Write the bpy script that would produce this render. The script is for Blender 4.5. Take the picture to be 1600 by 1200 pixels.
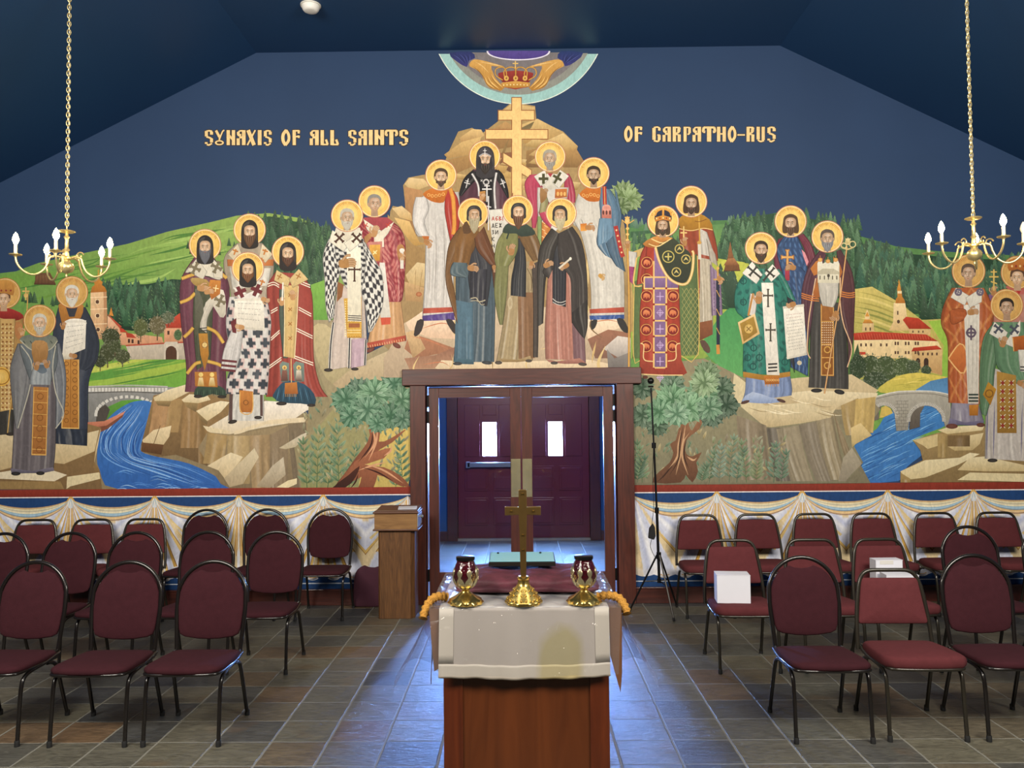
import bpy, bmesh, math, random
from mathutils import Vector, Matrix
from mathutils.geometry import tessellate_polygon
PI = math.pi
sin, cos = math.sin, math.cos
random.seed(7)
for o in list(bpy.data.objects): bpy.data.objects.remove(o)
S = bpy.context.scene
C = S.collection
# ---------------------------------------------------------------- camera
F = 1250.0                      # focal length in pixels of a 1600 px wide frame
CAM = Vector((0.0, -7.88, 1.86))
_yaw, _pit, _rol = math.atan(13/F), math.atan(45/F), math.radians(0.52)
fw = Vector((-sin(_yaw)*cos(_pit), cos(_yaw)*cos(_pit), sin(_pit))).normalized()
r0 = fw.cross(Vector((0,0,1))).normalized(); u0 = r0.cross(fw).normalized()
rt = (r0*cos(_rol) - u0*sin(_rol)).normalized(); up = (u0*cos(_rol) + r0*sin(_rol)).normalized()
cd = bpy.data.cameras.new('camera'); cam = bpy.data.objects.new('camera', cd); C.objects.link(cam)
cd.sensor_width = 36; cd.lens = 36*F/1600; cd.clip_start = .05; cd.clip_end = 100
M = Matrix.Identity(4)
for i in range(3):
    M[i][0] = rt[i]; M[i][1] = up[i]; M[i][2] = -fw[i]; M[i][3] = CAM[i]
cam.matrix_world = M
S.camera = cam
def ray(px, py): return fw*F + rt*(px-800) + up*(600-py)
def atY(px, py, Y=0.0):
    d = ray(px, py); t = (Y-CAM.y)/d.y; return CAM + d*t
def atZ(px, py, Z=0.0):
    d = ray(px, py); t = (Z-CAM.z)/d.z; return CAM + d*t
# ---------------------------------------------------------------- world, light, exposure
W = bpy.data.worlds.new('world'); S.world = W; W.use_nodes = True
W.node_tree.nodes['Background'].inputs[0].default_value = (.62, .74, 1, 1)
W.node_tree.nodes['Background'].inputs[1].default_value = 0.5
S.view_settings.view_transform = 'Standard'; S.view_settings.look = 'None'
S.view_settings.gamma = 1; S.view_settings.exposure = 0.0
try: S.view_settings.use_curve_mapping = False
except Exception: pass
S.cycles.max_bounces = 8; S.cycles.transparent_max_bounces = 16
S.cycles.sample_clamp_indirect = 6
S.cycles.caustics_reflective = False; S.cycles.caustics_refractive = False
def area(name, loc, target, sx, sy, power, col):
    l = bpy.data.lights.new(name, 'AREA'); l.shape = 'RECTANGLE'; l.size = sx; l.size_y = sy
    l.energy = power; l.color = col
    o = bpy.data.objects.new(name, l); C.objects.link(o); o.location = loc
    o.rotation_euler = (Vector(target)-Vector(loc)).to_track_quat('-Z', 'Y').to_euler()
    return o
# unseen fill lamps added high in the nave to brighten wall and floor
area('nave_light', (-3.0, -6.6, 4.0), (-2.6, 0, 2.2), 2.6, 1.2, 375, (1, .93, .82))
area('nave_light', (3.0, -6.6, 4.0), (2.6, 0, 2.2), 2.6, 1.2, 375, (1, .93, .82))
area('nave_light', (0, -5.2, 5.2), (0, -2.0, 0.0), 3.5, 1.6, 40, (1, .93, .84))
# ---------------------------------------------------------------- colour and materials
def lin(c):
    c /= 255.0
    return c/12.92 if c <= .04045 else ((c+.055)/1.055)**2.4
def hx(h):
    if not isinstance(h, str): return h
    return (lin(int(h[0:2],16)), lin(int(h[2:4],16)), lin(int(h[4:6],16)))
def newmat(name):
    m = bpy.data.materials.new(name); m.use_nodes = True
    return m, m.node_tree, m.node_tree.nodes['Principled BSDF']
def mat(name, col, rough=.5, metal=0.0, var=.12, scale=8.0, bump=0.0, bscale=60.0, stretch=(1,1,1), spec=.5, coat=0.0):
    m, t, b = newmat(name)
    n = t.nodes; L = t.links.new
    tc = n.new('ShaderNodeTexCoord'); mp = n.new('ShaderNodeMapping'); mp.inputs['Scale'].default_value = stretch
    L(tc.outputs['Object'], mp.inputs['Vector'])
    nz = n.new('ShaderNodeTexNoise'); nz.inputs['Scale'].default_value = scale; nz.inputs['Detail'].default_value = 5
    L(mp.outputs[0], nz.inputs['Vector'])
    mr = n.new('ShaderNodeMapRange'); mr.inputs[3].default_value = 1-var; mr.inputs[4].default_value = 1+var
    mr.inputs[1].default_value = .25; mr.inputs[2].default_value = .75
    L(nz.outputs[0], mr.inputs[0])
    mx = n.new('ShaderNodeMix'); mx.data_type = 'RGBA'; mx.blend_type = 'MULTIPLY'; mx.inputs[0].default_value = 1
    mx.inputs[6].default_value = (*hx(col), 1)
    L(mr.outputs[0], mx.inputs[7]); L(mx.outputs[2], b.inputs['Base Color'])
    b.inputs['Roughness'].default_value = rough; b.inputs['Metallic'].default_value = metal
    b.inputs['Specular IOR Level'].default_value = spec
    if coat: b.inputs['Coat Weight'].default_value = coat; b.inputs['Coat Roughness'].default_value = .08
    if bump:
        n2 = n.new('ShaderNodeTexNoise'); n2.inputs['Scale'].default_value = bscale; n2.inputs['Detail'].default_value = 3
        L(mp.outputs[0], n2.inputs['Vector'])
        bp = n.new('ShaderNodeBump'); bp.inputs['Strength'].default_value = bump; bp.inputs['Distance'].default_value = .01
        L(n2.outputs[0], bp.inputs['Height']); L(bp.outputs[0], b.inputs['Normal'])
    return m
def wood(name, c1, c2, rough=.4, axis='Z', scale=6, coat=0.0, dist=3.0):
    m, t, b = newmat(name); n = t.nodes; L = t.links.new
    tc = n.new('ShaderNodeTexCoord'); mp = n.new('ShaderNodeMapping')
    mp.inputs['Scale'].default_value = {'Z': (1,1,.09), 'X': (.09,1,1), 'Y': (1,.09,1)}[axis]
    L(tc.outputs['Object'], mp.inputs['Vector'])
    wv = n.new('ShaderNodeTexNoise'); wv.inputs['Scale'].default_value = scale*4; wv.inputs['Detail'].default_value = 6; wv.inputs['Distortion'].default_value = dist
    L(mp.outputs[0], wv.inputs['Vector'])
    cr = n.new('ShaderNodeValToRGB'); e = cr.color_ramp.elements
    e[0].position = .3; e[0].color = (*hx(c1), 1); e[1].position = .7; e[1].color = (*hx(c2), 1)
    L(wv.outputs[0], cr.inputs[0]); L(cr.outputs[0], b.inputs['Base Color'])
    b.inputs['Roughness'].default_value = rough
    if coat: b.inputs['Coat Weight'].default_value = coat; b.inputs['Coat Roughness'].default_value = .1
    bp = n.new('ShaderNodeBump'); bp.inputs['Strength'].default_value = .15; bp.inputs['Distance'].default_value = .004
    L(wv.outputs[0], bp.inputs['Height']); L(bp.outputs[0], b.inputs['Normal'])
    return m
def emit(name, col, strength):
    m, t, b = newmat(name)
    b.inputs['Base Color'].default_value = (*hx(col), 1)
    b.inputs['Emission Color'].default_value = (*hx(col), 1); b.inputs['Emission Strength'].default_value = strength
    return m
def thin_glass(name, tint='ffffff', refl=.08, rough=.02, bump=0.0, bscale=8.0, haze=0.0, hazecol='ffffff'):
    m = bpy.data.materials.new(name); m.use_nodes = True; t = m.node_tree; n = t.nodes; L = t.links.new
    n.remove(n['Principled BSDF']); out = n['Material Output']
    tr = n.new('ShaderNodeBsdfTransparent'); tr.inputs[0].default_value = (*hx(tint), 1)
    gl = n.new('ShaderNodeBsdfGlossy'); gl.inputs['Roughness'].default_value = rough
    lw = n.new('ShaderNodeLayerWeight'); lw.inputs[0].default_value = .5
    fr = n.new('ShaderNodeMath'); fr.operation = 'POWER'; fr.inputs[1].default_value = 4.5; L(lw.outputs['Facing'], fr.inputs[0])
    ad = n.new('ShaderNodeMath'); ad.operation = 'ADD'; ad.inputs[1].default_value = refl; ad.use_clamp = True
    L(fr.outputs[0], ad.inputs[0]); mx = n.new('ShaderNodeMixShader')
    L(ad.outputs[0], mx.inputs[0]); L(tr.outputs[0], mx.inputs[1]); L(gl.outputs[0], mx.inputs[2])
    if bump:
        tc = n.new('ShaderNodeTexCoord'); nz = n.new('ShaderNodeTexNoise'); nz.inputs['Scale'].default_value = bscale; nz.inputs['Detail'].default_value = 4; nz.inputs['Distortion'].default_value = 1.5
        L(tc.outputs['Object'], nz.inputs['Vector'])
        bp = n.new('ShaderNodeBump'); bp.inputs['Strength'].default_value = bump; bp.inputs['Distance'].default_value = .02
        L(nz.outputs[0], bp.inputs['Height']); L(bp.outputs[0], gl.inputs['Normal'])
    last = mx
    if haze:
        df = n.new('ShaderNodeBsdfDiffuse'); df.inputs[0].default_value = (*hx(hazecol), 1)
        m2 = n.new('ShaderNodeMixShader'); m2.inputs[0].default_value = haze
        L(mx.outputs[0], m2.inputs[1]); L(df.outputs[0], m2.inputs[2]); last = m2
    L(last.outputs[0], out.inputs[0])
    return m
# ---------------------------------------------------------------- mesh helpers
class MB:
    def __init__(s): s.v = []; s.f = []; s.c = []
    def add(s, vs, fs):
        k = len(s.v); s.v += [tuple(v) for v in vs]; s.f += [tuple(i+k for i in f) for f in fs]; return s
    def box(s, x0, x1, y0, y1, z0, z1, mtx=None):
        vs = [Vector(p) for p in ((x0,y0,z0),(x1,y0,z0),(x1,y1,z0),(x0,y1,z0),(x0,y0,z1),(x1,y0,z1),(x1,y1,z1),(x0,y1,z1))]
        if mtx: vs = [mtx @ v for v in vs]
        return s.add(vs, [(0,3,2,1),(4,5,6,7),(0,1,5,4),(1,2,6,5),(2,3,7,6),(3,0,4,7)])
    def tube(s, path, r, seg=10, cap=True, closed=False, flat=1.0):
        P = [Vector(p) for p in path]; n = len(P); R = r if isinstance(r, (list, tuple)) else [r]*n
        prev = None; vs = []
        for i, p in enumerate(P):
            a = P[(i-1) % n] if (closed or i > 0) else P[i]; b = P[(i+1) % n] if (closed or i < n-1) else P[i]
            t = (b-a).normalized()
            if prev is None:
                ref = Vector((0,0,1)) if abs(t.z) < .9 else Vector((1,0,0)); nn = t.cross(ref).normalized()
            else: nn = (prev - t*prev.dot(t)).normalized()
            prev = nn; bb = t.cross(nn)
            for k in range(seg):
                an = 2*PI*k/seg; vs.append(p + nn*cos(an)*R[i] + bb*sin(an)*R[i]*flat)
        fs = []
        for i in range(n if closed else n-1):
            for k in range(seg):
                a = i*seg+k; b = i*seg+(k+1) % seg; j = (i+1) % n
                fs.append((a, b, j*seg+(k+1) % seg, j*seg+k))
        if cap and not closed:
            fs.append(tuple(reversed(range(seg)))); fs.append(tuple(range((n-1)*seg, n*seg)))
        return s.add(vs, fs)
    def lathe(s, prof, seg=32, c=(0,0,0), wob=None):
        vs = []; fs = []
        for i, (r, z) in enumerate(prof):
            for k in range(seg):
                a = 2*PI*k/seg; rr = r*(wob(a, z) if wob else 1)
                vs.append((c[0]+rr*cos(a), c[1]+rr*sin(a), c[2]+z))
        for i in range(len(prof)-1):
            for k in range(seg):
                k2 = (k+1) % seg; fs.append((i*seg+k, i*seg+k2, (i+1)*seg+k2, (i+1)*seg+k))
        n = len(prof); fs.append(tuple(reversed(range(seg)))); fs.append(tuple(range((n-1)*seg, n*seg)))
        return s.add(vs, fs)
    def prism(s, outline, d, mtx):   # outline in local xy, extruded along local z by d
        n = len(outline); vs = [mtx @ Vector((x, y, 0)) for x, y in outline] + [mtx @ Vector((x, y, d)) for x, y in outline]
        fs = [tuple(reversed(range(n))), tuple(range(n, 2*n))] + [(i, (i+1) % n, n+(i+1) % n, n+i) for i in range(n)]
        return s.add(vs, fs)
    def build(s, name, m, parent=None, smooth=False, bev=0.0, sub=0, loc=None, solid=0.0):
        me = bpy.data.meshes.new(name); me.from_pydata(s.v, [], s.f); me.update()
        bm = bmesh.new(); bm.from_mesh(me); bmesh.ops.recalc_face_normals(bm, faces=bm.faces); bm.to_mesh(me); bm.free()
        if smooth:
            for p in me.polygons: p.use_smooth = True
            me.set_sharp_from_angle(angle=math.radians(38 if smooth is True else smooth))
        if isinstance(m, (list, tuple)):
            for q in m: me.materials.append(q)
        else: me.materials.append(m)
        o = bpy.data.objects.new(name, me); C.objects.link(o)
        if parent: o.parent = parent
        if loc: o.location = loc
        if bev:
            b = o.modifiers.new('bevel', 'BEVEL'); b.width = bev; b.segments = 2; b.limit_method = 'ANGLE'
        if solid:
            b = o.modifiers.new('solid', 'SOLIDIFY'); b.thickness = solid
        if sub:
            b = o.modifiers.new('sub', 'SUBSURF'); b.levels = sub; b.render_levels = sub
        return o
def tag(o, label, cat, group=None):
    o['label'] = label; o['category'] = cat
    if group: o['group'] = group
    return o
def thing(name, label, cat, loc=(0,0,0), rz=0, group=None):
    o = bpy.data.objects.new(name, None); C.objects.link(o); o.location = loc; o.rotation_euler = (0,0,rz)
    o.empty_display_size = .1
    return tag(o, label, cat, group)
def copy_tree(o, parent=None):
    c = o.copy(); C.objects.link(c)
    if parent: c.parent = parent
    for ch in [q for q in bpy.data.objects if q.parent == o and q.name in C.objects]: copy_tree(ch, c)
    return c
def struct(o): o['kind'] = 'structure'; return o
def cr(pts, n=6, closed=False):
    P = [Vector(p) for p in pts]; m = len(P); out = []
    if m < 3: return P
    for i in range(m if closed else m-1):
        if closed: a, b, c, d = P[(i-1) % m], P[i], P[(i+1) % m], P[(i+2) % m]
        else: a, b, c, d = P[max(i-1,0)], P[i], P[i+1], P[min(i+2,m-1)]
        for k in range(n):
            t = k/n
            out.append(.5*((2*b) + (c-a)*t + (2*a-5*b+4*c-d)*t*t + (3*b-a-3*c+d)*t*t*t))
    if not closed: out.append(P[-1])
    return out
# ================================================================ the room
DX0, DX1, DTOP = -.935, .94, 2.135          # door opening in the mural wall
ZC, XC, SL = 5.495, 2.62, .50                # flat ceiling height, its half width, slope of its sides
XW = 6.4; YB = -17.0
M_navy = mat('navy_wall_paint', '293f60', .6, var=.06, scale=1.2, spec=.25)
M_ceil = mat('navy_ceiling_paint', '1d3f66', .45, var=.05, scale=1.0, spec=.4)
M_nblue = mat('blue_vestibule_paint', '1f4f7a', .5, var=.06, scale=2)
M_wooddk = wood('dark_red_stained_wood', '3c1811', '5a281b', .42, 'Z', 3, coat=.2)
M_wooddkx = wood('dark_red_stained_wood_across', '3c1813', '57281e', .42, 'X', 3, coat=.2)
M_door = mat('dark_red_door_paint', '641a20', .4, var=.1, scale=3, coat=.2)
def floor_mat():
    m, t, b = newmat('slate_tiles'); n = t.nodes; L = t.links.new
    T = .325; TY = .311
    tc = n.new('ShaderNodeTexCoord'); sep = n.new('ShaderNodeSeparateXYZ'); L(tc.outputs['Object'], sep.inputs[0])
    wob = n.new('ShaderNodeTexNoise'); wob.inputs['Scale'].default_value = 9; wob.inputs['Detail'].default_value = 3
    L(tc.outputs['Object'], wob.inputs['Vector'])
    def ma(op, a, bb=None, cc=None, clamp=False):
        q = n.new('ShaderNodeMath'); q.operation = op; q.use_clamp = clamp
        for i, v in enumerate((a, bb, cc)):
            if v is None: continue
            if isinstance(v, (int, float)): q.inputs[i].default_value = v
            else: L(v, q.inputs[i])
        return q.outputs[0]
    w = ma('MULTIPLY', ma('SUBTRACT', wob.outputs[0], .5), .035)
    ux = ma('DIVIDE', ma('ADD', sep.outputs[0], 20*T+1.11), T); uy = ma('DIVIDE', ma('ADD', sep.outputs[1], 80*TY+3.274), TY)
    uxw = ma('ADD', ux, w); uyw = ma('ADD', uy, w)
    fx = ma('FRACT', uxw); fy = ma('FRACT', uyw)
    cx = ma('FLOOR', uxw); cy = ma('FLOOR', uyw)
    ex = ma('MINIMUM', fx, ma('SUBTRACT', 1, fx)); ey = ma('MINIMUM', fy, ma('SUBTRACT', 1, fy))
    gx = n.new('ShaderNodeMapRange'); gx.inputs[1].default_value = .014; gx.inputs[2].default_value = .026; L(ex, gx.inputs[0])
    gy = n.new('ShaderNodeMapRange'); gy.inputs[1].default_value = .009; gy.inputs[2].default_value = .020; L(ey, gy.inputs[0])
    tile = ma('MULTIPLY', gx.outputs[0], gy.outputs[0])      # 1 on stone, 0 in grout
    cv = n.new('ShaderNodeCombineXYZ'); L(cx, cv.inputs[0]); L(cy, cv.inputs[1])
    wn = n.new('ShaderNodeTexWhiteNoise'); wn.noise_dimensions = '2D'; L(cv.outputs[0], wn.inputs['Vector'])
    rp = n.new('ShaderNodeValToRGB'); rp.color_ramp.interpolation = 'LINEAR'; e = rp.color_ramp.elements
    e[0].position = 0; e[0].color = (*hx('3c4044'), 1); e[1].position = 1; e[1].color = (*hx('69543f'), 1)
    for p, c in ((.10,'494a48'),(.25,'5e5c52'),(.5,'676353'),(.65,'5b5c54'),(.8,'655e4e'),(.93,'665b49')):
        q = e.new(p); q.color = (*hx(c), 1)
    L(wn.outputs['Value'], rp.inputs[0])
    # cleft variation inside each tile, shifted per tile
    off = n.new('ShaderNodeVectorMath'); off.operation = 'MULTIPLY_ADD'; L(wn.outputs['Color'], off.inputs[0]); off.inputs[1].default_value = (7,7,7); L(tc.outputs['Object'], off.inputs[2])
    st = n.new('ShaderNodeMapping'); st.inputs['Scale'].default_value = (1, 3.2, 1); L(off.outputs[0], st.inputs['Vector'])
    n1 = n.new('ShaderNodeTexNoise'); n1.inputs['Scale'].default_value = 6.5; n1.inputs['Detail'].default_value = 8; n1.inputs['Roughness'].default_value = .68; n1.inputs['Distortion'].default_value = 2.2
    L(st.outputs[0], n1.inputs['Vector'])
    r2 = n.new('ShaderNodeMapRange'); r2.inputs[1].default_value = .3; r2.inputs[2].default_value = .72; r2.inputs[3].default_value = .45; r2.inputs[4].default_value = 1.38; L(n1.outputs[0], r2.inputs[0])
    mx = n.new('ShaderNodeMix'); mx.data_type = 'RGBA'; mx.blend_type = 'MULTIPLY'; mx.inputs[0].default_value = 1
    L(rp.outputs[0], mx.inputs[6]); L(r2.outputs[0], mx.inputs[7])
    rust = n.new('ShaderNodeTexNoise'); rust.inputs['Scale'].default_value = 2.2; rust.inputs['Detail'].default_value = 3; L(off.outputs[0], rust.inputs['Vector'])
    rr = n.new('ShaderNodeMapRange'); rr.inputs[1].default_value = .62; rr.inputs[2].default_value = .75; rr.inputs[4].default_value = .6; L(rust.outputs[0], rr.inputs[0])
    mr = n.new('ShaderNodeMix'); mr.data_type = 'RGBA'; L(rr.outputs[0], mr.inputs[0]); L(mx.outputs[2], mr.inputs[6]); mr.inputs[7].default_value = (*hx('6a5236'), 1)
    mg = n.new('ShaderNodeMix'); mg.data_type = 'RGBA'; L(tile, mg.inputs[0]); mg.inputs[6].default_value = (*hx('7c7a70'), 1); L(mr.outputs[2], mg.inputs[7])
    L(mg.outputs[2], b.inputs['Base Color'])
    ro = n.new('ShaderNodeMapRange'); ro.inputs[3].default_value = .75; ro.inputs[4].default_value = .36; L(tile, ro.inputs[0]); L(ro.outputs[0], b.inputs['Roughness'])
    hh = ma('ADD', ma('MULTIPLY', tile, .35), ma('MULTIPLY', n1.outputs[0], .55))
    bp = n.new('ShaderNodeBump'); bp.inputs['Strength'].default_value = .8; bp.inputs['Distance'].default_value = .014; L(hh, bp.inputs['Height']); L(bp.outputs[0], b.inputs['Normal'])
    b.inputs['Specular IOR Level'].default_value = .6
    return m
M_floor = floor_mat()
fl = MB().box(-XW, XW, YB, 4.4, -.2, 0).build('floor', M_floor); struct(fl)
def ceil_z(x): return ZC - max(0, abs(x)-XC)*SL
w = MB()     # mural wall with the door opening, one outline extruded
out = [(-XW,0),(DX0,0),(DX0,DTOP),(DX1,DTOP),(DX1,0),(XW,0),(XW,ceil_z(XW)),(XC,ZC),(-XC,ZC),(-XW,ceil_z(XW))]
w.prism(out, .22, Matrix(((1,0,0,0),(0,0,1,0),(0,1,0,0),(0,0,0,1))))
struct(w.build('wall_back', M_navy))
# ceiling: flat middle and sloped sides
c = MB(); prof = [(-XW-.2,ceil_z(XW+.2)),(-XC,ZC),(XC,ZC),(XW+.2,ceil_z(XW+.2))]
prof = prof + [(x, z+.15) for x, z in reversed(prof)]
c.prism(prof, -YB+.22, Matrix(((1,0,0,0),(0,0,1,YB),(0,1,0,0),(0,0,0,1))))
struct(c.build('ceiling', M_ceil))
for sx, nm in ((-1,'wall_left'), (1,'wall_right')):
    a, b_ = (sx*XW, sx*(XW+.2)); struct(MB().box(min(a,b_), max(a,b_), YB, .22, 0, ceil_z(XW)).build(nm, M_navy))
struct(MB().box(-XW, XW, YB-.2, YB, 0, ZC).build('wall_front', mat('warm_nave_paint', '8a7a62', .7)))
# baseboards
for nm, a, b_ in (('baseboard_left', -XW, -1.085), ('baseboard_right', 1.105, XW)):
    q = MB().box(a, b_, -.03, 0, 0, .15); q.box(a, b_, -.036, 0, .138, .155)
    struct(q.build(nm, M_wooddkx, bev=.004))
# smoke detector
sd = thing('smoke_detector', 'small round white smoke detector on the dark blue ceiling', 'smoke detector', (-1.83, -.92, ZC))
MB().lathe([(.045,-.06),(.06,-.055),(.072,-.04),(.078,-.02),(.08,-.018),(.08,0)], 32).build('detector_body', mat('white_plastic', 'e8e6e0', .4), sd, smooth=True)
MB().lathe([(.088,-.012),(.09,-.008),(.09,0)], 32).build('mounting_ring', mat('offwhite_plastic', 'cfccc2', .5), sd, smooth=True)
# ---- vestibule beyond the glass doors
vl = area('vestibule_ceiling_light', (0, 1.2, 2.68), (0, 3.8, .9), 1.6, .5, 90, (1, .84, .72))  # added fill lamp, brightens the vestibule and its red doors
VY = 3.85; VX = 2.3; VZ = 2.75
struct(MB().box(-VX-.2, -VX, .22, VY+.2, 0, VZ).build('wall_vestibule_left', M_nblue))
struct(MB().box(VX, VX+.2, .22, VY+.2, 0, VZ).build('wall_vestibule_right', M_nblue))
struct(MB().box(-VX-.2, VX+.2, .22, VY+.2, VZ, VZ+.1).build('ceiling_vestibule', M_nblue))
v = MB()
v.prism([(-VX,0),(-.93,0),(-.93,2.1),(1.0,2.1),(1.0,0),(VX,0),(VX,VZ),(-VX,VZ)], .2, Matrix(((1,0,0,0),(0,0,1,VY),(0,1,0,0),(0,0,0,1))))
struct(v.build('wall_vestibule_back', M_nblue))
q = MB().box(-VX, -1.08, VY-.03, VY, 0, .14); struct(q.build('baseboard_vestibule_left', M_wooddkx))
q = MB().box(1.15, VX, VY-.03, VY, 0, .14); struct(q.build('baseboard_vestibule_right', M_wooddkx))
tr = MB().box(-1.08, -.93, VY-.04, VY+.1, 0, 2.1).box(1.0, 1.15, VY-.04, VY+.1, 0, 2.1).box(-1.15, 1.22, VY-.045, VY+.1, 2.1, 2.26)
struct(tr.build('trim_outer_door', M_wooddk, bev=.004))
struct(MB().box(-.93, 1.0, VY-.02, VY+.16, 0, .03).build('trim_outer_threshold', mat('worn_threshold', '9a917c', .5)))
M_day = emit('daylight_behind_pane', '84b0ff', 1300)
M_bar = mat('grey_steel', '9a9c98', .35, .8)
for k, (x0, x1) in enumerate(((-.925, .033), (.039, .995))):
    d = thing('outer_door', 'dark red panelled door with narrow bright window, ' + ('left leaf with grey push bar' if k == 0 else 'right leaf without push bar'), 'door', ((x0+x1)/2, VY+.06, 0), 0, 'outer vestibule doors')
    hw = (x1-x0)/2; wx = -.014 if k == 0 else -.01
    b = MB(); zz = [(.02, 1.23), (1.72, 2.09)]
    b.box(-hw, hw, -.025, .025, .035, 1.23); b.box(-hw, hw, -.025, .025, 1.72, 2.09)
    b.box(-hw, wx-.1, -.025, .025, 1.23, 1.72); b.box(wx+.1, hw, -.025, .025, 1.23, 1.72)
    b.build('door_slab', M_door, d)
    b = MB()
    for (pz0, pz1) in ((.22, .62), (.72, 1.08)):
        for px0, px1 in ((-hw+.1, -.04), (.04, hw-.1)):
            b.box(px0, px1, -.037, -.025, pz0, pz1); b.box(px0+.03, px1-.03, -.045, -.037, pz0+.03, pz1-.03)
    for px0, px1 in ((-hw+.1, wx-.14), (wx+.14, hw-.1)): b.box(px0, px1, -.037, -.025, 1.22, 1.98)
    b.box(wx-.1, wx+.1, -.037, -.025, 1.83, 1.98)
    b.build('raised_panel', M_door, d, bev=.006)
    MB().box(wx-.1, wx+.1, .0, .01, 1.23, 1.72).build('window_pane', M_day, d)
    if k == 0:
        b = MB(); b.box(-.34, .42, -.1, -.06, 1.07, 1.14); b.box(-.36, -.3, -.1, -.025, 1.06, 1.15); b.box(.38, .44, -.1, -.025, 1.06, 1.15)
        b.build('push_bar', M_bar, d, bev=.006)
# ---- glass double doors and their casing
fr = MB().box(-1.085, DX0, -.045, .03, 0, DTOP).box(DX1, 1.105, -.045, .03, 0, DTOP)
fr.box(DX0, DX0+.012, .03, .22, 0, DTOP).box(DX1-.012, DX1, .03, .22, 0, DTOP).box(DX0, DX1, .03, .22, DTOP-.01, DTOP)
struct(fr.build('trim_door_casing', M_wooddk, bev=.004))
struct(MB().box(-1.16, 1.185, -.06, .03, DTOP, 2.295).build('trim_door_header', M_wooddkx, bev=.006))
M_brass = mat('polished_brass', 'e2c06c', .26, 1.0, var=.1, scale=5, bump=.15, bscale=14)
M_plate = mat('dull_brass_plate', 'cfc49a', .25, .8, var=.15, scale=9, bump=.35, bscale=10)
M_pane = thin_glass('door_glass', 'e6ecf2', .03, .02, .0)
M_blk = mat('black_iron', '141312', .4, .5)
for k, (x0, x1) in enumerate(((DX0+.026, .0), (.008, DX1-.026))):
    d = thing('glass_door', 'tall glazed wooden door with brass push plate, ' + ('left leaf beside the wooden lectern' if k == 0 else 'right leaf beside the tripod stand'), 'door', ((x0+x1)/2, .06, 0), 0, 'glazed nave doors')
    hw = (x1-x0)/2; zt = DTOP-.022; so, sm = .098, .105
    l_, r_ = (so, sm) if k == 0 else (sm, so)
    b = MB().box(-hw, -hw+l_, -.022, .022, .02, zt).box(hw-r_, hw, -.022, .022, .02, zt)
    b.build('stile', M_wooddk, d, bev=.003)
    b = MB().box(-hw+l_, hw-r_, -.022, .022, zt-.1, zt).box(-hw+l_, hw-r_, -.022, .022, .02, .30)
    b.build('rail', M_wooddkx, d, bev=.003)
    MB().box(-hw+l_-.005, hw-r_+.005, -.004, .004, .295, zt-.095).build('glass_pane', M_pane, d)
    px = hw-r_/2 if k == 0 else -hw+l_/2
    MB().box(px-.047, px+.047, -.026, -.022, 1.03, 1.405).build('push_plate', M_plate, d, bev=.001)
    hxx = -hw-.012 if k == 0 else hw+.012
    for hz in (.27, 1.82, 1.98):
        MB().box(hxx-.012, hxx+.012, -.03, .02, hz-.06, hz+.06).build('hinge', M_blk, d, bev=.003)
# ================================================================ stacking chairs
M_fabR = mat('burgundy_weave', '38191f', .95, var=.10, scale=30, bump=.3, bscale=420, spec=.15)
M_fabT = mat('rose_burgundy_weave', '582a2d', .95, var=.08, scale=30, bump=.3, bscale=420, spec=.15)
M_frame = mat('black_lacquered_tube', '1a1614', .28, .3, var=.1, coat=.4)
M_framT = mat('bronze_lacquered_tube', '2e2a22', .33, .4, var=.1, coat=.3)
M_rub = mat('black_rubber', '101010', .8)
def pad(outline, th, crown, m, name, parent, mtx, rings=5):
    """upholstered pad: an outline inset towards a puffed middle, on both faces"""
    n = len(outline); cx = sum(p[0] for p in outline)/n; cy = sum(p[1] for p in outline)/n
    b = MB(); vs = []; prof = []
    for k in range(rings+1):       # back half
        a = k/rings*PI/2; prof.append((1-(1-sin(a))*.035*2, -th/2*cos(a)))
    prof = [(.0, -th/2-crown*.3), (.5, -th/2-crown*.25), (.85, -th/2-crown*.1)] + [(p, z) for p, z in prof[1:]] + [(p, -z) for p, z in reversed(prof[1:-1])] + [(.85, th/2+crown*.45), (.5, th/2+crown), (.0, th/2+crown*1.1)]
    for s_, z in prof:
        for (x, y) in outline: vs.append(mtx @ Vector((cx+(x-cx)*max(s_, .002), cy+(y-cy)*max(s_, .002), z)))
    fs = []
    for i in range(len(prof)-1):
        for k in range(n):
            k2 = (k+1) % n; fs.append((i*n+k, i*n+k2, (i+1)*n+k2, (i+1)*n+k))
    b.add(vs, fs); return b.build(name, m, parent, smooth=70)
def rrect(w0, w1, h, r, n=6):      # rounded trapezoid; w0 bottom width, w1 top width, y from 0 to h
    P = [(-w0/2,0),(w0/2,0),(w1/2,h),(-w1/2,h)]; out = []
    for i in range(4):
        p = Vector(P[i]); a = (Vector(P[i-1])-p).normalized(); c = (Vector(P[(i+1) % 4])-p).normalized()
        s0 = p+a*r; s1 = p+c*r
        for k in range(n+1):
            t = k/n; out.append(tuple(s0*(1-t)**2 + p*2*t*(1-t) + s1*t*t))
    return out
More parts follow.
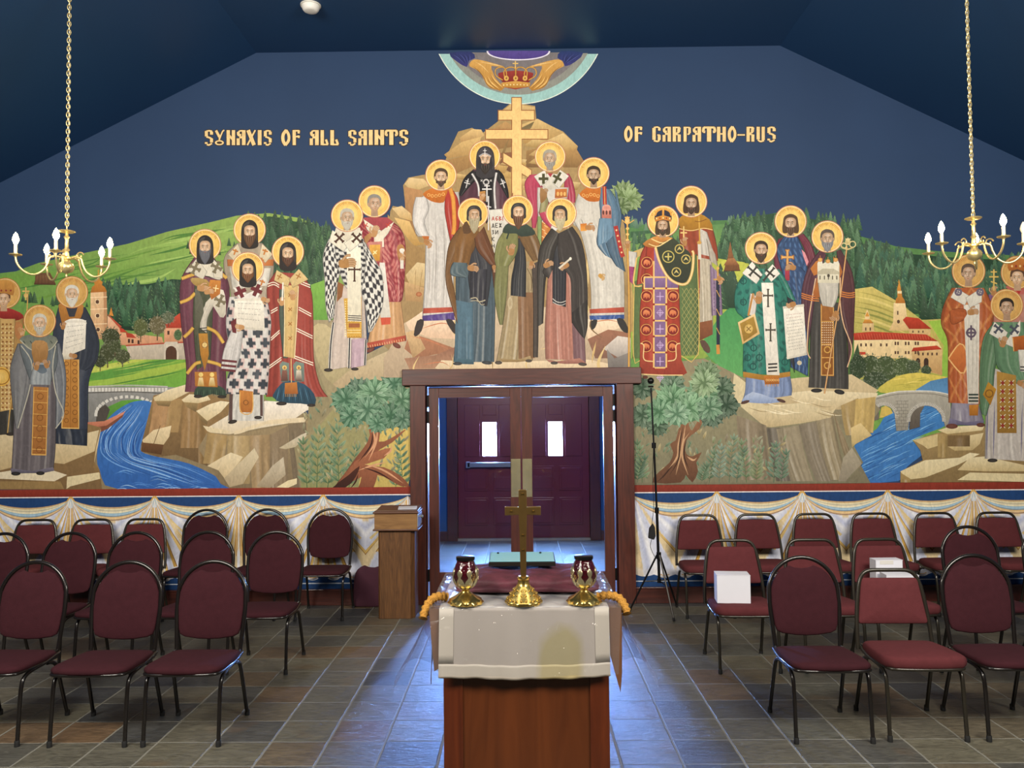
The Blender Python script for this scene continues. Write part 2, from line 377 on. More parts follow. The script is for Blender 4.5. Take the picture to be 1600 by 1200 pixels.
def make_chair(kind):
    rnd = kind == 'round'
    t = thing('banquet_chair', 'x', 'chair', (0,0,0))
    fm = M_frame if rnd else M_framT; fb = M_fabR if rnd else M_fabT
    H = .945 if rnd else .862
    # local frame: origin on the floor between the feet, chair faces -y
    back = lambda x, z: Vector((x, .185 + max(0, z-.40)*.17, z))
    if rnd:
        hw = .205; zc = H-.215
        pts = [(-.195,.40),(-.200,.48),(-.207,.58),(-.212,.66)] + [(-.213*cos(a), zc+.215*sin(a)) for a in [PI*k/16 for k in range(1,16)]] + [(.212,.66),(.207,.58),(.200,.48),(.195,.40)]
    else:
        pts = [(-.225,.40),(-.222,.50),(-.212,.62),(-.196,.73),(-.182,.79),(-.160,.835),(-.125,.857),(-.08,H),(0,H),(.08,H),(.125,.857),(.160,.835),(.182,.79),(.196,.73),(.212,.62),(.222,.50),(.225,.40)]
    path = [back(x, z) for x, z in pts]
    path = cr(path, 3)
    MB().tube(path, .0125, 10).build('back_frame', fm, t, smooth=60)
    # back pad
    ang = math.atan(.17)
    mb = Matrix(((1,0,0,0),(0,sin(ang),-cos(ang),0),(0,cos(ang),sin(ang),0),(0,0,0,1)))
    if rnd:
        z0 = .50; base = back(0, z0); o = []
        o += [(-.15,-.0),(-.07,-.012),(0,-.015),(.07,-.012),(.15,0),(.180,.016),(.192,.05),(.199,.12),(.2035,.18)]
        o += [(.2035*cos(a), (.722-z0)+.2035*sin(a)) for a in [PI*k/14 for k in range(1,5)]]
        o += [(.075,.402),(.045,.390),(0,.385),(-.045,.390),(-.075,.402)]
        o += [(-.2035*cos(a), (.722-z0)+.2035*sin(a)) for a in [PI*k/14 for k in range(4,0,-1)]]
        o += [(-.2035,.18),(-.199,.12),(-.192,.05),(-.180,.016)]
    else:
        z0 = .545; base = back(0, z0); o = rrect(.425, .345, .275, .022, 5)
    mb.translation = base
    pad(o, .026, .012, fb, 'backrest', t, mb)
    # seat
    sh = .44
    if rnd: o = [(-.19,.215),(-.10,.222),(.10,.222),(.19,.215),(.21,.19),(.222,.05),(.226,-.1),(.215,-.17),(.18,-.205),(.09,-.222),(0,-.226),(-.09,-.222),(-.18,-.205),(-.215,-.17),(-.226,-.1),(-.222,.05),(-.21,.19)]
    else: o = [(-.19,.205),(-.08,.21),(.08,.21),(.19,.205),(.212,.18),(.228,.05),(.235,-.1),(.228,-.17),(.19,-.21),(.09,-.222),(0,-.225),(-.09,-.222),(-.19,-.21),(-.228,-.17),(-.235,-.1),(-.228,.05),(-.212,.18)]
    th = .038 if rnd else .062
    ms = Matrix.Rotation(math.radians(-2.5), 4, 'X'); ms.translation = (0, -.03, sh-.022 if rnd else sh-.008)
    pad(list(reversed(o)), th, .014, fb, 'seat', t, ms)
    # seat frame: ring under the seat, cross bars
    z = .398
    ring = cr([(-.20,.17,z-.01),(-.212,0,z),(-.213,-.17,z+.006),(-.19,-.222,z+.008),(-.1,-.236,z+.008),(.1,-.236,z+.008),(.19,-.222,z+.008),(.213,-.17,z+.006),(.212,0,z),(.20,.17,z-.01)], 4)
    b = MB().tube(ring, .010, 8); b.tube([(-.2,.16,z-.01),(.2,.16,z-.01)], .010, 8); b.tube([(-.21,-.03,z-.004),(.21,-.03,z-.004)], .008, 8)
    b.build('seat_frame', fm, t, smooth=60)
    for s in (-1, 1):
        # front leg, bent at the seat corner, running back to the hinge of the backrest
        p = cr([(s*.206,.19,z+.012),(s*.212,.05,z-.004),(s*.213,-.09,z-.012),(s*.213,-.15,z-.03),(s*.212,-.175,z-.075),(s*.212,-.19,.2),(s*.213,-.205,.02)], 5)
        l = MB().tube(p, .0115, 10).build('leg', fm, t, smooth=60)
        MB().lathe([(.0145,0),(.0145,.03),(.012,.034)], 14, (s*.213,-.207,0)).build('foot_cap', M_rub, l, smooth=True)
        p = cr([(s*.200,.08,z-.02),(s*.203,.135,z-.035),(s*.208,.17,z-.09),(s*.215,.26,.02)], 5)
        l = MB().tube(p, .0115, 10).build('leg', fm, t, smooth=60)
        MB().lathe([(.0145,0),(.0145,.03),(.012,.034)], 14, (s*.215,.263,0)).build('foot_cap', M_rub, l, smooth=True)
        MB().box(s*.2-.006 if s > 0 else -.206, s*.2+.006 if s > 0 else -.194, .15, .20, .385, .43).build('bracket', fm, t, bev=.003)
    return t
CH = {'round': make_chair('round'), 'trap': make_chair('trap')}; used = {}
def chair(kind, x, yrear, rz, label, group):
    src = CH[kind]; c = src if kind not in used else copy_tree(src); used[kind] = 1
    c.location = (x, yrear-.263, 0); c.rotation_euler = (0, 0, math.radians(rz))
    tag(c, label, 'chair', group); return c
GL1, GL2, GL3 = 'front row of chairs left of the table', 'middle row of chairs left of the table', 'back row of chairs along the left wall'
GR1, GR2, GR3 = 'front row of chairs right of the table', 'middle row of chairs right of the table', 'back row of chairs along the right wall'
RB = 'burgundy round-backed banquet chair, '; TB = 'reddish square-backed banquet chair, '
jobs = [
 ('round', -1.93, -2.86, 0, RB+'front row, nearest to the table on its left', GL1),
 ('round', -2.46, -2.86, 0, RB+'front row, middle of the three left of the table', GL1),
 ('round', -3.07, -2.84, -2, RB+'front row, cut by the left edge of the photo', GL1),
 ('round', -1.915, -1.62, 0, RB+'middle row left, nearest the wooden lectern', GL2),
 ('round', -2.47, -1.60, -3, RB+'second from the aisle in the middle row left', GL2),
 ('round', -3.03, -1.60, -2, RB+'third from the aisle in the middle row left', GL2),
 ('round', -3.55, -1.60, -3, RB+'fourth from the aisle in the middle row left, scuffed back', GL2),
 ('round', -4.08, -1.60, -3, RB+'fifth from the aisle, middle row left', GL2),
 ('round', -1.84, -.14, 0, RB+'against the wall beside the lectern', GL3),
 ('round', -2.46, -.13, 0, RB+'against the wall, second from the lectern', GL3),
 ('round', -3.05, -.13, 0, RB+'against the wall, third from the lectern', GL3),
 ('trap', -3.64, -.13, 0, TB+'against the wall, nearest of three to the lectern', GL3),
 ('trap', -4.14, -.13, 2, TB+'against the left wall, middle of the three square ones', GL3),
 ('trap', -4.69, -.13, 2, TB+'against the left wall, farthest from the lectern', GL3),
 ('round', 1.735, -2.86, 0, RB+'front row, nearest to the table on its right', GR1),
 ('trap', 2.27, -2.84, -1, TB+'the only one in the front row, between two round-backed chairs', GR1),
 ('round', 2.81, -2.84, 1, RB+'front row, right of the square-backed chair', GR1),
 ('round', 3.33, -2.84, 0, RB+'front row, cut by the right edge of the photo', GR1),
 ('trap', 1.61, -1.66, 0, TB+'middle row, with a white box on its seat', GR2),
 ('trap', 2.22, -1.66, 0, TB+'middle row, between two chairs that carry white boxes', GR2),
 ('trap', 2.74, -1.66, 1, TB+'middle row, two white boxes on its seat', GR2),
 ('round', 3.45, -1.62, 0, RB+'middle row right, behind the last front chairs', GR2),
 ('round', 4.08, -1.60, 0, RB+'middle row right, cut by the photo edge', GR2),
 ('trap', 1.69, -.15, 0, TB+'against the wall beside the tripod stand', GR3),
 ('trap', 2.25, -.13, 0, TB+'against the right wall, second from the tripod stand', GR3),
 ('trap', 2.80, -.13, 0, TB+'against the right wall, third from the tripod stand', GR3),
 ('trap', 3.35, -.13, 0, TB+'against the right wall, fourth from the tripod stand', GR3),
 ('trap', 3.95, -.13, 0, TB+'against the right wall, fifth from the tripod stand', GR3),
 ('trap', 4.54, -.13, 0, TB+'against the right wall, sixth from the tripod stand', GR3),
]
for j in jobs: chair(*j)
# ================================================================ white boxes
M_card = mat('white_card', 'd2d2da', .6, var=.02); M_cardin = mat('grey_card_lining', 'c9c6bf', .7, var=.03)
def carton(loc, w, d, h, rz, label, lid=0):
    t = thing('white_box', label, 'box', loc, math.radians(rz), 'white boxes on the chairs')
    MB().box(-w/2, w/2, -d/2, d/2, 0, h).build('carton', M_card, t, bev=.002)
    MB().box(-w/2-.001, w/2+.001, -d/2-.0015, d/2+.001, h-.003, h+.0015).build('lid', M_card, t, bev=.001)
    if lid: MB().box(-.07, .03, -d/2-.002, -d/2, h-.03, h-.002).build('tuck_flap', M_cardin, t)
carton((1.525, -2.0, .479), .235, .15, .20, -6, 'white cardboard box on the chair seat nearest the tripod stand')
carton((2.705, -1.86, .479), .20, .10, .27, 2, 'taller white box with a grey flap standing behind a wider one', 1)
carton((2.725, -2.02, .479), .225, .13, .195, -4, 'wide white box in front of the taller flapped one')
# ================================================================ lectern and loose chair back
M_oak = wood('brown_oak_laminate', '4a2f18', '6b4726', .45, 'Z', 4, dist=5); M_oakl = wood('light_oak', '72502d', '8f6a3f', .45, 'X', 5); M_oakd = wood('dark_oak_edge', '4a2c1c', '5f3b26', .4, 'X', 5)
lc = thing('lectern', 'tall brown wooden lectern with a slanted-front box top beside the glass doors', 'lectern', (-1.145, -.42, 0))
o = [(-.15,-.135),(.13,-.135),(.165,-.09),(.165,.135),(-.165,.135),(-.165,-.12)]
MB().prism(o, .80, Matrix.Identity(4)).build('column', M_oak, lc, bev=.003)
MB().box(-.195, .195, -.155, .17, .81, .955).build('desk_box', M_oakl, lc, bev=.003)
b = MB().box(-.208, .208, -.17, .18, .797, .812).box(-.208, .208, -.17, .18, .953, .968); b.build('molding', M_oakd, lc, bev=.004)
mt = Matrix.Rotation(math.radians(3), 4, 'X'); mt.translation = (0,0,.975)
MB().box(-.185, .2, -.15, .16, -.006, .012, mt).build('top_board', M_oakd, lc, bev=.003)
MB().box(.195, .202, -.15, .15, .83, .94).build('side_plate', mat('pale_steel', 'c8ccd0', .3, .7), lc, bev=.002)
MB().lathe([(.006,0),(.006,.015),(.014,.02),(.017,.03),(.012,.04),(.003,.043)], 16).build('knob', M_bar, lc, smooth=True, loc=(.207,-.13,.925)).rotation_euler = (0, PI/2, 0)
pp = MB().box(-.06, .11, -.09, .07, 0, .004).build('paper_sheets', M_card); pp.location = (-1.08, -.44, .989); pp.rotation_euler = (math.radians(3), 0, .1); tag(pp, 'few white paper sheets lying on top of the lectern', 'paper')
o = [(-.17,0),(.17,0),(.178,.05),(.172,.24),(.145,.345),(.09,.388),(.07,.386),(.03,.372),(0,.37),(-.04,.374),(-.07,.386),(-.09,.388),(-.15,.35),(-.18,.27),(-.185,.12),(-.18,.03)]
mm = Matrix.Rotation(math.radians(84), 4, 'X'); mm.translation = (0,0,.003)
cb = pad([tuple(q)[:2] for q in cr([(x,y,0) for x,y in o], 2, True)], .035, .012, mat('plum_weave', '4c2434', .9, bump=.25, bscale=420), 'chair_back_pad', None, mm)
cb.location = (-1.45, -.095, 0); tag(cb, 'loose plum upholstered chair back leaning on the wall between chair and lectern', 'cushion')
# ================================================================ tripod stand
ts = thing('tripod_stand', 'slim black telescopic tripod stand with a round ball head right of the doors', 'stand', (1.265, -.42, 0))
M_bm = mat('black_anodised', '0e0e10', .35, .4)
MB().tube([(0,0,.30),(-.012,0,.95)], .013, 12).build('lower_pole', M_bm, ts, smooth=True)
MB().tube([(-.012,0,.93),(-.03,0,1.55)], .010, 12).build('middle_pole', M_bm, ts, smooth=True)
MB().tube([(-.03,0,1.53),(-.048,0,2.08)], .008, 12).build('upper_pole', M_bm, ts, smooth=True)
for x, z in ((-.012,.95),(-.03,1.55)):
    MB().tube([(x,0,z-.03),(x,0,z+.02)], .02, 12).build('clamp', M_bm, ts, smooth=True)
bh = MB(); bh.lathe([(.002,-.03),(.02,-.024),(.029,-.01),(.031,.003),(.027,.018),(.015,.029),(.002,.033)], 20, (-.05,0,2.145)); bh.lathe([(.024,0),(.026,.006),(.026,.012),(.01,.016)], 20, (-.05,0,2.085)); bh.build('ball_head', M_bm, ts, smooth=True)
MB().tube([(0,0,.50),(0,0,.56)], .022, 12).build('hub', M_bm, ts, smooth=True)
MB().tube([(0,0,.28),(0,0,.32)], .018, 12).build('hub', M_bm, ts, smooth=True)
M_leg3 = mat('grey_tripod_tube', '55524e', .35, .7)
for k, (ax, ay, mm_) in enumerate(((-.265,.07,M_bm),(.075,-.29,M_leg3),(.2,.22,M_bm))):
    l = MB().tube([(ax*.06,ay*.06,.535),(ax,ay,.015)], .0085, 8).build('leg', mm_, ts, smooth=True)
    MB().tube([(0,0,.30),(ax*.52,ay*.52,.285)], .006, 8).build('brace', M_bm, l, smooth=True)
    MB().tube([(ax*.97,ay*.97,.03),(ax*1.01,ay*1.01,.004)], .011, 8).build('foot_cap', M_rub, l, smooth=True)
b = MB().tube(cr([(-.028,-.01,1.62),(-.05,-.03,1.3),(-.045,-.03,1.0),(-.062,-.03,.84),(-.06,-.03,.80)], 6), .0028, 6)
b.tube(cr([(-.062,-.03,.70),(-.08,-.02,.62),(-.05,-.02,.54),(-.02,-.02,.5)], 6), .0028, 6); b.build('cable', M_rub, ts, smooth=True)
b = MB().prism([(-.032,-.06),(.02,-.075),(.036,-.04),(.03,.04),(.012,.075),(-.022,.03)], .035, Matrix(((1,0,0,-.068),(0,0,1,-.045),(0,1,0,.755),(0,0,0,1)))); b.build('power_adapter', M_rub, ts, bev=.006)
# ================================================================ the table and what stands on it
TX, TZ = .012, .95
M_cherry = wood('cherry_panel', '50260f', '653316', .35, 'Z', 2.2, coat=.25, dist=1.5)
M_pine = wood('red_pine_stile', '4c1e0c', '642c12', .35, 'Z', 3, coat=.3, dist=2)
tb = thing('memorial_table', 'reddish wooden pedestal table draped in white in the middle of the aisle', 'table', (TX, -3.72, 0))
b = MB().box(-.385, -.295, -.37, -.345, 0, .93).box(.30, .39, -.37, -.345, 0, .93); b.box(-.385, -.36, -.345, .35, 0, .93).box(.365, .39, -.345, .35, 0, .93); b.box(-.36, .365, .33, .35, 0, .93)
b.build('corner_post', M_pine, tb, bev=.004)
MB().box(-.295, .30, -.36, -.345, 0, .93).build('front_panel', M_cherry, tb)
MB().box(-.43, .43, -.385, .385, .918, .945).build('tabletop', M_oak, tb, bev=.004)
# cloth: a top, a hanging front with a sewn border, small side drops
def sheet(fn, nu, nv, name, m, parent=None, solid=0.0, smooth=80):
    b = MB(); vs = [fn(i/nu, j/nv) for j in range(nv+1) for i in range(nu+1)]
    fs = [(j*(nu+1)+i, j*(nu+1)+i+1, (j+1)*(nu+1)+i+1, (j+1)*(nu+1)+i) for j in range(nv) for i in range(nu)]
    b.add(vs, fs); return b.build(name, m, parent, smooth=smooth, solid=solid)
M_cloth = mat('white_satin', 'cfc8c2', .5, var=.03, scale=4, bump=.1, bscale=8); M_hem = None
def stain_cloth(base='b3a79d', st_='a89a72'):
    m, t, b = newmat('stained_white_satin'); n = t.nodes; L = t.links.new
    tc = n.new('ShaderNodeTexCoord'); mp = n.new('ShaderNodeMapping'); mp.inputs['Location'].default_value = (-.165, 0, .150); mp.inputs['Scale'].default_value = (1, 0, .6)
    L(tc.outputs['Object'], mp.inputs[0]); nz = n.new('ShaderNodeTexNoise'); nz.inputs['Scale'].default_value = 9; L(tc.outputs['Object'], nz.inputs[0])
    gr = n.new('ShaderNodeVectorMath'); gr.operation = 'LENGTH'; L(mp.outputs[0], gr.inputs[0])
    ad = n.new('ShaderNodeMath'); ad.operation = 'MULTIPLY_ADD'; L(nz.outputs[0], ad.inputs[0]); ad.inputs[1].default_value = .06; L(gr.outputs['Value'], ad.inputs[2])
    mr = n.new('ShaderNodeMapRange'); mr.inputs[1].default_value = .15; mr.inputs[2].default_value = .115; L(ad.outputs[0], mr.inputs[0])
    mx = n.new('ShaderNodeMix'); mx.data_type = 'RGBA'; L(mr.outputs[0], mx.inputs[0]); mx.inputs[6].default_value = (*hx(base), 1); mx.inputs[7].default_value = (*hx(st_), 1)
    L(mx.outputs[2], b.inputs['Base Color']); b.inputs['Roughness'].default_value = .5
    return m
ct = thing('altar_cloth', 'white satin cloth with a sewn border and a yellow stain over the table front', 'tablecloth', (TX, -3.72, TZ))
wv = lambda u, s: .004*sin(u*17+s)+.003*sin(u*41+2*s)
def c_top(u, v): return (-.40+.79*u, -.388+.77*v, .002+.0012*sin(u*30)*sin(v*22))
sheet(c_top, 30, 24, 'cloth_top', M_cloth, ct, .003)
DROP = .315
def c_front(u, v, y=-.392, x0=-.40, x1=.39):
    x = x0+(x1-x0)*u; dz = DROP*v
    sag = .012*sin(PI*u)*v
    return (x*(1+.01*v), y-.004-.012*v-wv(u, 1)*v*1.6, .002-dz-sag)
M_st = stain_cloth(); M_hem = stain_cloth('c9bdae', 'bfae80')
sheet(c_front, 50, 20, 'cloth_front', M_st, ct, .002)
def strip(u0, u1, v0, v1, nm, e=.0025): return sheet(lambda a, c: tuple(Vector(c_front(u0+(u1-u0)*a, v0+(v1-v0)*c))-Vector((0,e,0))), 40, 6, nm, M_hem, ct, .0015)
strip(0, .085, 0, .80, 'side_border'); strip(.915, 1, 0, .80, 'side_border'); strip(0, 1, .80, 1, 'bottom_border', .004)
M_flap = mat('brown_lining_cloth', '6b4426', .8, var=.1, scale=12)
def side(s):
    def fn(u, v):
        dp = .30*(1-.55*abs(u-.12)*1.4) + .10*max(0, .25-u)*3
        return (s*(.432+.012*sin(u*9)*v+.01*v), -.385+.70*u, -.004-dp*v)
    return fn
for s in (-1, 1): sheet(side(s), 24, 10, 'side_flap', M_flap, ct, .002)
for o_ in ([(-.448,.0),(-.402,.0),(-.398,-.12),(-.402,-.275),(-.425,-.29),(-.438,-.15)], [(.392,0),(.448,0),(.45,-.12),(.448,-.30),(.440,-.39),(.415,-.30),(.394,-.22)]):
    b = MB(); b.prism(o_, .003, Matrix(((1,0,0,0),(0,0,1,-.394),(0,1,0,0),(0,0,0,1)))); b.build('side_flap', M_flap, ct)
# clear plastic cover
M_plas = thin_glass('clear_vinyl', 'f4f6f8', .05, .05, 1.0, 9.0, haze=.05, hazecol='e8ecf2')
pv = thing('plastic_cover', 'crinkled clear plastic sheet laid over the white cloth and hanging down the sides', 'table cover', (TX, -3.72, TZ))
def p_top(u, v): return (-.445+.89*u, -.414+.814*v, .0075+.0025*sin(u*37+v*9)*cos(v*29)+.0015*sin(u*90))
sheet(p_top, 60, 50, 'cover_top', M_plas, pv)
def p_front(u, v): return ((-.445+.89*u)*(1-.04*v), -.414-.022*v-.008*sin(u*13+1)*v-.004*sin(u*31)*v, .0075-.30*v-.012*sin(PI*u)*v)
sheet(p_front, 60, 24, 'cover_front', M_plas, pv)
def p_side(s):
    def fn(u, v):
        o_ = .16*v**1.3*(.55+.45*cos(u*5.2)); return (s*(.446+o_+.006*sin(u*21)*v), -.40-.05*v*(1-u)+.80*u+.02*u*v, .0075-(.36-.07*sin(u*7))*v)
    return fn
for s in (-1, 1): sheet(p_side(s), 40, 16, 'side_drape', M_plas, pv)
# gold cords on the near corners
M_gold = mat('gold_chenille_cord', 'b98432', .85, var=.2, scale=60, bump=1.0, bscale=120)
for s in (-1, 1):
    p = cr([(s*.345,-.285,.025),(s*.40,-.30,.035),(s*.447,-.325,.026),(s*.468,-.36,-.004),(s*.476,-.385,-.035)] if s > 0 else [(s*.375,-.275,.025),(s*.41,-.30,.036),(s*.445,-.33,.026),(s*.468,-.36,-.01),(s*.478,-.39,-.05)], 7)
    r = [.019+.004*sin(i*1.9) for i in range(len(p))]; r[0] = .008; r[-1] = .008
    g = MB().tube(p, r, 12).build('gold_cord', M_gold, None, smooth=80); g.location = (TX, -3.72, TZ+.0)
    tag(g, 'fuzzy gold cord tied over the %s near corner of the table' % ('right' if s > 0 else 'left'), 'cord', 'gold cords on the table corners')
# folded burgundy cloth
M_bur = mat('burgundy_brocade', '4e1f2a', .7, var=.45, scale=14, bump=.8, bscale=18)
def fold(u, v, x0, x1, y0, y1, h0, h1, sd):
    a = 2*PI*v; hx_ = (x1-x0)/2*(1+.015*sin(9*v*PI+sd)); cxx = (x0+x1)/2
    x = cxx+(u*2-1)*hx_
    e = min(1, (1-abs(u*2-1))*9)**.5
    cy = (y0+y1)/2; ry = (y1-y0)/2
    cc, ss = cos(a), sin(a)
    px_ = math.copysign(abs(cc)**.35, cc); pz_ = math.copysign(abs(ss)**.5, ss)
    t = (px_+1)/2; h = h0+(h1-h0)*t
    return (x, cy+ry*px_*(.9+.1*e)+.006*sin(u*14+sd)*(px_ < 0), .012+h*.5*(1+pz_*e)+ .005*sin(u*16+v*9+sd)*(pz_ > 0)*e)
bc = thing('folded_cloth', 'folded burgundy brocade cloth lying behind the brass cross', 'cloth', (TX, -3.72, TZ))
for nm, a in (('lower_fold', (-.345,.375,-.155,.26,.030,.042,0)), ('upper_fold', (-.30,.30,-.115,.25,.062,.090,2))):
    sheet(lambda u, v: fold(u, v, *a), 60, 40, nm, M_bur, bc, 0, 60)
# icon case
ic = thing('glass_topped_case', 'flat dark case with a shiny glass lid lying on the burgundy cloth', 'case', (TX-.012, -3.66, TZ+.108))
mi = Matrix.Rotation(math.radians(4), 4, 'X')
MB().box(-.175, .175, -.005, .20, 0, .022, mi).build('case_body', mat('black_case', '14110f', .4), ic, bev=.002)
MB().box(-.17, .17, .0, .195, .0225, .027, mi).build('glass_lid', mat('blue_grey_glass', '79b4c0', .12, 0, var=.03, spec=1), ic, bev=.001)  # bluish doorway reflection is put into the lid's base colour
for x in (-.13, .1): MB().lathe([(.006,0),(.006,.006),(.002,.008)], 10, (x,.16,.038)).build('lid_stud', M_blk, ic)
# brass cross
cx_ = thing('brass_cross', 'tall brass standing cross on a beaded round foot, centre front of the table', 'cross', (TX-.006, -4.045, TZ+.009))
fl_ = lambda a, z: 1+.035*cos(10*a)*(1 if z < .02 else .3)
MB().lathe([(.086,0),(.088,.008),(.084,.014),(.078,.018),(.075,.03),(.066,.036),(.062,.05),(.050,.058),(.046,.070),(.034,.078),(.028,.092),(.026,.108),(.030,.112),(.030,.118),(.022,.124)], 60, (0,0,0), fl_).build('foot', M_brass, cx_, smooth=50)
b = MB()
for n_, rr, zz in ((22,.079,.022),(18,.064,.044),(14,.048,.064)):
    for k in range(n_):
        a = 2*PI*k/n_; b.lathe([(.001,-.005),(.0045,-.002),(.0045,.002),(.001,.005)], 6, (rr*cos(a), rr*sin(a), zz))
b.build('beading', M_brass, cx_, smooth=True)
crs = MB(); o = [(-.014,.12),(.014,.12),(.016,.30),(.020,.415),(.086,.412),(.086,.455),(.020,.453),(.019,.535),(-.019,.535),(-.020,.453),(-.086,.455),(-.086,.412),(-.020,.415),(-.016,.30)]
crs.prism(o, .014, Matrix(((1,0,0,0),(0,0,1,-.007),(0,1,0,0),(0,0,0,1))))
crs.build('cross', mat('brushed_brass', '80653a', .4, .85, var=.15, scale=12), cx_, bev=.003)
b = MB()
for x, z in ((-.055,.433),(.05,.433),(0,.515),(0,.32),(0,.25)): b.lathe([(.001,-.004),(.005,-.002),(.005,.002),(.001,.004)], 10, (x,-.009,z))
b.build('rivet', M_brass, cx_, smooth=True)
def slant(z, a, w=.045):
    return [(-w, z-a), (w, z+a), (w, z+a+.007), (-w, z-a+.007)]
MB().prism(slant(.31,-.008), .004, Matrix(((1,0,0,0),(0,0,1,-.011),(0,1,0,0),(0,0,0,1)))).build('engraved_bar', M_brass, cx_) if False else None
# votive holders
M_red = mat('ruby_glass', '3a0a12', .12, 0, var=.4, scale=30, spec=.9, coat=.6, bump=.8, bscale=45)
for s, lab in ((-1, 'left of the cross'), (1, 'right of the cross')):
    vt = thing('votive_holder', 'ruby glass votive cup in a gilt filigree holder, standing '+lab, 'candle holder', (TX+s*.281, -4.05, TZ+.009), s*.4, 'ruby votive holders on the table')
    fl2 = lambda a, z: 1+(.05*cos(12*a) if z < .016 else .06*cos(6*a)*(z < .06))
    MB().lathe([(.080,0),(.083,.006),(.080,.016),(.068,.024),(.055,.030),(.038,.042),(.024,.052),(.018,.060),(.020,.066),(.026,.070)], 72, (0,0,0), fl2).build('foot', M_brass, vt, smooth=50)
    cup = [(.020,.068),(.036,.074),(.050,.092),(.058,.115),(.060,.135),(.058,.155),(.050,.178),(.042,.196),(.039,.205),(.042,.212),(.042,.218),(.037,.218),(.036,.205),(.045,.178),(.052,.15),(.050,.115),(.03,.085),(.002,.08)]
    MB().lathe(cup, 40, (0,0,0), lambda a, z: 1+.02*cos(8*a)*(z > .1)).build('glass_cup', M_red, vt, smooth=70)
    MB().lathe([(.041,.203),(.0445,.206),(.0445,.219),(.041,.221)], 40).build('rim', M_blk, vt, smooth=True)
    # gilt petals hugging the cup
    import bisect
    cr_ = [(z, r) for r, z in cup[:10]]
    def rad(z):
        for (z0, r0_), (z1, r1_) in zip(cr_, cr_[1:]):
            if z0 <= z <= z1: return r0_+(r1_-r0_)*(z-z0)/(z1-z0)
        return .02 if z < .07 else .04
    b = MB()
    for k in range(8):
        a0 = 2*PI*k/8; rows = [(.070,.36),(.085,.38),(.100,.37),(.112,.30),(.122,.15),(.130,.10),(.138,.17),(.146,.22),(.154,.20),(.162,.12),(.170,.02)]
        vs = []; fs = []
        for z, hw_ in rows:
            for q in range(5):
                a = a0+hw_*(q/2-1); r = rad(z)+.0035; vs.append((r*cos(a), r*sin(a), z))
        for i in range(len(rows)-1):
            for q in range(4): fs.append((i*5+q, i*5+q+1, (i+1)*5+q+1, (i+1)*5+q))
        b.add(vs, fs)
    b.build('filigree_petals', M_plate, vt, smooth=60, solid=.002)
# ================================================================ chandeliers
M_chb = mat('bright_brass', 'f2dc9c', .34, .75, var=.05)
M_cand = mat('ivory_candle_sleeve', 'efe6d0', .5)
M_bulb = emit('lit_candle_bulb', 'ffdca0', 75)
M_unlit = mat('frosted_unlit_bulb', 'efe9d8', .2)
def chandelier(x, y, zc, a0, unlit, label, tw=0):
    t = thing('chandelier', label, 'chandelier', (x, y, zc), 0, 'brass candle chandeliers')
    body = [(.002,-.095),(.006,-.09),(.008,-.075),(.004,-.068),(.012,-.062),(.038,-.05),(.050,-.030),(.052,-.012),(.044,.008),(.026,.022),(.020,.034),(.034,.044),(.034,.055),(.018,.064),(.014,.10),(.022,.112),(.014,.124),(.011,.19),(.020,.205),(.012,.215),(.010,.235)]
    MB().lathe(body, 32).build('centre_column', M_chb, t, smooth=50)
    MB().lathe([(.008,.232),(.046,.240),(.058,.246),(.056,.250),(.02,.247),(.008,.262)], 32).build('top_dish', M_chb, t, smooth=50)
    for k in range(5):
        a = a0+2*PI*k/5; d = Vector((sin(a), -cos(a), 0))
        P = lambda r, z: tuple(d*r+Vector((0,0,z)))
        pth = cr([P(.03,.05),(P(.07,.058)),P(.105,.045),P(.12,.0),P(.145,-.05),P(.19,-.085),P(.24,-.085),P(.285,-.055),P(.312,-.01),P(.318,.035)], 5)
        arm = MB().tube(pth, .0075, 8).build('arm', M_chb, t, smooth=60)
        # scroll on the arm's inner shoulder
        sc = [P(.12+.0*q, .0) for q in ()]
        sp = []
        for q in range(22):
            th = PI*.1+q*.32; rr_ = .034*(1-q/26); sp.append(P(.098+rr_*cos(th)*.9-.0, .062+rr_*sin(th)))
        MB().tube(sp, .005, 6).build('scroll', M_chb, arm, smooth=60)
        p0 = P(.318, .035)
        MB().lathe([(.008,-.012),(.012,-.002),(.040,.004),(.043,.010),(.014,.008),(.014,.022)], 24, p0).build('drip_pan', M_chb, arm, smooth=50)
        MB().tube([(p0[0],p0[1],p0[2]+.008),(p0[0],p0[1],p0[2]+.082)], .0115, 12).build('candle_sleeve', M_cand, arm, smooth=True)
        MB().lathe([(.008,.080),(.012,.088),(.020,.104),(.021,.118),(.015,.140),(.007,.158),(.001,.166)], 16, p0).build('bulb', M_unlit if k == unlit else M_bulb, arm, smooth=True)
    # chain up to the ceiling
    zc_top = ceil_z(x)-zc; L_ = .042; n_ = int((zc_top-.262)/(.031)); 
    b = MB()
    for i in range(n_):
        z = .262+.012+i*.031; o_ = i % 2
        lk = []
        for q in range(12):
            an = 2*PI*q/12; u_, v_ = .0125*cos(an), .022*sin(an)
            lk.append((u_*.8, u_*.5, z+v_) if o_ else (-u_*.5, u_*.8, z+v_))
        b.tube(lk, .0035, 6, closed=True)
    b.build('chain', M_chb, t, smooth=60)
    MB().tube([(0.0,0,.25),(.004,.004,zc_top*.5),(0,0,zc_top)], .0025, 6).build('cable', M_cand, t)
    MB().lathe([(.002,-.05),(.03,-.045),(.06,-.015),(.065,0)], 24, (0,0,zc_top)).build('ceiling_canopy', M_chb, t, smooth=True) if False else None
    return t
chandelier(-3.31, -2.1, 2.97, PI/2, -1, 'five-armed brass chandelier with all candle bulbs lit, hanging over the left chairs')
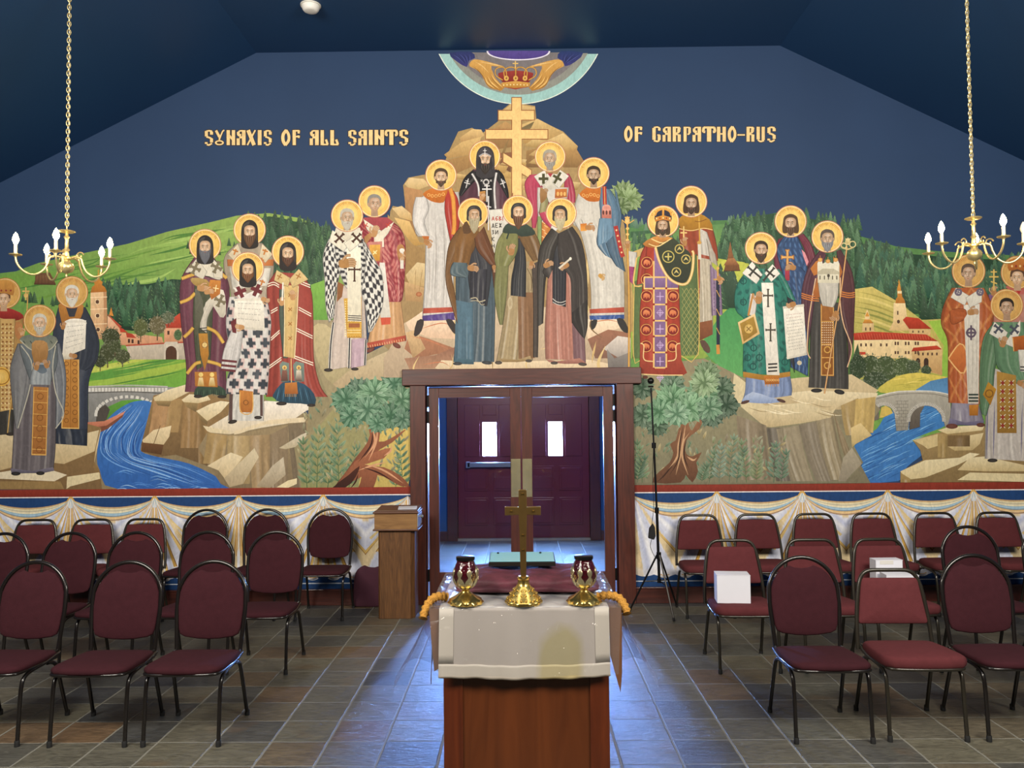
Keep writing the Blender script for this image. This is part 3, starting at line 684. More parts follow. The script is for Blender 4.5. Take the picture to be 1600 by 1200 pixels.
chandelier(3.29, -2.1, 2.99, math.radians(4), 1, 'five-armed brass chandelier with one bulb unlit, hanging over the right chairs')
# ================================================================ the mural: flat layers of paint on the wall
R = random.Random(3)
def mixc(a, b, t): return tuple(a[i]+(b[i]-a[i])*t for i in range(3))
def shade(c, k):   # lighten (k>0) or darken (k<0) the pigment
    return mixc(c, (1,.97,.88), k*min(.75, .22+1.1*(c[0]+c[1]+c[2])/3)) if k > 0 else tuple(q*(1+k) for q in c)
GRID = {}; CUR = [0]
def paint_mat():
    m, t, b = newmat('mural_paint'); n = t.nodes; L = t.links.new
    at = n.new('ShaderNodeAttribute'); at.attribute_name = 'Col'
    tc = n.new('ShaderNodeTexCoord'); mp = n.new('ShaderNodeMapping'); mp.inputs['Scale'].default_value = (1, 1, .5); L(tc.outputs['Object'], mp.inputs[0])
    nz = n.new('ShaderNodeTexNoise'); nz.inputs['Scale'].default_value = 26; nz.inputs['Detail'].default_value = 5; nz.inputs['Distortion'].default_value = 1.5; L(mp.outputs[0], nz.inputs[0])
    mr = n.new('ShaderNodeMapRange'); mr.inputs[1].default_value = .25; mr.inputs[2].default_value = .75; mr.inputs[3].default_value = .82; mr.inputs[4].default_value = 1.14; L(nz.outputs[0], mr.inputs[0])
    mx = n.new('ShaderNodeMix'); mx.data_type = 'RGBA'; mx.blend_type = 'MULTIPLY'; mx.inputs[0].default_value = 1
    L(at.outputs['Color'], mx.inputs[6]); L(mr.outputs[0], mx.inputs[7]); L(mx.outputs[2], b.inputs['Base Color'])
    b.inputs['Roughness'].default_value = .62; b.inputs['Specular IOR Level'].default_value = .25
    return m
M_paint = paint_mat()
class Painter:
    base = 0
    def __init__(s): s.v = []; s.fc = []; s.col = []; s.T = (0, 0, 1)
    def t(s, x, y, k): s.T = (x, y, k); return s
    def P(s, x, y):
        a = atY(s.T[0]+x*s.T[2], s.T[1]+y*s.T[2]); return (a.x, -.0012-CUR[0]*8e-6, max(1.1425, a.z))
    def raw(s, pts, fs, cols):
        # this coat lies just over whatever is already painted beneath it
        X = [s.T[0]+x*s.T[2] for x, y in pts]; Y = [s.T[1]+y*s.T[2] for x, y in pts]
        cells = [(i, j) for i in range(int(min(X)//6), int(max(X)//6)+1) for j in range(int(min(Y)//6), int(max(Y)//6)+1)]
        CUR[0] = 1+max([GRID.get(q, s.base) for q in cells] or [s.base])
        for q in cells: GRID[q] = CUR[0]
        k = len(s.v); s.v += [s.P(x, y) for x, y in pts]; s.col += cols; s.fc += [tuple(i+k for i in f) for f in fs]
    def g(s, pts, col, c2=None, d=None, sm=0):
        """filled outline; c2 = second colour reached along direction d=(x0,y0,x1,y1)"""
        if isinstance(pts[0], (int, float)): pts = list(zip(pts[::2], pts[1::2]))
        if sm: pts = [(p.x, p.y) for p in cr([(x, y, 0) for x, y in pts], sm, True)]
        tri = tessellate_polygon([[Vector((x, y, 0)) for x, y in pts]])
        a = hx(col)
        if c2:
            b = hx(c2)
            if not d: ys = [p[1] for p in pts]; d = (0, min(ys), 0, max(ys))
            dx, dy = d[2]-d[0], d[3]-d[1]; q = dx*dx+dy*dy
            cols = [mixc(a, b, max(0, min(1, ((x-d[0])*dx+(y-d[1])*dy)/q))) for x, y in pts]
        else: cols = [a]*len(pts)
        s.raw(pts, tri, cols); return s
    def res(s, pts, n):
        if isinstance(pts[0], (int, float)): pts = list(zip(pts[::2], pts[1::2]))
        if len(pts) == 2: P = [Vector((*pts[0],0)).lerp(Vector((*pts[1],0)), i/8) for i in range(9)]
        else: P = cr([(x, y, 0) for x, y in pts], 8)
        ln = [0]
        for a, b in zip(P, P[1:]): ln.append(ln[-1]+(b-a).length)
        out = []; j = 0
        for i in range(n+1):
            d = ln[-1]*i/n
            while j < len(P)-2 and ln[j+1] < d: j += 1
            k = (d-ln[j])/max(1e-9, ln[j+1]-ln[j]); q = P[j].lerp(P[j+1], min(1, k)); out.append((q.x, q.y))
        return out
    def s(s, pts, w, col, taper=0, n=0):
        """brush stroke along pts; taper 1 = pointed far end, 2 = both ends"""
        if isinstance(pts[0], (int, float)): pts = list(zip(pts[::2], pts[1::2]))
        n = n or (1 if len(pts) == 2 and not taper else max(4, 5*(len(pts)-1))); P = s.res(pts, n) if n > 1 else pts
        vs = []
        for i, (x, y) in enumerate(P):
            a = P[max(0, i-1)]; b = P[min(len(P)-1, i+1)]; dx, dy = b[0]-a[0], b[1]-a[1]; l = math.hypot(dx, dy) or 1
            t = i/(len(P)-1); ww = w/2*(1 if not taper else (1-t*.9 if taper == 1 else max(.1, sin(PI*t))))
            vs += [(x-dy/l*ww, y+dx/l*ww), (x+dy/l*ww, y-dx/l*ww)]
        s.raw(vs, [(2*i, 2*i+1, 2*i+3, 2*i+2) for i in range(len(P)-1)], [hx(col)]*len(vs)); return s
    def c(s, x, y, rx, ry, col, c2=None, n=28, rot=0):
        k = hx(col); k2 = hx(c2) if c2 else k
        vs = [(x, y)] + [(x+rx*cos(2*PI*i/n)*cos(rot)-ry*sin(2*PI*i/n)*sin(rot), y+rx*cos(2*PI*i/n)*sin(rot)+ry*sin(2*PI*i/n)*cos(rot)) for i in range(n)]
        s.raw(vs, [(0, 1+i, 1+(i+1) % n) for i in range(n)], [k2]+[k]*n); return s
    def ring(s, x, y, r0_, r1_, col, a0=0, a1=360, n=48, ry=1.0):
        vs = []; n = max(4, int(n*abs(a1-a0)/360))
        for i in range(n+1):
            a = math.radians(a0+(a1-a0)*i/n)
            vs += [(x+r0_*cos(a), y+r0_*sin(a)*ry), (x+r1_*cos(a), y+r1_*sin(a)*ry)]
        s.raw(vs, [(2*i, 2*i+1, 2*i+3, 2*i+2) for i in range(n)], [hx(col)]*len(vs)); return s
    def f(s, Lp, Rp, col, n=5, amp=.35, pat=None, seed=None, line='', nv=0, nu=0, edge=.28):
        """cloth between a left and a right outline, painted with folds"""
        seed = R.random()*9 if seed is None else seed; q = random.Random(seed*77+n)
        nv = nv or 24; nu = nu or max(18, n*9); Lq = s.res(Lp, nv); Rq = s.res(Rp, nv); base = hx(col)
        m = max(2, int(n*1.25)); ln = []
        for i in range(m):
            ln.append(((i+.5+q.uniform(-.38,.38))/m, q.uniform(.16,.42)/m, q.uniform(.35,1), q.uniform(-.35,.45), q.uniform(-.10,.10), q.choice((-1,1))))
        vs = []; cs = []
        for j in range(nv+1):
            v = j/nv
            for i in range(nu+1):
                u = i/nu
                vs.append((Lq[j][0]+(Rq[j][0]-Lq[j][0])*u, Lq[j][1]+(Rq[j][1]-Lq[j][1])*u))
                k = .22*sin(u*5+seed+.8*v)
                for u0_, wd, st, v0, le, sd_ in ln:
                    d = (u-(u0_+le*(v-.6)*abs(v-.6)*2))/wd
                    if abs(d) < 5: k += max(0, min(1, (v-v0)/.3))*st*(-1.0*math.exp(-d*d)+.8*math.exp(-(d-sd_*1.7)**2)+.25*math.exp(-(d-sd_*3)**2))
                k = k*amp*.68 - edge*(2*u-1)**4
                b = base
                if pat:
                    c9 = pat(u, v)
                    if c9: b = hx(c9)
                cs.append(shade(b, max(-.75, min(.8, k))))
        fs = [(j*(nu+1)+i, j*(nu+1)+i+1, (j+1)*(nu+1)+i+1, (j+1)*(nu+1)+i) for j in range(nv) for i in range(nu)]
        s.raw(vs, fs, cs)
        if line is not None:
            dk = shade(base, -.62); T = s.T[2]
            s.s(Lp, .9/T, dk); s.s(Rp, .9/T, dk)
        return s
    def halo(s, x, y, r, dull=0):  # darker golds paint in the dimmer light on the outermost figures
        s.c(x, y, r*1.02, r*1.02, shade(hx('b9703f'), 0) if dull else 'c07a5c', n=44)
        s.c(x, y, r*.975, r*.975, 'dcc088' if dull else 'f3dfae', n=44)
        s.c(x, y, r*.92, r*.92, 'c89a55' if dull else 'e8b95e', 'e0b870' if dull else 'fbe092', n=44)
        s.ring(x, y, r*.70, r*.715, 'c08a4a' if dull else 'dfae5c')
        for a in range(208, 333, 7):
            if R.random() < .18: continue
            b = math.radians(a); x0, y0 = x+r*.76*cos(b), y+r*.76*sin(b); x1, y1 = x+r*.87*cos(b), y+r*.87*sin(b)
            s.s([(x0, y0), (x1, y1)], r*.028, 'b5713d')
            if R.random() < .6:
                s.s([(x0, y0), (x0+r*.045*cos(b+1.57), y0+r*.045*sin(b+1.57))], r*.025, 'b5713d')
        return s
    def face(s, x, y, a, hair='5a4030', beard=None, bl=1.9, style='short', hood='26221f', skin='c59462', turn=0, bw=1.0):
        skin = shade(hx(skin), .30)
        """a = half width of the face; x, y its centre; turn shifts the features sideways"""
        sk = hx(skin); G = lambda p, *c, **k: s.g([(x+q[0]*a, y+q[1]*a) for q in p], *c, **k)
        def St(p, w, c, tp=0): s.s([(x+q[0]*a, y+q[1]*a) for q in p], w*a, c, tp, n=6)
        if style == 'hood':
            G([(-1.35,2.5),(-1.45,1.2),(-1.45,0),(-1.3,-1.1),(-.8,-1.85),(0,-2.15),(.8,-1.85),(1.3,-1.1),(1.45,0),(1.45,1.2),(1.4,2.5),(0,2.9)], hood, sm=4)
            G([(-1.2,-1.0),(-.7,-1.6),(0,-1.85),(-.2,-1.3),(-.9,-.6)], shade(hx(hood), .16), sm=3)
            G([(1.0,-.9),(1.25,.2),(1.2,1.5),(1.05,.8)], shade(hx(hood), .12), sm=3)
        elif style == 'cap':
            G([(-1.25,.9),(-1.35,.1),(-1.3,-.9),(-.8,-1.65),(0,-1.85),(.8,-1.65),(1.3,-.9),(1.35,.1),(1.25,.9),(0,1.2)], hood, sm=4)
            St([(-1.0,-1.0),(-.4,-1.45),(.3,-1.5)], .14, shade(hx(hood), .3), 2)
        elif style == 'long':
            G([(-1.2,1.6),(-1.45,.8),(-1.3,-.4),(-1.05,-1.3),(0,-1.75),(1.05,-1.3),(1.3,-.4),(1.45,.8),(1.2,1.6),(0,1.5)], hair, sm=4)
        else:
            G([(-1.12,.35),(-1.25,-.4),(-1.05,-1.25),(-.5,-1.65),(.1,-1.72),(.75,-1.5),(1.15,-1.0),(1.22,-.3),(1.1,.35),(0,.8)], hair, sm=4)
        # neck, ears, face
        if style in ('short', 'long', 'crown'): G([(-.55,.9),(.55,.9),(.62,2.1),(-.62,2.1)], shade(sk, -.25))
        if style in ('short',): s.c(x-1.05*a, y+.05*a, .17*a, .32*a, shade(sk, -.15), n=10); s.c(x+1.05*a, y+.05*a, .17*a, .32*a, shade(sk, -.2), n=10)
        top = -1.0 if style in ('hood','cap') else -1.15
        G([(-.93,-.1),(-.88,-.75),(-.5,top-.12),(0,top-.2),(.5,top-.12),(.88,-.75),(.93,-.1),(.82,.6),(.45,1.15),(0,1.35),(-.45,1.15),(-.82,.6)], shade(sk, -.2), sm=3)
        t = turn
        G([(-.72+t,-.15),(-.66+t,-.8),(0+t,top),(.66+t,-.8),(.72+t,-.1),(.6+t,.55),(0+t,1.05),(-.6+t,.55)], sk, sm=3)
        G([(-.45+t,-.62),(0+t,top+.18),(.45+t,-.62),(.2+t,-.45),(-.2+t,-.45)], shade(sk, .32), sm=3)
        s.c(x+(-.45+t)*a, y+.33*a, .2*a, .17*a, shade(sk, .34), n=12); s.c(x+(.45+t)*a, y+.33*a, .2*a, .17*a, shade(sk, .3), n=12)
        if style in ('short', 'long'): G([(-1.05,-.55),(-.95,-1.2),(0,-1.55),(.95,-1.2),(1.05,-.55),(.6,-1.02),(0,-1.12),(-.6,-1.02)], hair, sm=3)
        dk = shade(sk, -.72)
        for e in (-1, 1):
            ex = e*.38+t*1.15
            St([(ex-.27,-.28),(ex,-.42),(ex+.27,-.30)], .11, shade(hx(hair), -.45) if beard else dk, 2)
            s.c(x+ex*a, y-.1*a, .25*a, .13*a, shade(sk, -.22), n=12)
            s.c(x+ex*a, y-.09*a, .18*a, .085*a, 'ead8b8', n=10); s.c(x+(ex+t*.2)*a, y-.09*a, .085*a, .085*a, '20140e', n=8)
            St([(ex-.25,-.12),(ex,-.22),(ex+.25,-.12)], .07, dk, 2)
        nx = t*1.5
        St([(nx+.06,-.15),(nx+.1,.2),(nx+.15,.42)], .09, shade(sk, -.45)); St([(nx-.03,-.2),(nx-.02,.36)], .13, shade(sk, .5), 0)
        St([(nx-.17,.46),(nx,.52),(nx+.17,.46)], .08, dk, 2)
        if beard:
            bc_ = hx(beard)
            G([(-.98*bw,.05),(-.78,.42),(-.32,.60),(0,.56),(.32,.60),(.78,.42),(.98*bw,.05),(.98*bw,.9),(.66*bw,bl*.78),(.12,bl+.25),(-.15,bl+.25),(-.66*bw,bl*.78),(-.98*bw,.9)], shade(bc_, -.2), sm=3)
            for q in range(9):
                u = q/8*2-1; St([(u*.72*bw,.68+.12*abs(u)),(u*.66*bw,.68+(bl-.6)*.5),(u*.2,bl+.1-.35*abs(u))], .09, shade(bc_, .28 if q % 2 else -.3), 1)
            St([(-.55,.78),(-.22,.62),(0,.66),(.22,.62),(.55,.78)], .17, shade(bc_, .12), 2)
        St([(t-.2,.78),(t,.82),(t+.2,.78)], .1, '8a3f30', 2)
        return s
    def hd(s, x, y, r, hair='5a4030', beard=None, bl=1.9, style='short', hood='26221f', skin='c59462', turn=0, dull=0, dx=0, dy=.16, bw=1.0, k=.365):
        s.halo(x, y, r, dull); s.face(x+dx*r, y+dy*r, r*k, hair, beard, bl, style, hood, skin, turn, bw); return s
    def hand(s, x, y, l, ang, skin='c59462', curl=.5, flip=1):
        """palm with thumb and four fingers; l = length, ang = direction in degrees"""
        sk = hx(skin); A = math.radians(ang); ca, sa = cos(A), sin(A)
        q = lambda u, v: (x+(u*ca-v*flip*sa)*l, y+(u*sa+v*flip*ca)*l)
        s.g([q(-.1,-.2), q(.4,-.26), q(.56,-.1), q(.55,.18), q(.3,.28), q(-.1,.2)], shade(sk, -.1), sm=3)
        for i, (v, ln) in enumerate(((-.2,.42),(-.07,.5),(.06,.46),(.17,.36))):
            p = [q(.45, v), q(.45+ln*.6, v+.03), q(.45+ln*(1-.3*curl), v+curl*.25)]
            s.s(p, .15*l, shade(sk, -.5), 0, n=5); s.s(p, .105*l, shade(sk, .22), 0, n=5)
        p = [q(.12,-.2), q(.36,-.42), q(.62,-.42)]; s.s(p, .16*l, shade(sk, -.5), 0, n=5); s.s(p, .11*l, shade(sk, .2), 0, n=5)
        return s
    def cross(s, x, y, w, h, col, t, rot=0, bar=.3, ft=0):
        A = math.radians(rot); q = lambda u, v: (x+u*cos(A)-v*sin(A), y+u*sin(A)+v*cos(A))
        s.s([q(0,-h*bar), q(0,h*(1-bar))], t, col); s.s([q(-w/2,0), q(w/2,0)], t, col)
        if ft:
            for u, v, a in ((0,-h*bar,0),(0,h*(1-bar),0),(-w/2,0,1),(w/2,0,1)):
                p, r_ = ((u-t*.8,v),(u+t*.8,v)) if a == 0 else ((u,v-t*.8),(u,v+t*.8)); s.s([q(*p), q(*r_)], t*.7, col)
        return s
    def grid(s, pts, nu, nv, col, w):
        a, b, c_, d = pts; lp = lambda p, q, t: (p[0]+(q[0]-p[0])*t, p[1]+(q[1]-p[1])*t)
        for i in range(1, nu): s.s([lp(a, b, i/nu), lp(d, c_, i/nu)], w, col)
        for j in range(1, nv): s.s([lp(a, d, j/nv), lp(b, c_, j/nv)], w, col)
        return s
    def build(s, name, parent, label=None):
        me = bpy.data.meshes.new(name); me.from_pydata(s.v, [], s.fc); me.update()
        at = me.attributes.new('Col', 'FLOAT_COLOR', 'POINT')
        flat = []
        for c_ in s.col: flat += [c_[0], c_[1], c_[2], 1]
        at.data.foreach_set('color', flat); me.materials.append(M_paint)
        o = bpy.data.objects.new(name, me); C.objects.link(o); o.parent = parent
        if label: o['label'] = label
        return o
MU = thing('mural', 'large painted wall mural of haloed saints among hills, rivers and monasteries around the glass doors', 'mural')
MU.location = (0,0,0)
p = Painter()
# ---- a few scenery brushes, all in photo pixels unless t() says otherwise
def fir(x, y, h, col='2f4f32', hi=None):
    w = h*.30; pts = []; n = 5
    for i in range(n): v = i/n; pts += [(x-w*(v+.12)*.9, y-h*(1-v)), (x-w*(v*.7+.05), y-h*(1-v)+h*.02)]
    pts = [(x, y-h)] + pts[1:] + [(x-w, y), (x+w, y)] + [(2*x-a, b) for a, b in reversed(pts[1:])]
    p.g(pts, shade(hx(col), .12), shade(hx(col), -.25))
    for i in range(4):
        v = .2+.2*i; p.s([(x+w*v*.1, y-h*(1-v)), (x+w*v*.8, y-h*(1-v)+h*.1)], h*.035, hi or shade(hx(col), .25), 1)
def forest(x0, x1, y0f, y1f, n, h0, h1, cols, sd=1):
    q = random.Random(sd); L_ = sorted([(q.random(), q.random()) for _ in range(n)], key=lambda a: a[1])
    for u, v in L_:
        x = x0+(x1-x0)*u; ya, yb = y0f(x), y1f(x)
        h = h0+(h1-h0)*q.random(); y = ya+h*.8+(yb-ya-h*.8)*v
        fir(x, y, h, q.choice(cols), q.choice([None, '6d8f5e', '4f7a60']))
def lf(x, y, l, ang, col, w=.34):
    A = math.radians(ang); ca, sa = cos(A), sin(A); q = lambda u, v: (x+(u*ca-v*sa)*l, y+(u*sa+v*ca)*l)
    p.g([q(0,0), q(.35,-w*.5), q(.75,-w*.35), q(1,0), q(.7,w*.4), q(.3,w*.45)], shade(hx(col), -.3), shade(hx(col), .30), (*q(0,.2), *q(.8,-.2)))
    p.s([q(0,0), q(.95,0)], l*.05, shade(hx(col), -.5), 1)
def rosette(x, y, r, col, n=14, sd=0):
    q = random.Random(sd+int(x))
    p.c(x, y, r*.8, r*.75, shade(hx(col), -.55), n=18)
    for ring_, k in ((1.0,n-2),(.72,n-5),(.45,6),(.2,3)):
        for i in range(k):
            a = 360*i/k+q.random()*20
            lf(x+cos(math.radians(a))*r*ring_*.35, y+sin(math.radians(a))*r*ring_*.3, r*(.35+.3*ring_), a+q.uniform(-16,16), shade(hx(col), q.uniform(-.42,.05)+(.25*(1-ring_))), .36)
def bush(x, y, rx, ry, n, l, cols, sd=0):
    q = random.Random(sd)
    p.c(x, y, rx*.92, ry*.9, shade(hx(cols[0]), -.5), n=20)
    for _ in range(n):
        a = q.random()*2*PI; d = q.random()**.5
        p_x, p_y = x+rx*d*cos(a), y+ry*d*sin(a)
        lf(p_x, p_y, l*q.uniform(.7,1.2), math.degrees(math.atan2(p_y-y, p_x-x))+q.uniform(-50,50), shade(hx(q.choice(cols)), q.uniform(-.25,.15)-.25*max(0,(p_y-y)/ry)), .45)
def sprig(x, y, h, lean, col, n=7, l=None):
    l = l or h*.3; p.s([(x, y), (x+lean*.4, y-h*.5), (x+lean, y-h)], max(.8, h*.02), shade(hx(col), -.4), 1)
    for i in range(n):
        t = (i+1)/n; cx_ = x+lean*t*t; cy_ = y-h*t
        for e in (-1, 1): lf(cx_, cy_, l*(1-.35*t), -90+e*(55-18*t), shade(hx(col), R.uniform(-.25,.1)), .3)
    lf(x+lean, y-h, l*.7, -90, col, .3)
def rock(pts, top, side, sm=0, lines=0):
    p.g(pts, top, side, sm=sm)
    if lines:
        P_ = list(zip(pts[::2], pts[1::2])); cx_ = sum(a for a, _ in P_)/len(P_); cy_ = sum(b for _, b in P_)/len(P_)
        for _ in range(lines):
            a = R.choice(P_); b = R.choice(P_); k = R.random()
            p.s([(cx_+(a[0]-cx_)*.8, cy_+(a[1]-cy_)*.8), (cx_+(b[0]-cx_)*k*.5, cy_+(b[1]-cy_)*k*.7)], 1.4, R.choice([shade(hx(side), -.3), shade(hx(top), .3)]), 1)
def cliff(x0, y0, x1, y1, yb, col, n=5, sd=0, drift=0, amp=.45):
    """vertical strata hanging below the edge (x0,y0)-(x1,y1) down to yb"""
    p.f([(x0, y0), (x0+drift*.4, (y0+yb)/2), (x0+drift, yb)], [(x1, y1), (x1+drift*.4, (y1+yb)/2), (x1+drift, yb)], col, n=n, amp=amp, seed=sd, line=None, edge=.2)
# ---------------------------------------------------------------- landscape, left half
# hills
p.g([0,427, 25,424, 60,411, 110,400, 200,381, 262,362, 330,347, 370,337, 420,333, 470,341, 520,362, 560,395, 560,640, 0,640], '8ba654', '67944a', (300,340,150,560))
p.g([60,432, 130,414, 200,402, 300,372, 360,352, 380,360, 300,400, 200,430, 100,445], '93ad5c', '6f9a45', sm=3)
p.g([0,432, 60,424, 120,428, 60,445, 0,450], '6f9a45', sm=3)
for k in range(26):
    x0 = R.uniform(10, 330); y0 = 428-(x0)*.22+R.uniform(4, 60); p.s([(x0, y0), (x0+R.uniform(30,60), y0-R.uniform(6,14)), (x0+R.uniform(80,130), y0-R.uniform(16,30))], R.uniform(1.5, 5), R.choice(['8fb05a','55803a','9dbb66','6a9340','4b7a38']), 2)
G1 = ['2c4f34','35593a','26452e','41663f']
p.g([378,372, 392,350, 420,338, 460,346, 522,366, 522,470, 480,475, 430,470, 400,440, 385,400], '2f4a34', '26402c', sm=2)
forest(385, 520, lambda x: 332+max(0,x-430)*.18, lambda x: 470, 260, 16, 28, G1, 4)
forest(290, 400, lambda x: 372, lambda x: 400, 16, 9, 14, G1, 44)
p.g([158,470, 170,448, 230,444, 300,438, 300,512, 160,512], '24402e', '1c3626', sm=2)
forest(160, 300, lambda x: 436, lambda x: 512, 150, 22, 34, ['234a30','2b5a3a','1f4029','3c6a48'], 5)
forest(36, 60, lambda x: 455, lambda x: 475, 8, 10, 16, G1, 6); forest(60,150, lambda x: 462, lambda x: 480, 16, 8, 16, G1, 66)
# wooden barn
p.t(0,380,1/3)
p.g([165,155, 175,140, 235,138, 262,190, 165,192], '6a4a34'); p.g([160,190, 172,150, 236,150, 262,192], '7d5a3e', '5c3f2c'); p.s([(160,192),(262,194)], 4, '4a3222')
for k in range(6): p.s([(170+k*13,150),(163+k*17,190)], 2, '54392a')
# meadow below the wood
p.t(0,0,1)
p.g([100,560, 160,556, 230,548, 300,540, 300,620, 130,620, 100,600], '7fae45', '6a9f3e')
p.g([125,600, 200,585, 290,566, 300,572, 220,594, 140,610], 'a9bf50', '8fb348', sm=3); p.g([130,585, 190,572, 280,560, 210,584, 150,594], '5d9440', sm=3); p.g([130,577, 160,570, 240,558, 180,575, 140,583], 'bcc65a', sm=3)
for k in range(14): x0 = R.uniform(130, 220); y0 = R.uniform(572, 604); p.s([(x0,y0),(x0+40,y0-7),(x0+75,y0-15)], R.uniform(1,3), R.choice(['9ab84e','4f8438','c2ca66']), 2)
# monastery
p.t(0,380,1/3)
p.g([425,230, 500,225, 505,450, 425,450], 'e2bd92', 'c89a70'); p.g([485,228, 500,225, 505,450, 490,450], 'b98a62')
p.g([425,232, 432,205, 445,195, 440,182, 455,172, 462,120, 468,172, 482,182, 478,196, 492,206, 502,228], 'd8953f', 'a8682a')
for z in (255, 310, 380): p.s([(424,z),(503,z-3)], 4, 'f0d4ac')
for x, z in ((457,275),(458,340),(460,405)): p.c(x, z, 8, 13, '5b4030', n=14); p.ring(x, z, 9, 12, 'efd3a8')
p.cross(462,130,12,26,'c8963f',3)
p.g([505,340, 560,385, 575,450, 505,450], 'e6b894', 'd09a74'); p.g([500,330, 520,345, 572,392, 560,398], 'b04a32'); p.g([512,338, 516,320, 522,300, 527,322, 533,342], 'd08a3c')
p.g([560,395, 575,400, 600,418, 565,418], 'b8402c'); p.g([565,418, 760,440, 770,480, 565,478], 'e0aa86', 'cf9670'); p.g([590,418, 620,425, 640,445, 595,442], 'b5422e')
p.g([768,385, 840,330, 870,320, 870,400, 768,400], 'c8503a', 'a83c2a'); p.g([770,398, 870,398, 870,480, 770,480], 'e4ab86', 'cc8e68')
for x, z in ((605,458),(622,460),(650,464),(790,420),(832,430)): p.g([(x-5,z-9),(x+5,z-9),(x+5,z+9),(x-5,z+9)], '4a3026')
p.g([590,478, 760,468, 870,462, 870,545, 610,545], 'cfc3b0', 'b8ab98'); p.s([(590,480),(760,470),(870,464)], 7, 'b5503a')
p.g([770,470, 778,462, 830,462, 838,470, 838,545, 770,545], 'd6cab8'); p.c(803,512,26,30,'5a3c2a'); p.g([777,512, 829,512, 829,545, 777,545], '5a3c2a')
for x in range(782, 829, 7): p.s([(x,490),(x,545)], 1.5, '3d281c')
def tree(x, y, rx, ry, col, sd):
    p.s([(x, y+ry*1.5), (x, y)], rx*.13, '5a4632')
    bush(x, y, rx, ry, 90, rx*.22, [col, shade(hx(col), .18), shade(hx(col), -.25)], sd)
tree(660,395,36,46,'7a8450',1); tree(738,385,42,48,'8f8660',2); tree(790,350,30,28,'7f8a6a',3); tree(835,430,20,28,'6a8a58',33)
tree(520,440,46,45,'545c38',4); tree(505,515,42,46,'5c6440',5); tree(575,530,38,34,'626a44',6); tree(470,555,30,30,'4a5434',7); tree(540,485,30,30,'5d6840',8)
p.t(0,0,1)
# ---- bridge and river
p.g([138,604, 250,604, 290,606, 290,680, 138,680], '8f8f8c', '6f6c68')
p.g([160,650, 170,635, 190,626, 215,624, 240,628, 246,640, 246,660, 160,662], '5f9a3c', '4c7a34'); p.g([150,660, 152,640, 165,632, 172,640, 164,662], '4c4640')
for k in range(24): x = 140+k*5.2; p.s([(x,606),(x,612)], 4, 'd4d0c8'); p.s([(x+2.6,607),(x+2.6,611)], 1, '8a867e')
p.s([(138,604),(200,602),(262,604)], 1.6, 'b9b6b0'); p.s([(138,614),(200,612),(256,615)], 1.4, '55524e')
for k in range(18):
    a = PI*(1.0+k/17*.92); x, y = 200+50*cos(a), 648+28*sin(a); p.s([(x-2.2*cos(a),y-2.2*sin(a)),(x+2.4*cos(a),y+2.4*sin(a))], 5, 'cfcbc3')
p.t(100,560,.35)
Lr = [(270,215),(215,255),(160,330),(145,430),(165,520),(240,585)]; Rr = [(415,215),(410,270),(350,350),(335,400),(520,440),(735,560)]
p.g([0,300, 160,290, 400,190, 560,120, 740,130, 1240,300, 1240,585, 0,585], '8a7a5c')
p.g([(280,205),(215,250),(165,320),(148,420),(160,500),(245,590),(740,590),(700,540),(560,470),(420,440),(345,415),(352,370),(400,290),(418,225),(380,192),(330,190)], '3f74b8', '2f5fa8', sm=3)
for k in range(46):
    u = k/45; w0 = R.uniform(1.5,5.5)
    a = [(300+110*u, 205+6*R.random()), (225+170*u, 270+10*u), (172+190*u**1.2, 350), (165+180*u, 420+8*u), (230+170*u, 470-20*u), (360+190*u, 520-35*u), (520+200*u*.9, 575-30*u)]
    j = [(x+R.uniform(-5,5), y+R.uniform(-5,5)) for x, y in a]
    m0 = R.randint(0, 3); p.s(j[m0:m0+4], w0, R.choice(['6fa0dc','8fb8e6','285298','4f86cc','a8c8ec','23498a']), 2)
for k in range(30):
    x0 = R.uniform(200, 620); y0 = 590-R.uniform(2, 90)*(1-(x0-200)/600); p.s([(x0,y0),(x0+35,y0-8),(x0+80,y0+6)], R.uniform(1.5,4), R.choice(['7fb0e4','2a5498','5a90d4','9cc2ea']), 2)
p.g([105,285, 180,280, 275,235, 265,250, 190,300, 105,312], 'd98f74', 'b06a50'); p.g([105,312, 190,300, 268,248, 262,262, 195,315, 150,335, 105,330], '7a4a38')
# rocks under the left saints
def slab(pts, face): p.g(pts, 'e8d9b8', 'cdb98f'); p.g(face, '9c8358', '6e5a3c')
p.g([345,385, 400,165, 560,130, 740,190, 760,300, 640,480, 500,430, 420,440, 345,415], '94774e', '6b5438')
cliff(430,175,530,180,330,'a98a5c',2,1,-20); cliff(400,190,470,180,380,'b08a60',2,3,-30); cliff(530,200,620,200,400,'9a7a50',3,5,-10); cliff(600,240,740,300,470,'8d7048',4,7,0)
slab([400,175, 465,140, 560,112, 560,150, 480,190, 405,190],[405,190,480,190,470,215,420,210])
slab([525,185, 560,160, 640,165, 655,185, 600,200, 535,195],[535,195,600,200,590,240,545,215]); slab([590,235, 650,205, 700,190, 740,195, 700,240, 640,280],[590,235,640,280,640,300,600,260])
p.g([400,320, 480,300, 470,350, 445,385, 355,380, 350,365], 'e3cfa8', 'c9b48c'); p.g([350,375, 445,385, 435,430, 345,415], '6e4c30','523822'); p.s([(430,300),(400,385)], 3, '6b5236')
p.g([640,310, 740,250, 900,190, 1010,195, 1180,190, 1080,235, 1000,290, 880,310, 760,335, 700,345, 640,325], 'ece3d6', 'd3c2a2')
p.g([760,345, 900,295, 1075,285, 1085,262, 920,275, 760,325], 'dccaa8')
p.g([620,300, 745,325, 700,350, 640,325], 'd9c8a4')
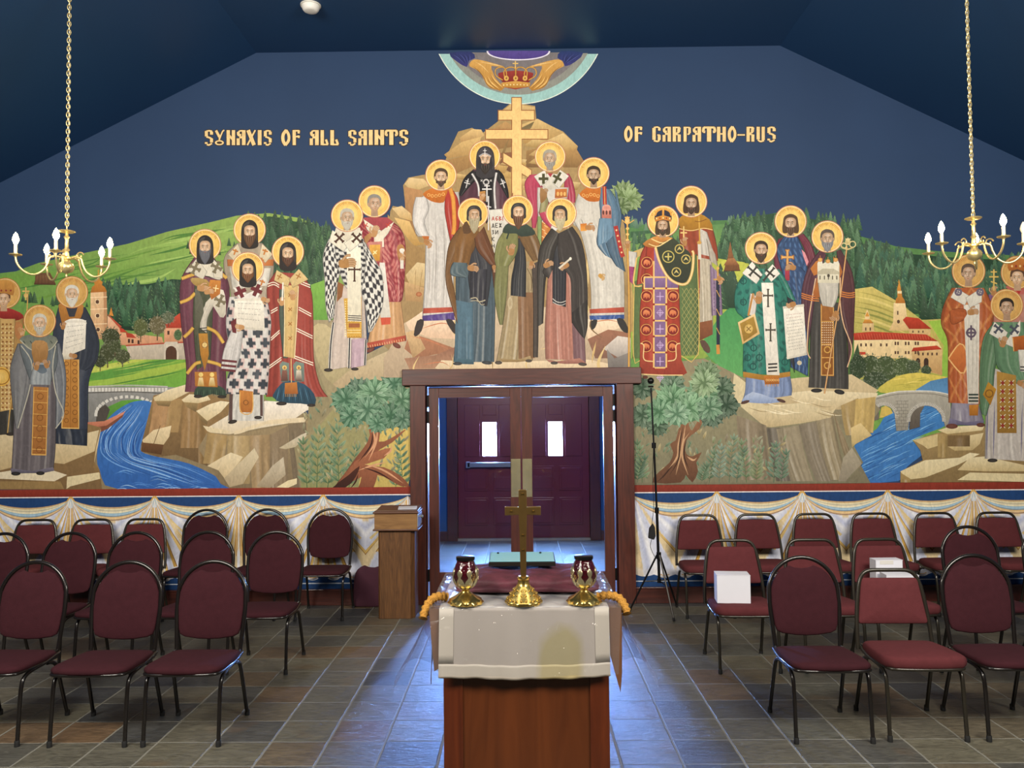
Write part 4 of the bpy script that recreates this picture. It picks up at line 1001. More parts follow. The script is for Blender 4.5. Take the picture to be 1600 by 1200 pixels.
p.g([640,470, 600,400, 640,330, 760,340, 1075,285, 1180,230, 1240,300, 1240,585, 740,585, 700,560], '9d8a68', '7d6c52')
for a in ((640,330,730,345,470,'a98d5e',3,11,-20),(730,345,830,345,560,'b39a6e',3,12,0),(830,345,920,340,580,'a58b66',3,13,10),(920,340,1000,300,590,'8d7a60',4,14,0),(1000,295,1080,285,590,'7d6e58',3,15,30)): cliff(*a)
p.g([640,480, 690,450, 745,420, 800,440, 720,540, 690,500], 'e3d2ae', 'c6b088'); p.g([715,535, 800,450, 850,400, 870,440, 800,560, 740,575], 'd5c6a6', 'ab9878'); p.g([860,570, 930,480, 980,440, 990,520, 920,585], 'c9bca4','9c8b70')
p.g([960,400, 1060,340, 1160,300, 1130,350, 1060,390, 990,405], 'dcd2bc', 'b7a88a'); p.g([950,575, 1000,545, 1040,535, 1040,560, 1000,580], 'e0d0a8')
p.g([0,390, 0,330, 165,318, 150,400, 135,470, 0,480], 'd9c7a0', 'b89f74'); p.g([0,460, 135,460, 160,500, 170,585, 0,585], '8c7048', '725a3a')
p.g([0,520, 160,512, 160,530, 60,570, 10,585, 0,585], 'd5c196', 'b59c6c'); p.g([10,520, 80,512, 50,545], 'e4d4ac')
p.t(0,0,1)
# ground below the far left saints
p.g([0,660, 90,650, 158,668, 150,700, 146,730, 160,765, 0,765], '8a6f48', '7a6040')
p.g([0,680, 40,674, 80,690, 155,672, 148,705, 100,725, 60,720, 0,735], 'd8c6a0', 'bda57a'); p.g([0,738, 60,728, 105,742, 85,752, 0,748], 'e0d2b4'); p.g([105,745, 155,738, 157,748, 110,760, 104,764], 'd8c8a0'); p.g([0,752, 95,752, 100,764, 0,764], '94794e')
# beige slopes around the pair of bishops, bush and tree beside the door
p.g([485,560, 560,560, 560,690, 480,690], '8f8464')
p.g([486,445, 512,436, 522,470, 520,520, 488,520], '7fae4c', '5f9440')
p.g([488,500, 520,500, 560,560, 600,540, 640,520, 655,575, 638,640, 638,765, 470,765, 460,700, 520,640, 490,560], 'a39474', '8f8460')
p.g([490,510, 520,515, 560,585, 520,600, 495,560], 'c0b088', 'a89a74', sm=3); p.g([520,600, 580,560, 640,540, 640,580, 560,612], 'c9b694', 'b09a78', sm=2)
p.g([470,765, 480,690, 520,640, 600,630, 638,640, 638,765], '9c9468', '8a8a5c'); p.g([560,765, 590,680, 638,650, 638,765], 'd4b968', 'b7a25c', sm=2)
for x, h, l_, c_ in ((480,70,-6,'5f7f52'),(495,85,4,'6b8a5c'),(512,70,10,'56774e'),(530,88,-4,'678a5e'),(545,60,12,'5f8258'),(630,70,-6,'4f7a55'),(618,48,6,'6b8f60')): sprig(x, 765, h, l_, c_)
for k in range(150):
    x0 = R.uniform(470, 636); y0 = R.uniform(620, 758)
    lf(x0, y0, R.uniform(7, 15), R.uniform(-140, -40), R.choice(['7d8a5c','6a8260','8f9468','5d7a58','a89c6a','87805c']), .3)
Tk = ['7a4630','a06446','5f3222']
p.g([(572,648),(584,658),(590,650),(598,658),(592,690),(612,684),(628,674),(634,672),(612,692),(594,702),(578,718),(560,735),(545,750),(522,762),(540,738),(556,715),(568,700),(578,680)], Tk[1], Tk[2], sm=2)
p.g([(556,720),(590,705),(610,700),(600,716),(570,726),(600,730),(624,742),(638,756),(638,765),(612,752),(590,742),(584,765),(560,765),(565,745),(530,765),(524,762)], Tk[1], Tk[0], sm=2)
p.g([(520,762),(545,742),(562,728),(556,745),(540,763)], '4a2418', '301610', sm=2)
for a in ((578,660,586,690,570,715),(590,660,588,690,576,720),(570,725,600,735,630,755),(560,735,580,728,604,722),(600,712,610,705,612,695)): p.s(list(a), 3, 'd09a74', 2)
for a in ((582,668,580,695,560,722),(566,730,590,738,615,752),(560,740,556,752,548,763)): p.s(list(a), 2.5, '3a1a12', 2)
for x, y, r, c_ in ((615,600,24,'5f9470'),(628,625,26,'6a9c74'),(560,610,24,'5d8468'),(540,625,26,'5f9470'),(585,615,30,'74a67c'),(550,650,24,'5a906c'),(575,640,26,'6a9c78'),(610,650,26,'568a66'),(630,655,20,'5d8a6c'),(590,662,18,'5f9470')): rosette(x, y, r, c_)
# ---------------------------------------------------------------- landscape, right half
p.g([940,372, 990,352, 1060,346, 1140,344, 1230,330, 1330,365, 1400,385, 1460,392, 1520,396, 1605,400, 1605,560, 1605,700, 990,700, 990,576, 940,576], '4f7a4a', '6f9a48')
p.g([985,362, 1165,350, 1165,405, 985,405], '3f6244', '355a3c')
p.g([985,372, 1040,362, 1130,350, 1160,372, 1100,400, 1000,405], '5f8a52', '7a9a50', sm=2)
forest(985, 1160, lambda x: 338, lambda x: 362, 34, 9, 16, ['5c7f66','4f7a5c','6b8f70'], 9)
forest(990, 1170, lambda x: 362, lambda x: 405, 130, 13, 20, ['3f6244','355a3c','4a7050'], 10)
p.g([1130,356, 1180,338, 1240,336, 1345,372, 1345,462, 1160,465, 1130,410], '2f4c36', '2a442f', sm=2)
forest(1130, 1345, lambda x: 325+abs(x-1240)*.12, lambda x: 462, 300, 18, 30, ['3f6844','355a3c','2c4f34','557c58'], 11)
p.g([1335,385, 1400,395, 1480,402, 1605,408, 1605,505, 1480,500, 1420,480, 1370,450, 1335,450], '26422f', '203a28')
forest(1340, 1605, lambda x: 368+min(30,(x-1340)*.3), lambda x: 502 if x > 1440 else 455+(x-1340)*.4, 420, 22, 38, ['33563a','2b4a32','3d6644','4f7a58','2b5a44'], 12)
p.g([985,400, 1040,396, 1110,402, 1170,412, 1170,520, 1100,560, 985,560], 'b2b848', '86a048')
p.g([1120,412, 1150,408, 1172,420, 1170,480, 1130,460], 'c0c050', '9ab04c', sm=2); p.g([1100,530, 1150,470, 1172,500, 1172,600, 1110,560], '3f8a50', '5fa05c', sm=2)
forest(1118, 1150, lambda x: 420, lambda x: 490, 12, 40, 60, ['24442e','2c5034'], 21)
p.g([985,395, 1010,385, 1045,470, 985,520], 'c9a868', 'a88a54'); p.g([985,410,1000,400,1012,450,990,470], '7fa050')
# wooden church
p.t(960,280,200/750)
p.g([640,540, 650,500, 662,470, 668,420, 678,365, 688,420, 700,465, 730,505, 735,535], '96643e', '6e4628')
for k in range(9): p.s([(645+k*9,530),(662+k*5,460)], 2, '5a3820')
p.s([(640,538),(738,536)], 5, '4c3020'); p.g([640,505, 665,465, 700,462, 732,505], 'a8744a', '7d4f30')
p.t(0,0,1)
# yellow meadows and the red-roofed monastery
p.g([1334,452, 1362,448, 1400,470, 1440,500, 1482,498, 1484,600, 1334,600], 'cbb96a', 'a8a84e'); p.g([1450,502, 1470,500, 1484,500, 1484,600, 1468,600, 1474,540], '9cc04a', '86b048')
for k in range(12): y = 455+k*8; p.s([(1334,y),(1370,y+8),(1420,y+28)], R.uniform(1.5,4), R.choice(['8e9048','dcca7c','a89c50']), 2)
p.t(1320,360,1/3)
W1, W2, RD, RD2 = 'efd6a4', 'd8b67e', 'c2432c', 'a2351f'
p.g([205,470, 225,430, 228,340, 282,340, 290,405, 330,470], W1, W2); p.g([286,405, 345,412, 405,462, 300,462, 270,420], RD, RD2); p.g([300,462, 400,464, 400,490, 300,488], W2)
p.g([236,342, 238,322, 246,312, 244,275, 254,235, 262,275, 268,312, 278,326, 282,342], 'd8963e', 'b0702c'); p.s([(246,290),(266,290)], 12, W1); p.s([(252,232),(252,262)], 3, 'c08838'); p.s([(246,243),(259,243)], 2.5, 'c08838')
p.g([80,475, 82,435, 95,420, 92,402, 104,370, 116,402, 114,420, 134,434, 136,475], W1, W2); p.g([82,436, 92,418, 118,418, 134,436], 'd8963e', 'b87a34'); p.g([94,404, 104,380, 115,404], 'd8963e')
p.g([42,510, 60,506, 435,520, 455,560, 455,680, 380,660, 300,600, 42,600], W1, W2)
p.g([42,515, 40,482, 130,475, 380,488, 436,520, 230,512], RD, RD2); p.g([310,568, 320,550, 430,540, 455,558], RD, RD2); p.g([310,568, 455,560, 455,680, 320,640], 'd5b27c','b8905c'); p.g([45,585, 60,570, 95,570, 100,582], RD)
for x in (75,98,122,168,195): p.g([(x-4,530),(x+4,530),(x+4,544),(x-4,544)], '5a4030')
for x in (236,248,284,298,330,342): p.g([(x-4,522),(x+4,522),(x+4,538),(x-4,538)], '5a4030'); p.g([(x-4,566),(x+4,566),(x+4,580),(x-4,580)], '5a4030')
for x in (345,365,388,408,430): p.g([(x-4,573),(x+4,573),(x+4,586),(x-4,586)], '5a4030')
for x in (318,345,365): p.s([(x,470),(x,480)], 6, '5a4030')
for x in (247,97,118): p.s([(x, 455 if x < 200 else 378),(x, 470 if x < 200 else 396)], 6, '5a4030')
p.c(250,428,7,9,'5a4030',n=12)
for x, w_ in ((342,10),(380,11)): p.c(x,612,w_,14,'3d2a20',n=14); p.g([(x-w_,612),(x+w_,612),(x+w_,650),(x-w_,650)], '3d2a20')
for k in range(30): x = 60+k*12.5; p.s([(x,484),(x+8,512)], 1.3, 'e0745a')
def tree(x, y, rx, ry, col, sd):
    bush(x, y, rx, ry, 110, rx*.2, [col, shade(hx(col), .2), shade(hx(col), -.25)], sd)
p.g([20,640, 60,530, 80,640, 70,700, 20,700], '3c5236'); tree(120,640,52,60,'566a40',1); tree(190,650,60,68,'5f7348',2); tree(270,640,50,48,'667a4c',3); tree(60,640,42,62,'445a3a',4); tree(320,640,34,34,'5c704a',5); tree(380,655,26,22,'4d6440',6); tree(140,700,60,40,'4c6040',7)
p.g([150,750, 230,690, 330,668, 440,682, 478,690, 400,706, 330,750, 230,765], 'd8c35c', 'b8ae50', sm=3)
for k in range(10): x0 = R.uniform(180,380); y0 = R.uniform(690,745); p.s([(x0,y0),(x0+40,y0-8),(x0+80,y0-8)], 3, R.choice(['ecd878','a8a048']), 2)
# right river, bridge
p.g([330,748, 400,706, 480,690, 490,770, 340,770], '4f7ea8', '5b8cb8')
RV = [(200,860),(150,930),(60,990),(45,1030),(80,1100),(0,1175),(250,1175),(290,1110),(365,1050),(380,1020),(315,985),(400,945),(470,915),(485,860),(450,820),(330,810)]
p.g(RV, '3f7ab4', '3a6fb0', sm=3)
for k in range(110):
    v = R.random(); x0 = R.uniform(0, 1); cx_ = 340*(1-v)+120*v+(x0-.5)*(240*(1-v)+220*v); cy_ = 830+330*v
    p.s([(cx_+40,cy_-16),(cx_,cy_),(cx_-38,cy_+22)], R.uniform(1.5,5), R.choice(['6fa6d8','2c5f9c','8fc0e4','4f8ec8','24508c']), 2)
p.g([150,775, 250,752, 400,752, 490,768, 500,920, 470,925, 455,870, 420,830, 380,818, 335,822, 305,850, 295,935, 240,940, 232,860, 215,830, 185,818, 150,822, 128,850, 122,900, 118,860, 130,810], 'aaa598', '8b867a')
p.g([305,850, 320,830, 350,820, 372,822, 352,860, 350,920, 300,935], '6a6258', '544c44'); p.g([128,895, 130,850, 150,825, 172,822, 158,850, 158,885], '6a6258')
p.g([160,880, 170,830, 190,822, 212,834, 224,856, 180,876], 'c9ae58')
p.s([(148,778),(250,756),(400,754),(490,770)], 5, 'd2cec4'); p.s([(145,790),(250,768),(400,766),(490,784)], 2.5, '6a655c')
for (cx_, cy_, rx_, ry_, n_) in ((183,872,58,58,13),(380,890,82,76,19)):
    for i in range(n_):
        a = PI*(1+i/(n_-1)); x, y = cx_+rx_*cos(a), cy_+ry_*sin(a); p.s([(x-8*cos(a),y-8*sin(a)),(x+9*cos(a),y+9*sin(a))], 11, 'bfbab0'); p.s([(x-9*cos(a+.07),y-9*sin(a+.07)),(x+9*cos(a+.07),y+9*sin(a+.07))], 1.5, '5d584f')
for j in range(9):
    y = 800+j*15; p.s([(236,y),(296,y)], 1.6, '6a655c')
    for i in range(3): x = 244+i*20+(j % 2)*9; p.s([(x,y),(x,y+15)], 1.5, '6a655c')
p.t(0,0,1)
# ---- rock terraces, right
p.g([985,575, 1100,560, 1160,590, 1340,600, 1375,640, 1330,700, 1360,765, 985,765], '8f8468', '77705a')
p.g([1165,600, 1250,590, 1330,585, 1372,610, 1340,640, 1300,640, 1240,655, 1170,650], 'cbb892', 'b39e78')
p.t(980,560,.3875)
p.g([430,180, 560,190, 700,180, 840,200, 820,240, 700,262, 600,280, 560,275, 480,225], 'd3c4a0', 'b8a47c')
p.g([640,140, 740,130, 880,135, 1010,140, 1000,165, 860,190, 820,212, 700,180], 'dccdaa', 'c2ae86'); p.g([430,60, 480,100, 560,200, 450,225, 420,160], 'cfc09a')
for k in range(12): x = R.uniform(440,800); y = R.uniform(150,240); p.s([(x,y),(x+60,y+18),(x+100,y+16)], 3, R.choice(['97835e','ece0c0']), 2)
p.g([0,60, 100,30, 300,60, 440,180, 560,280, 700,262, 840,240, 900,330, 950,420, 880,500, 0,500], '938a6a', '7c7860')
for a in ((440,230,560,270,490,'8a7c66',4,1,20),(560,280,640,280,495,'6e665a',4,2,40),(600,285,690,270,495,'968a72',4,3,60),(690,268,760,255,495,'857a68',4,4,70),(760,252,830,235,490,'9a8c70',4,5,60),(830,215,880,330,440,'8d7c60',3,6,60)): cliff(*a)
for a in ((860,190,930,160,310,'a88f5e',3,7,20),(920,165,1000,155,300,'c2a668',3,8,-10)): cliff(*a)
p.g([900,280, 940,260, 985,310, 920,345, 905,360], 'd8c08a', 'b09a68'); p.g([870,400, 905,360, 945,425, 900,470, 880,495, 850,495], 'a69c86', '8c8270')
p.g([1150,330, 1250,300, 1300,290, 1440,275, 1600,270, 1600,500, 1100,500, 1100,455, 1190,410, 1180,370], '9c8458', '7e6844')
p.g([1250,290, 1300,275, 1440,268, 1430,290, 1290,305], 'e2d3ac', 'c8b484'); p.g([1290,355, 1380,310, 1435,300, 1420,345, 1390,370, 1320,372], 'dac89c', 'b69f70'); p.g([1150,330, 1250,305, 1290,310, 1290,340, 1210,365, 1190,350], 'c9b484')
p.g([1100,455, 1200,410, 1340,400, 1380,380, 1420,385, 1330,430, 1200,480, 1120,490], 'e0d2ac', 'cbb98c'); p.g([1330,450, 1380,400, 1440,395, 1600,430, 1600,455, 1440,455], 'ddcea6', 'c2ad7e'); p.g([1330,490, 1380,460, 1600,465, 1600,500], 'd6c69c')
for a in ((1250,305,1290,305,400,'a88e5c',1,1,0),(1100,460,1140,485,500,'a08656',1,2,0),(1290,310,1380,310,355,'7a6240',2,2,0)): cliff(*a)
# greenery around the right tree
for k in range(230):
    x0 = R.uniform(5, 640); y0 = R.uniform(90 if x0 < 330 else 330, 490)
    lf(x0, y0, R.uniform(18, 40), R.uniform(-150, -30), R.choice(['7d8a5c','6a8260','8f8c66','5d7a58','a8965f','80745a','8c8f70']), .3)
for x, h, l_, c_ in ((20,150,20,'56764e'),(60,130,-10,'67865a'),(40,90,30,'4c6e50'),(330,110,20,'5b7a58'),(370,130,10,'76907a'),(410,170,20,'6f8a6c'),(440,120,30,'5c7c62'),(480,150,-20,'6c865c'),(520,100,10,'7a8a5c'),(590,140,10,'5d7f64'),(620,110,20,'58785c'),(300,60,20,'5b7a58')): sprig(x, 500, h, l_, c_, 7, 44)
p.g([(100,500),(130,455),(170,420),(185,380),(172,345),(195,330),(205,290),(225,245),(240,235),(250,275),(262,290),(285,250),(302,250),(290,285),(245,320),(232,350),(238,385),(262,395),(300,378),(278,420),(285,455),(262,500),(235,470),(215,500)], '8a6044', '5e3e2c', sm=2)
for a in ((215,290,205,350,200,400,150,470),(235,260,225,330,212,400,195,470),(250,300,225,340,222,400,245,470),(240,395,265,410,280,400)): p.s(list(a), 8, 'c49a74', 2)
for a in ((225,270,212,340,205,410,170,470),(240,320,228,390,250,450),(190,420,150,470,120,498)): p.s(list(a), 6, '3c2418', 2)
for x, y, r, c_ in ((60,120,55,'46694c'),(380,120,60,'4c6e50'),(400,190,60,'43634a'),(60,230,60,'56785a'),(120,270,55,'4c6e50'),(320,60,62,'6f8f60'),(180,110,60,'5c7f60'),(340,230,60,'486a50'),(180,170,82,'6ea474'),(300,150,78,'699e70'),(130,215,66,'669c70'),(250,200,74,'78ac7c'),(330,200,60,'6c9a74'),(200,225,60,'7fb088'),(310,100,66,'8aab78')): rosette(x, y, r, c_, 15)
p.t(0,0,1)
# ---------------------------------------------------------------- central mountain
MT, MS = 'cba46a', '94713f'
p.g([785,172, 800,160, 836,166, 838,186, 880,206, 903,229, 898,246, 915,265, 950,300, 975,350, 985,420, 985,575, 640,575, 600,540, 602,420, 610,330, 614,322, 634,326, 630,290, 638,278, 690,268, 700,240, 716,206, 738,200, 752,210, 778,190], 'ad905f', '9a7f58')
rock([718,216, 738,202, 752,203, 757,212, 742,222, 722,226], 'e0bd80', 'a88050'); rock([694,242, 722,222, 752,214, 745,240, 700,248], 'd9b678', 'b08a54'); rock([700,250, 745,240, 770,214, 775,240, 735,262, 705,275], 'c79d60', '8d6a42')
rock([757,210, 790,190, 802,198, 800,230, 770,235], 'c09660', '8a6840'); rock([815,195, 840,186, 880,207, 850,222, 818,225], 'd9b87c', 'ad8850'); rock([850,222, 880,208, 903,229, 893,237, 870,238], 'e2c388', 'b08c52'); rock([868,240, 900,232, 912,252, 902,262, 880,262], 'b8905a', '86663e')
rock([815,200, 835,190, 830,200, 818,212], '6f6142', '8a7650'); rock([780,178, 800,162, 836,168, 835,184, 800,190], 'dcbb80', 'b08a54'); rock([778,240, 800,238, 798,270, 782,260], '8a5f42', '6d4a34'); rock([765,262, 800,270, 800,300, 790,330, 775,310], 'c8a468', '94743f'); rock([822,236, 850,230, 845,262, 822,262], 'a88250','7a5c3a')
rock([632,288, 640,278, 662,280, 672,290, 645,300], 'e2c592', 'b99a62'); rock([632,292, 660,298, 664,330, 650,372, 634,345], 'b88a5c', '8f6840'); rock([613,326, 628,322, 642,334, 645,346, 625,340], 'e4c794', 'c29c60'); rock([616,340, 640,346, 655,378, 665,381, 648,385, 636,372], 'ddb878', 'b08848'); rock([606,335, 640,380, 664,390, 664,420, 620,470, 606,440], 'ad8a58', '8d6f44')
rock([634,430, 652,410, 664,412, 664,448, 640,445], 'd9c193', 'b99a68'); rock([632,440, 664,450, 658,472, 634,470], 'c6a274', 'a88458')
rock([905,262, 935,290, 960,340, 972,400, 968,480, 940,470], 'a88756', '8e6d46'); rock([965,400, 985,380, 985,470, 962,440], 'b79a66','8a7048'); rock([955,430, 975,450, 965,475, 950,470], 'e0cca0', 'c4a878')
# stony ground at their feet
p.g([600,560, 632,505, 664,486, 760,480, 860,480, 968,484, 975,510, 985,540, 985,578, 990,585, 640,578, 628,590, 600,590], 'cdb698', 'b09a80')
rock([634,505, 664,484, 712,498, 715,530, 670,528, 640,515], 'ecd4b8', 'dab89a'); rock([912,500, 968,492, 970,512, 918,530], 'f0dcc0', 'dcc0a0'); rock([640,520, 672,530, 712,545, 690,552, 650,560, 632,545], 'b47c5c', '96684e'); rock([634,520, 650,515, 665,545, 645,560], 'd2b084', 'a88860')
rock([632,560, 680,555, 712,542, 704,575, 640,577], '8f6450', 'ac8468'); rock([680,575, 690,563, 760,566, 920,562, 985,575, 925,580, 690,580], 'e2cdac', 'cfb896'); rock([918,530, 950,515, 985,520, 985,560, 930,560], '9c6c54', '7d5c4c'); rock([942,545, 965,525, 985,528, 985,552, 968,560], 'd8ccc0', '9c938c'); rock([950,575, 948,545, 960,560, 985,550, 985,578], '8c857f', '6c6662')
for a in ((640,525,670,532,700,545),(655,515,690,505,712,512),(920,505,950,500,970,505),(660,570,690,566,704,574)): p.s(list(a), 1.6, 'c07a58', 2)
rosette(975,303,24,'7f9c5c',16); rosette(985,312,22,'8fae6a',14); rosette(972,322,17,'78945a',12)
for k in range(60):
    x0 = R.uniform(640, 960); y0 = R.uniform(215, 560)
    if abs(x0-806) > 60+(y0-200)*.35: continue
    p.s([(x0,y0),(x0+R.uniform(-14,14),y0+R.uniform(14,30)),(x0+R.uniform(-18,18),y0+R.uniform(34,52))], R.uniform(1.5,5), R.choice(['8d7248','c8a870','7a6040','d8bc84','9c7d50']), 2)
for k in range(26):      # lit ledges of the mountain
    x0 = R.uniform(690, 925); y0 = R.uniform(215, 300)
    if abs(x0-806) > 30+(y0-200)*.9: continue
    w_ = R.uniform(10, 22); rock([x0-w_, y0, x0-w_*.3, y0-w_*.5, x0+w_, y0-w_*.35, x0+w_*.7, y0+w_*.25], R.choice(['d8b87c','e0c48c','cca868']), R.choice(['a5814c','94743f']))
p.build('painted_landscape', MU, 'painted hills, firs, rocks, rivers, bridges and two monasteries')
# ---------------------------------------------------------------- cross, heavenly arc with hands and crown
p = Painter(); p.t(660,60,.1875)
def arc(r, col, cx_=800, cy_=-180, top=128, gr=None):
    # part of a disc below the ceiling line
    pts = []
    for i in range(61):
        a = PI*i/60; x, y = cx_+r*1.0*cos(a), cy_+r*sin(a)*.0
    a0 = math.asin(max(-1, min(1, (top-cy_)/r)))
    pts = [(cx_+r*cos(a0+(PI-2*a0)*i/60), cy_+r*sin(a0+(PI-2*a0)*i/60)) for i in range(61)]
    p.g(pts, col, gr) if gr else p.g(pts, col)
R1 = 735; CY = 552-R1
arc(735,'e8efe2',800,CY,132); arc(728,'9fc8c4',800,CY,132); arc(655,'8f9088',800,CY,126)
arc(600,'7c7678',800,CY,120)
# inner: sleeves, violet disc
p.g([225,125, 400,112, 440,165, 385,190, 370,242, 280,190], '2a3566', '3c3a78', sm=2); p.g([1160,108, 1340,122, 1270,200, 1190,235, 1170,190, 1125,165], '26386a', '3c3a78', sm=2)
for k in range(8): p.s([(250+k*20,135),(300+k*14,165),(350+k*6,215)], 5, R.choice(['1f2a54','4a5490']), 2); p.s([(1320-k*20,135),(1270-k*14,165),(1200-k*4,210)], 5, R.choice(['1f2a54','4a5490']), 2)
pts = [(800+330*cos(PI*i/30)*1.0, 105+0*i) for i in range(0)]
p.g([(535+530*i/30 if 0 else 800-265*cos(PI*i/30), 108+78*sin(PI*i/30)**.9) for i in range(31)], 'e6e0f0'); p.g([(800-252*cos(PI*i/30), 106+70*sin(PI*i/30)**.9) for i in range(31)], '5a4a94', '4f3f86')
for fl_ in (1, -1):
    q = lambda L_: [(800+(x-785)*fl_*(1 if fl_ > 0 else 1)+(0 if fl_ > 0 else -30), y) for x, y in L_]
    p.g(q([(385,200),(420,178),(480,185),(560,205),(660,235),(650,245),(560,232),(575,290),(600,340),(655,400),(668,415),(655,425),(640,440),(610,432),(560,420),(520,390),(480,310),(430,260),(378,235)]), 'd9a65a', 'b07c34', sm=2)
    for a in ([(560,300),(590,350),(655,412)],[(530,315),(560,370),(628,425)],[(505,320),(530,375),(590,420)]):
        p.s(q(a), 12, 'e6b96e', 2); p.s(q([(x-7,y+8) for x, y in a]), 4, '7c5422', 2)
    p.s(q([(470,200),(560,215),(655,238)]), 8, 'ecc684', 2); p.s(q([(390,230),(440,262),(490,320),(520,385)]), 6, '8a5f2a', 2); p.s(q([(420,195),(480,230),(540,290)]), 8, 'e9c07a', 2)
p.g([(630,300),(660,285),(780,270),(900,285),(925,300),(905,345),(860,380),(700,380),(650,345)], '9c3a34', '7c2420', sm=2)
for a in ([(670,350),(612,310),(615,255),(680,245),(700,290),(700,340)],[(885,350),(945,310),(938,255),(880,245),(850,290),(858,340)],[(690,345),(680,280),(715,245),(770,250),(775,300)],[(865,345),(872,280),(835,245),(785,250),(780,300)],[(777,340),(777,240)]):
    p.s(a, 11, '7a4e20', n=14); p.s(a, 7, 'dba54c', n=14)
p.g([(655,372),(775,358),(900,372),(892,405),(775,418),(668,408)], 'dba552', 'b07a30'); p.g([(672,408),(775,418),(890,406),(775,428)], '9c3326')
for k in range(8): p.c(678+k*28, 392-4*sin(k*.45), 5, 6, 'f5e0a0', n=10)
for x in (700,777,855): p.c(x,335,20,22,'e2b25c',n=16); p.c(x,335,7,8,'8a5a24',n=10)
p.cross(775,212,46,60,'e8bf70',9,0,.35)
p.build('painted_crown_and_hands', MU, 'painted arc of heaven with two hands holding a royal crown')
p = Painter(); p.t(660,60,.1875)
def bars(c_, e):
    B = [(748-e,498-e,822+e,1750),(635-e,605-e,930+e,680+e),(530-e,765-e,1042+e,838+e)]
    for a, b_, c2_, d in B: p.g([(a,b_),(c2_,b_),(c2_,d),(a,d)], c_, 'd8ac62' if e == 0 else None)
    p.t(630,200,1/6); p.g([(940-e*1.1,235-e),(1200+e*1.1,395),(1195+e*1.1,480+e),(940-e*1.1,320+e)], c_); p.t(660,60,.1875)
bars('94603a', 7); 
for a, b_, c2_, d in ((748,498,822,1290),(635,605,930,680),(530,765,1042,838)): p.g([(a,b_),(c2_,b_),(c2_,d),(a,d)], 'efc884')
p.t(630,200,1/6); p.g([(940,238),(1200,398),(1195,478),(940,318)], 'efc884'); p.g([(1030,100),(1110,100),(1110,640),(1030,640)], 'f0ca86')
p.build('painted_cross', MU, 'painted golden three-barred cross on the mountain top')
# ================================================================ painted saints
def saint(label):
    global p
    p = Painter(); return label
def done(label): p.build('painted_saint', MU, label)
def shoe(x, y, l, h, col='2a211d', rot=0): p.c(x, y, l, h, col, shade(hx(col), .12), n=16, rot=rot)
def omoph(pts, w, col='e9e2d0'):    # one side of a broad stole: from the neck over the shoulder to the chest
    a, b, c_ = [Vector((*q, 0)) for q in (pts if len(pts) == 3 else pts[:3])]; d = (c_-b).normalized(); n = Vector((-d.y, d.x, 0))
    if n.dot(a-b) < 0: n = -n
    b1 = b-d*w*.15-n*w*.4; c1 = c_-n*w*.5; c2 = c_+n*w*.5; b2 = b+n*w*.55
    for e, cc in ((1.2/p.T[2]*.5, shade(hx(col), -.6)), (0, hx(col))):
        o = [a+(a-b).normalized()*w*.05, b2.lerp(a, .5), b2, c2+d*e, c1+d*e, b1-n*e]
        o = [a, c2+d*e+n*e, c1+d*e-n*e, b1-n*e, b1.lerp(a, .5)-d*e-n*e*.5]
        p.g([(q.x, q.y) for q in o], cc, shade(cc, -.14))
    m = (b+c_)/2
def dots(x0, y0, x1, y1, nx, ny, r, col):
    for i in range(nx):
        for j in range(ny): p.c(x0+(x1-x0)*(i+.5)/nx, y0+(y1-y0)*(j+.5)/ny, r, r, col, n=8)
def scroll(q, lines, red=0, cyr=None):
    p.g(q, 'efe9dc', 'd8d0c0')
    a, b, c_, d = q[0], q[1], q[2], q[3]
    lp = lambda s_, e, t: (s_[0]+(e[0]-s_[0])*t, s_[1]+(e[1]-s_[1])*t)
    for k in range(lines):
        t = .16+.74*k/lines; l0, r_ = lp(a, d, t), lp(b, c_, t); u = .12
        while u < .86:
            w_ = R.uniform(.04, .12); x0, x1 = lp(l0, r_, u), lp(l0, r_, min(.9, u+w_))
            hh = R.uniform(.5, 1)*2.2/p.T[2]*.55
            n_ = max(2, int(w_/.025)); z = [lp(x0, x1, i/n_) for i in range(n_+1)]
            p.s([(x, y+(hh*.5 if i % 2 else -hh*.5)) for i, (x, y) in enumerate(z)], .42/p.T[2], '9c3a30' if k < red else '4a4038', 0, n=n_)
            u += w_+.035
TA = (0,380,1/3); TB = (260,320,.3); TC = (480,280,220/825); TD = (630,200,1/6); TE = (830,200,1/6); TF = (640,300,340/1407); TG = (960,280,200/750); TH = (1120,310,240/873); TI = (1320,360,1/3)
# --- 1 far left, crowned, cut by the photo's edge
l = saint('haloed figure in gold patterned robe and red collar at the far left'); p.t(*TA)
p.f([(-60,330),(-70,500),(-60,800)],[(110,345),(100,500),(62,620),(60,790)],'b08a52',4,.25)
p.f([(-50,780),(-50,900)],[(65,780),(75,895)],'3c3a36',4,.4)
p.g([(-40,320),(20,300),(95,325),(110,350),(60,365),(0,350),(-40,360)],'a83a34','7c2420',sm=2)
p.f([(0,355),(0,790)],[(72,355),(52,780)],'c8a468',2,.2); dots(5,370,60,780,3,20,5,'8a5a30'); dots(0,380,70,790,4,16,3,'e8d8a4')
p.g([(75,370),(105,380),(112,440),(85,450),(70,420)],'b0784a',sm=2); p.c(8,625,42,45,'d8a848','e8c474',n=24); p.ring(8,625,34,38,'8a5a28')
p.s([(132,225),(118,400),(60,690),(35,900)],5,'c8a05a'); p.cross(122,225,34,60,'d8b46a',6); p.c(122,245,10,10,'d8b46a')
p.hd(25,235,71,'5a4030',None,style='short',dull=1,turn=-.05,dx=-.1,dy=.42)
p.g([(-35,240),(-32,190),(0,172),(50,180),(68,205),(62,245),(30,235),(-10,236)],'c8924a','a87238',sm=2)
for k in range(4): p.c(-15+k*22,222,5,5,'8a3a30',n=8)
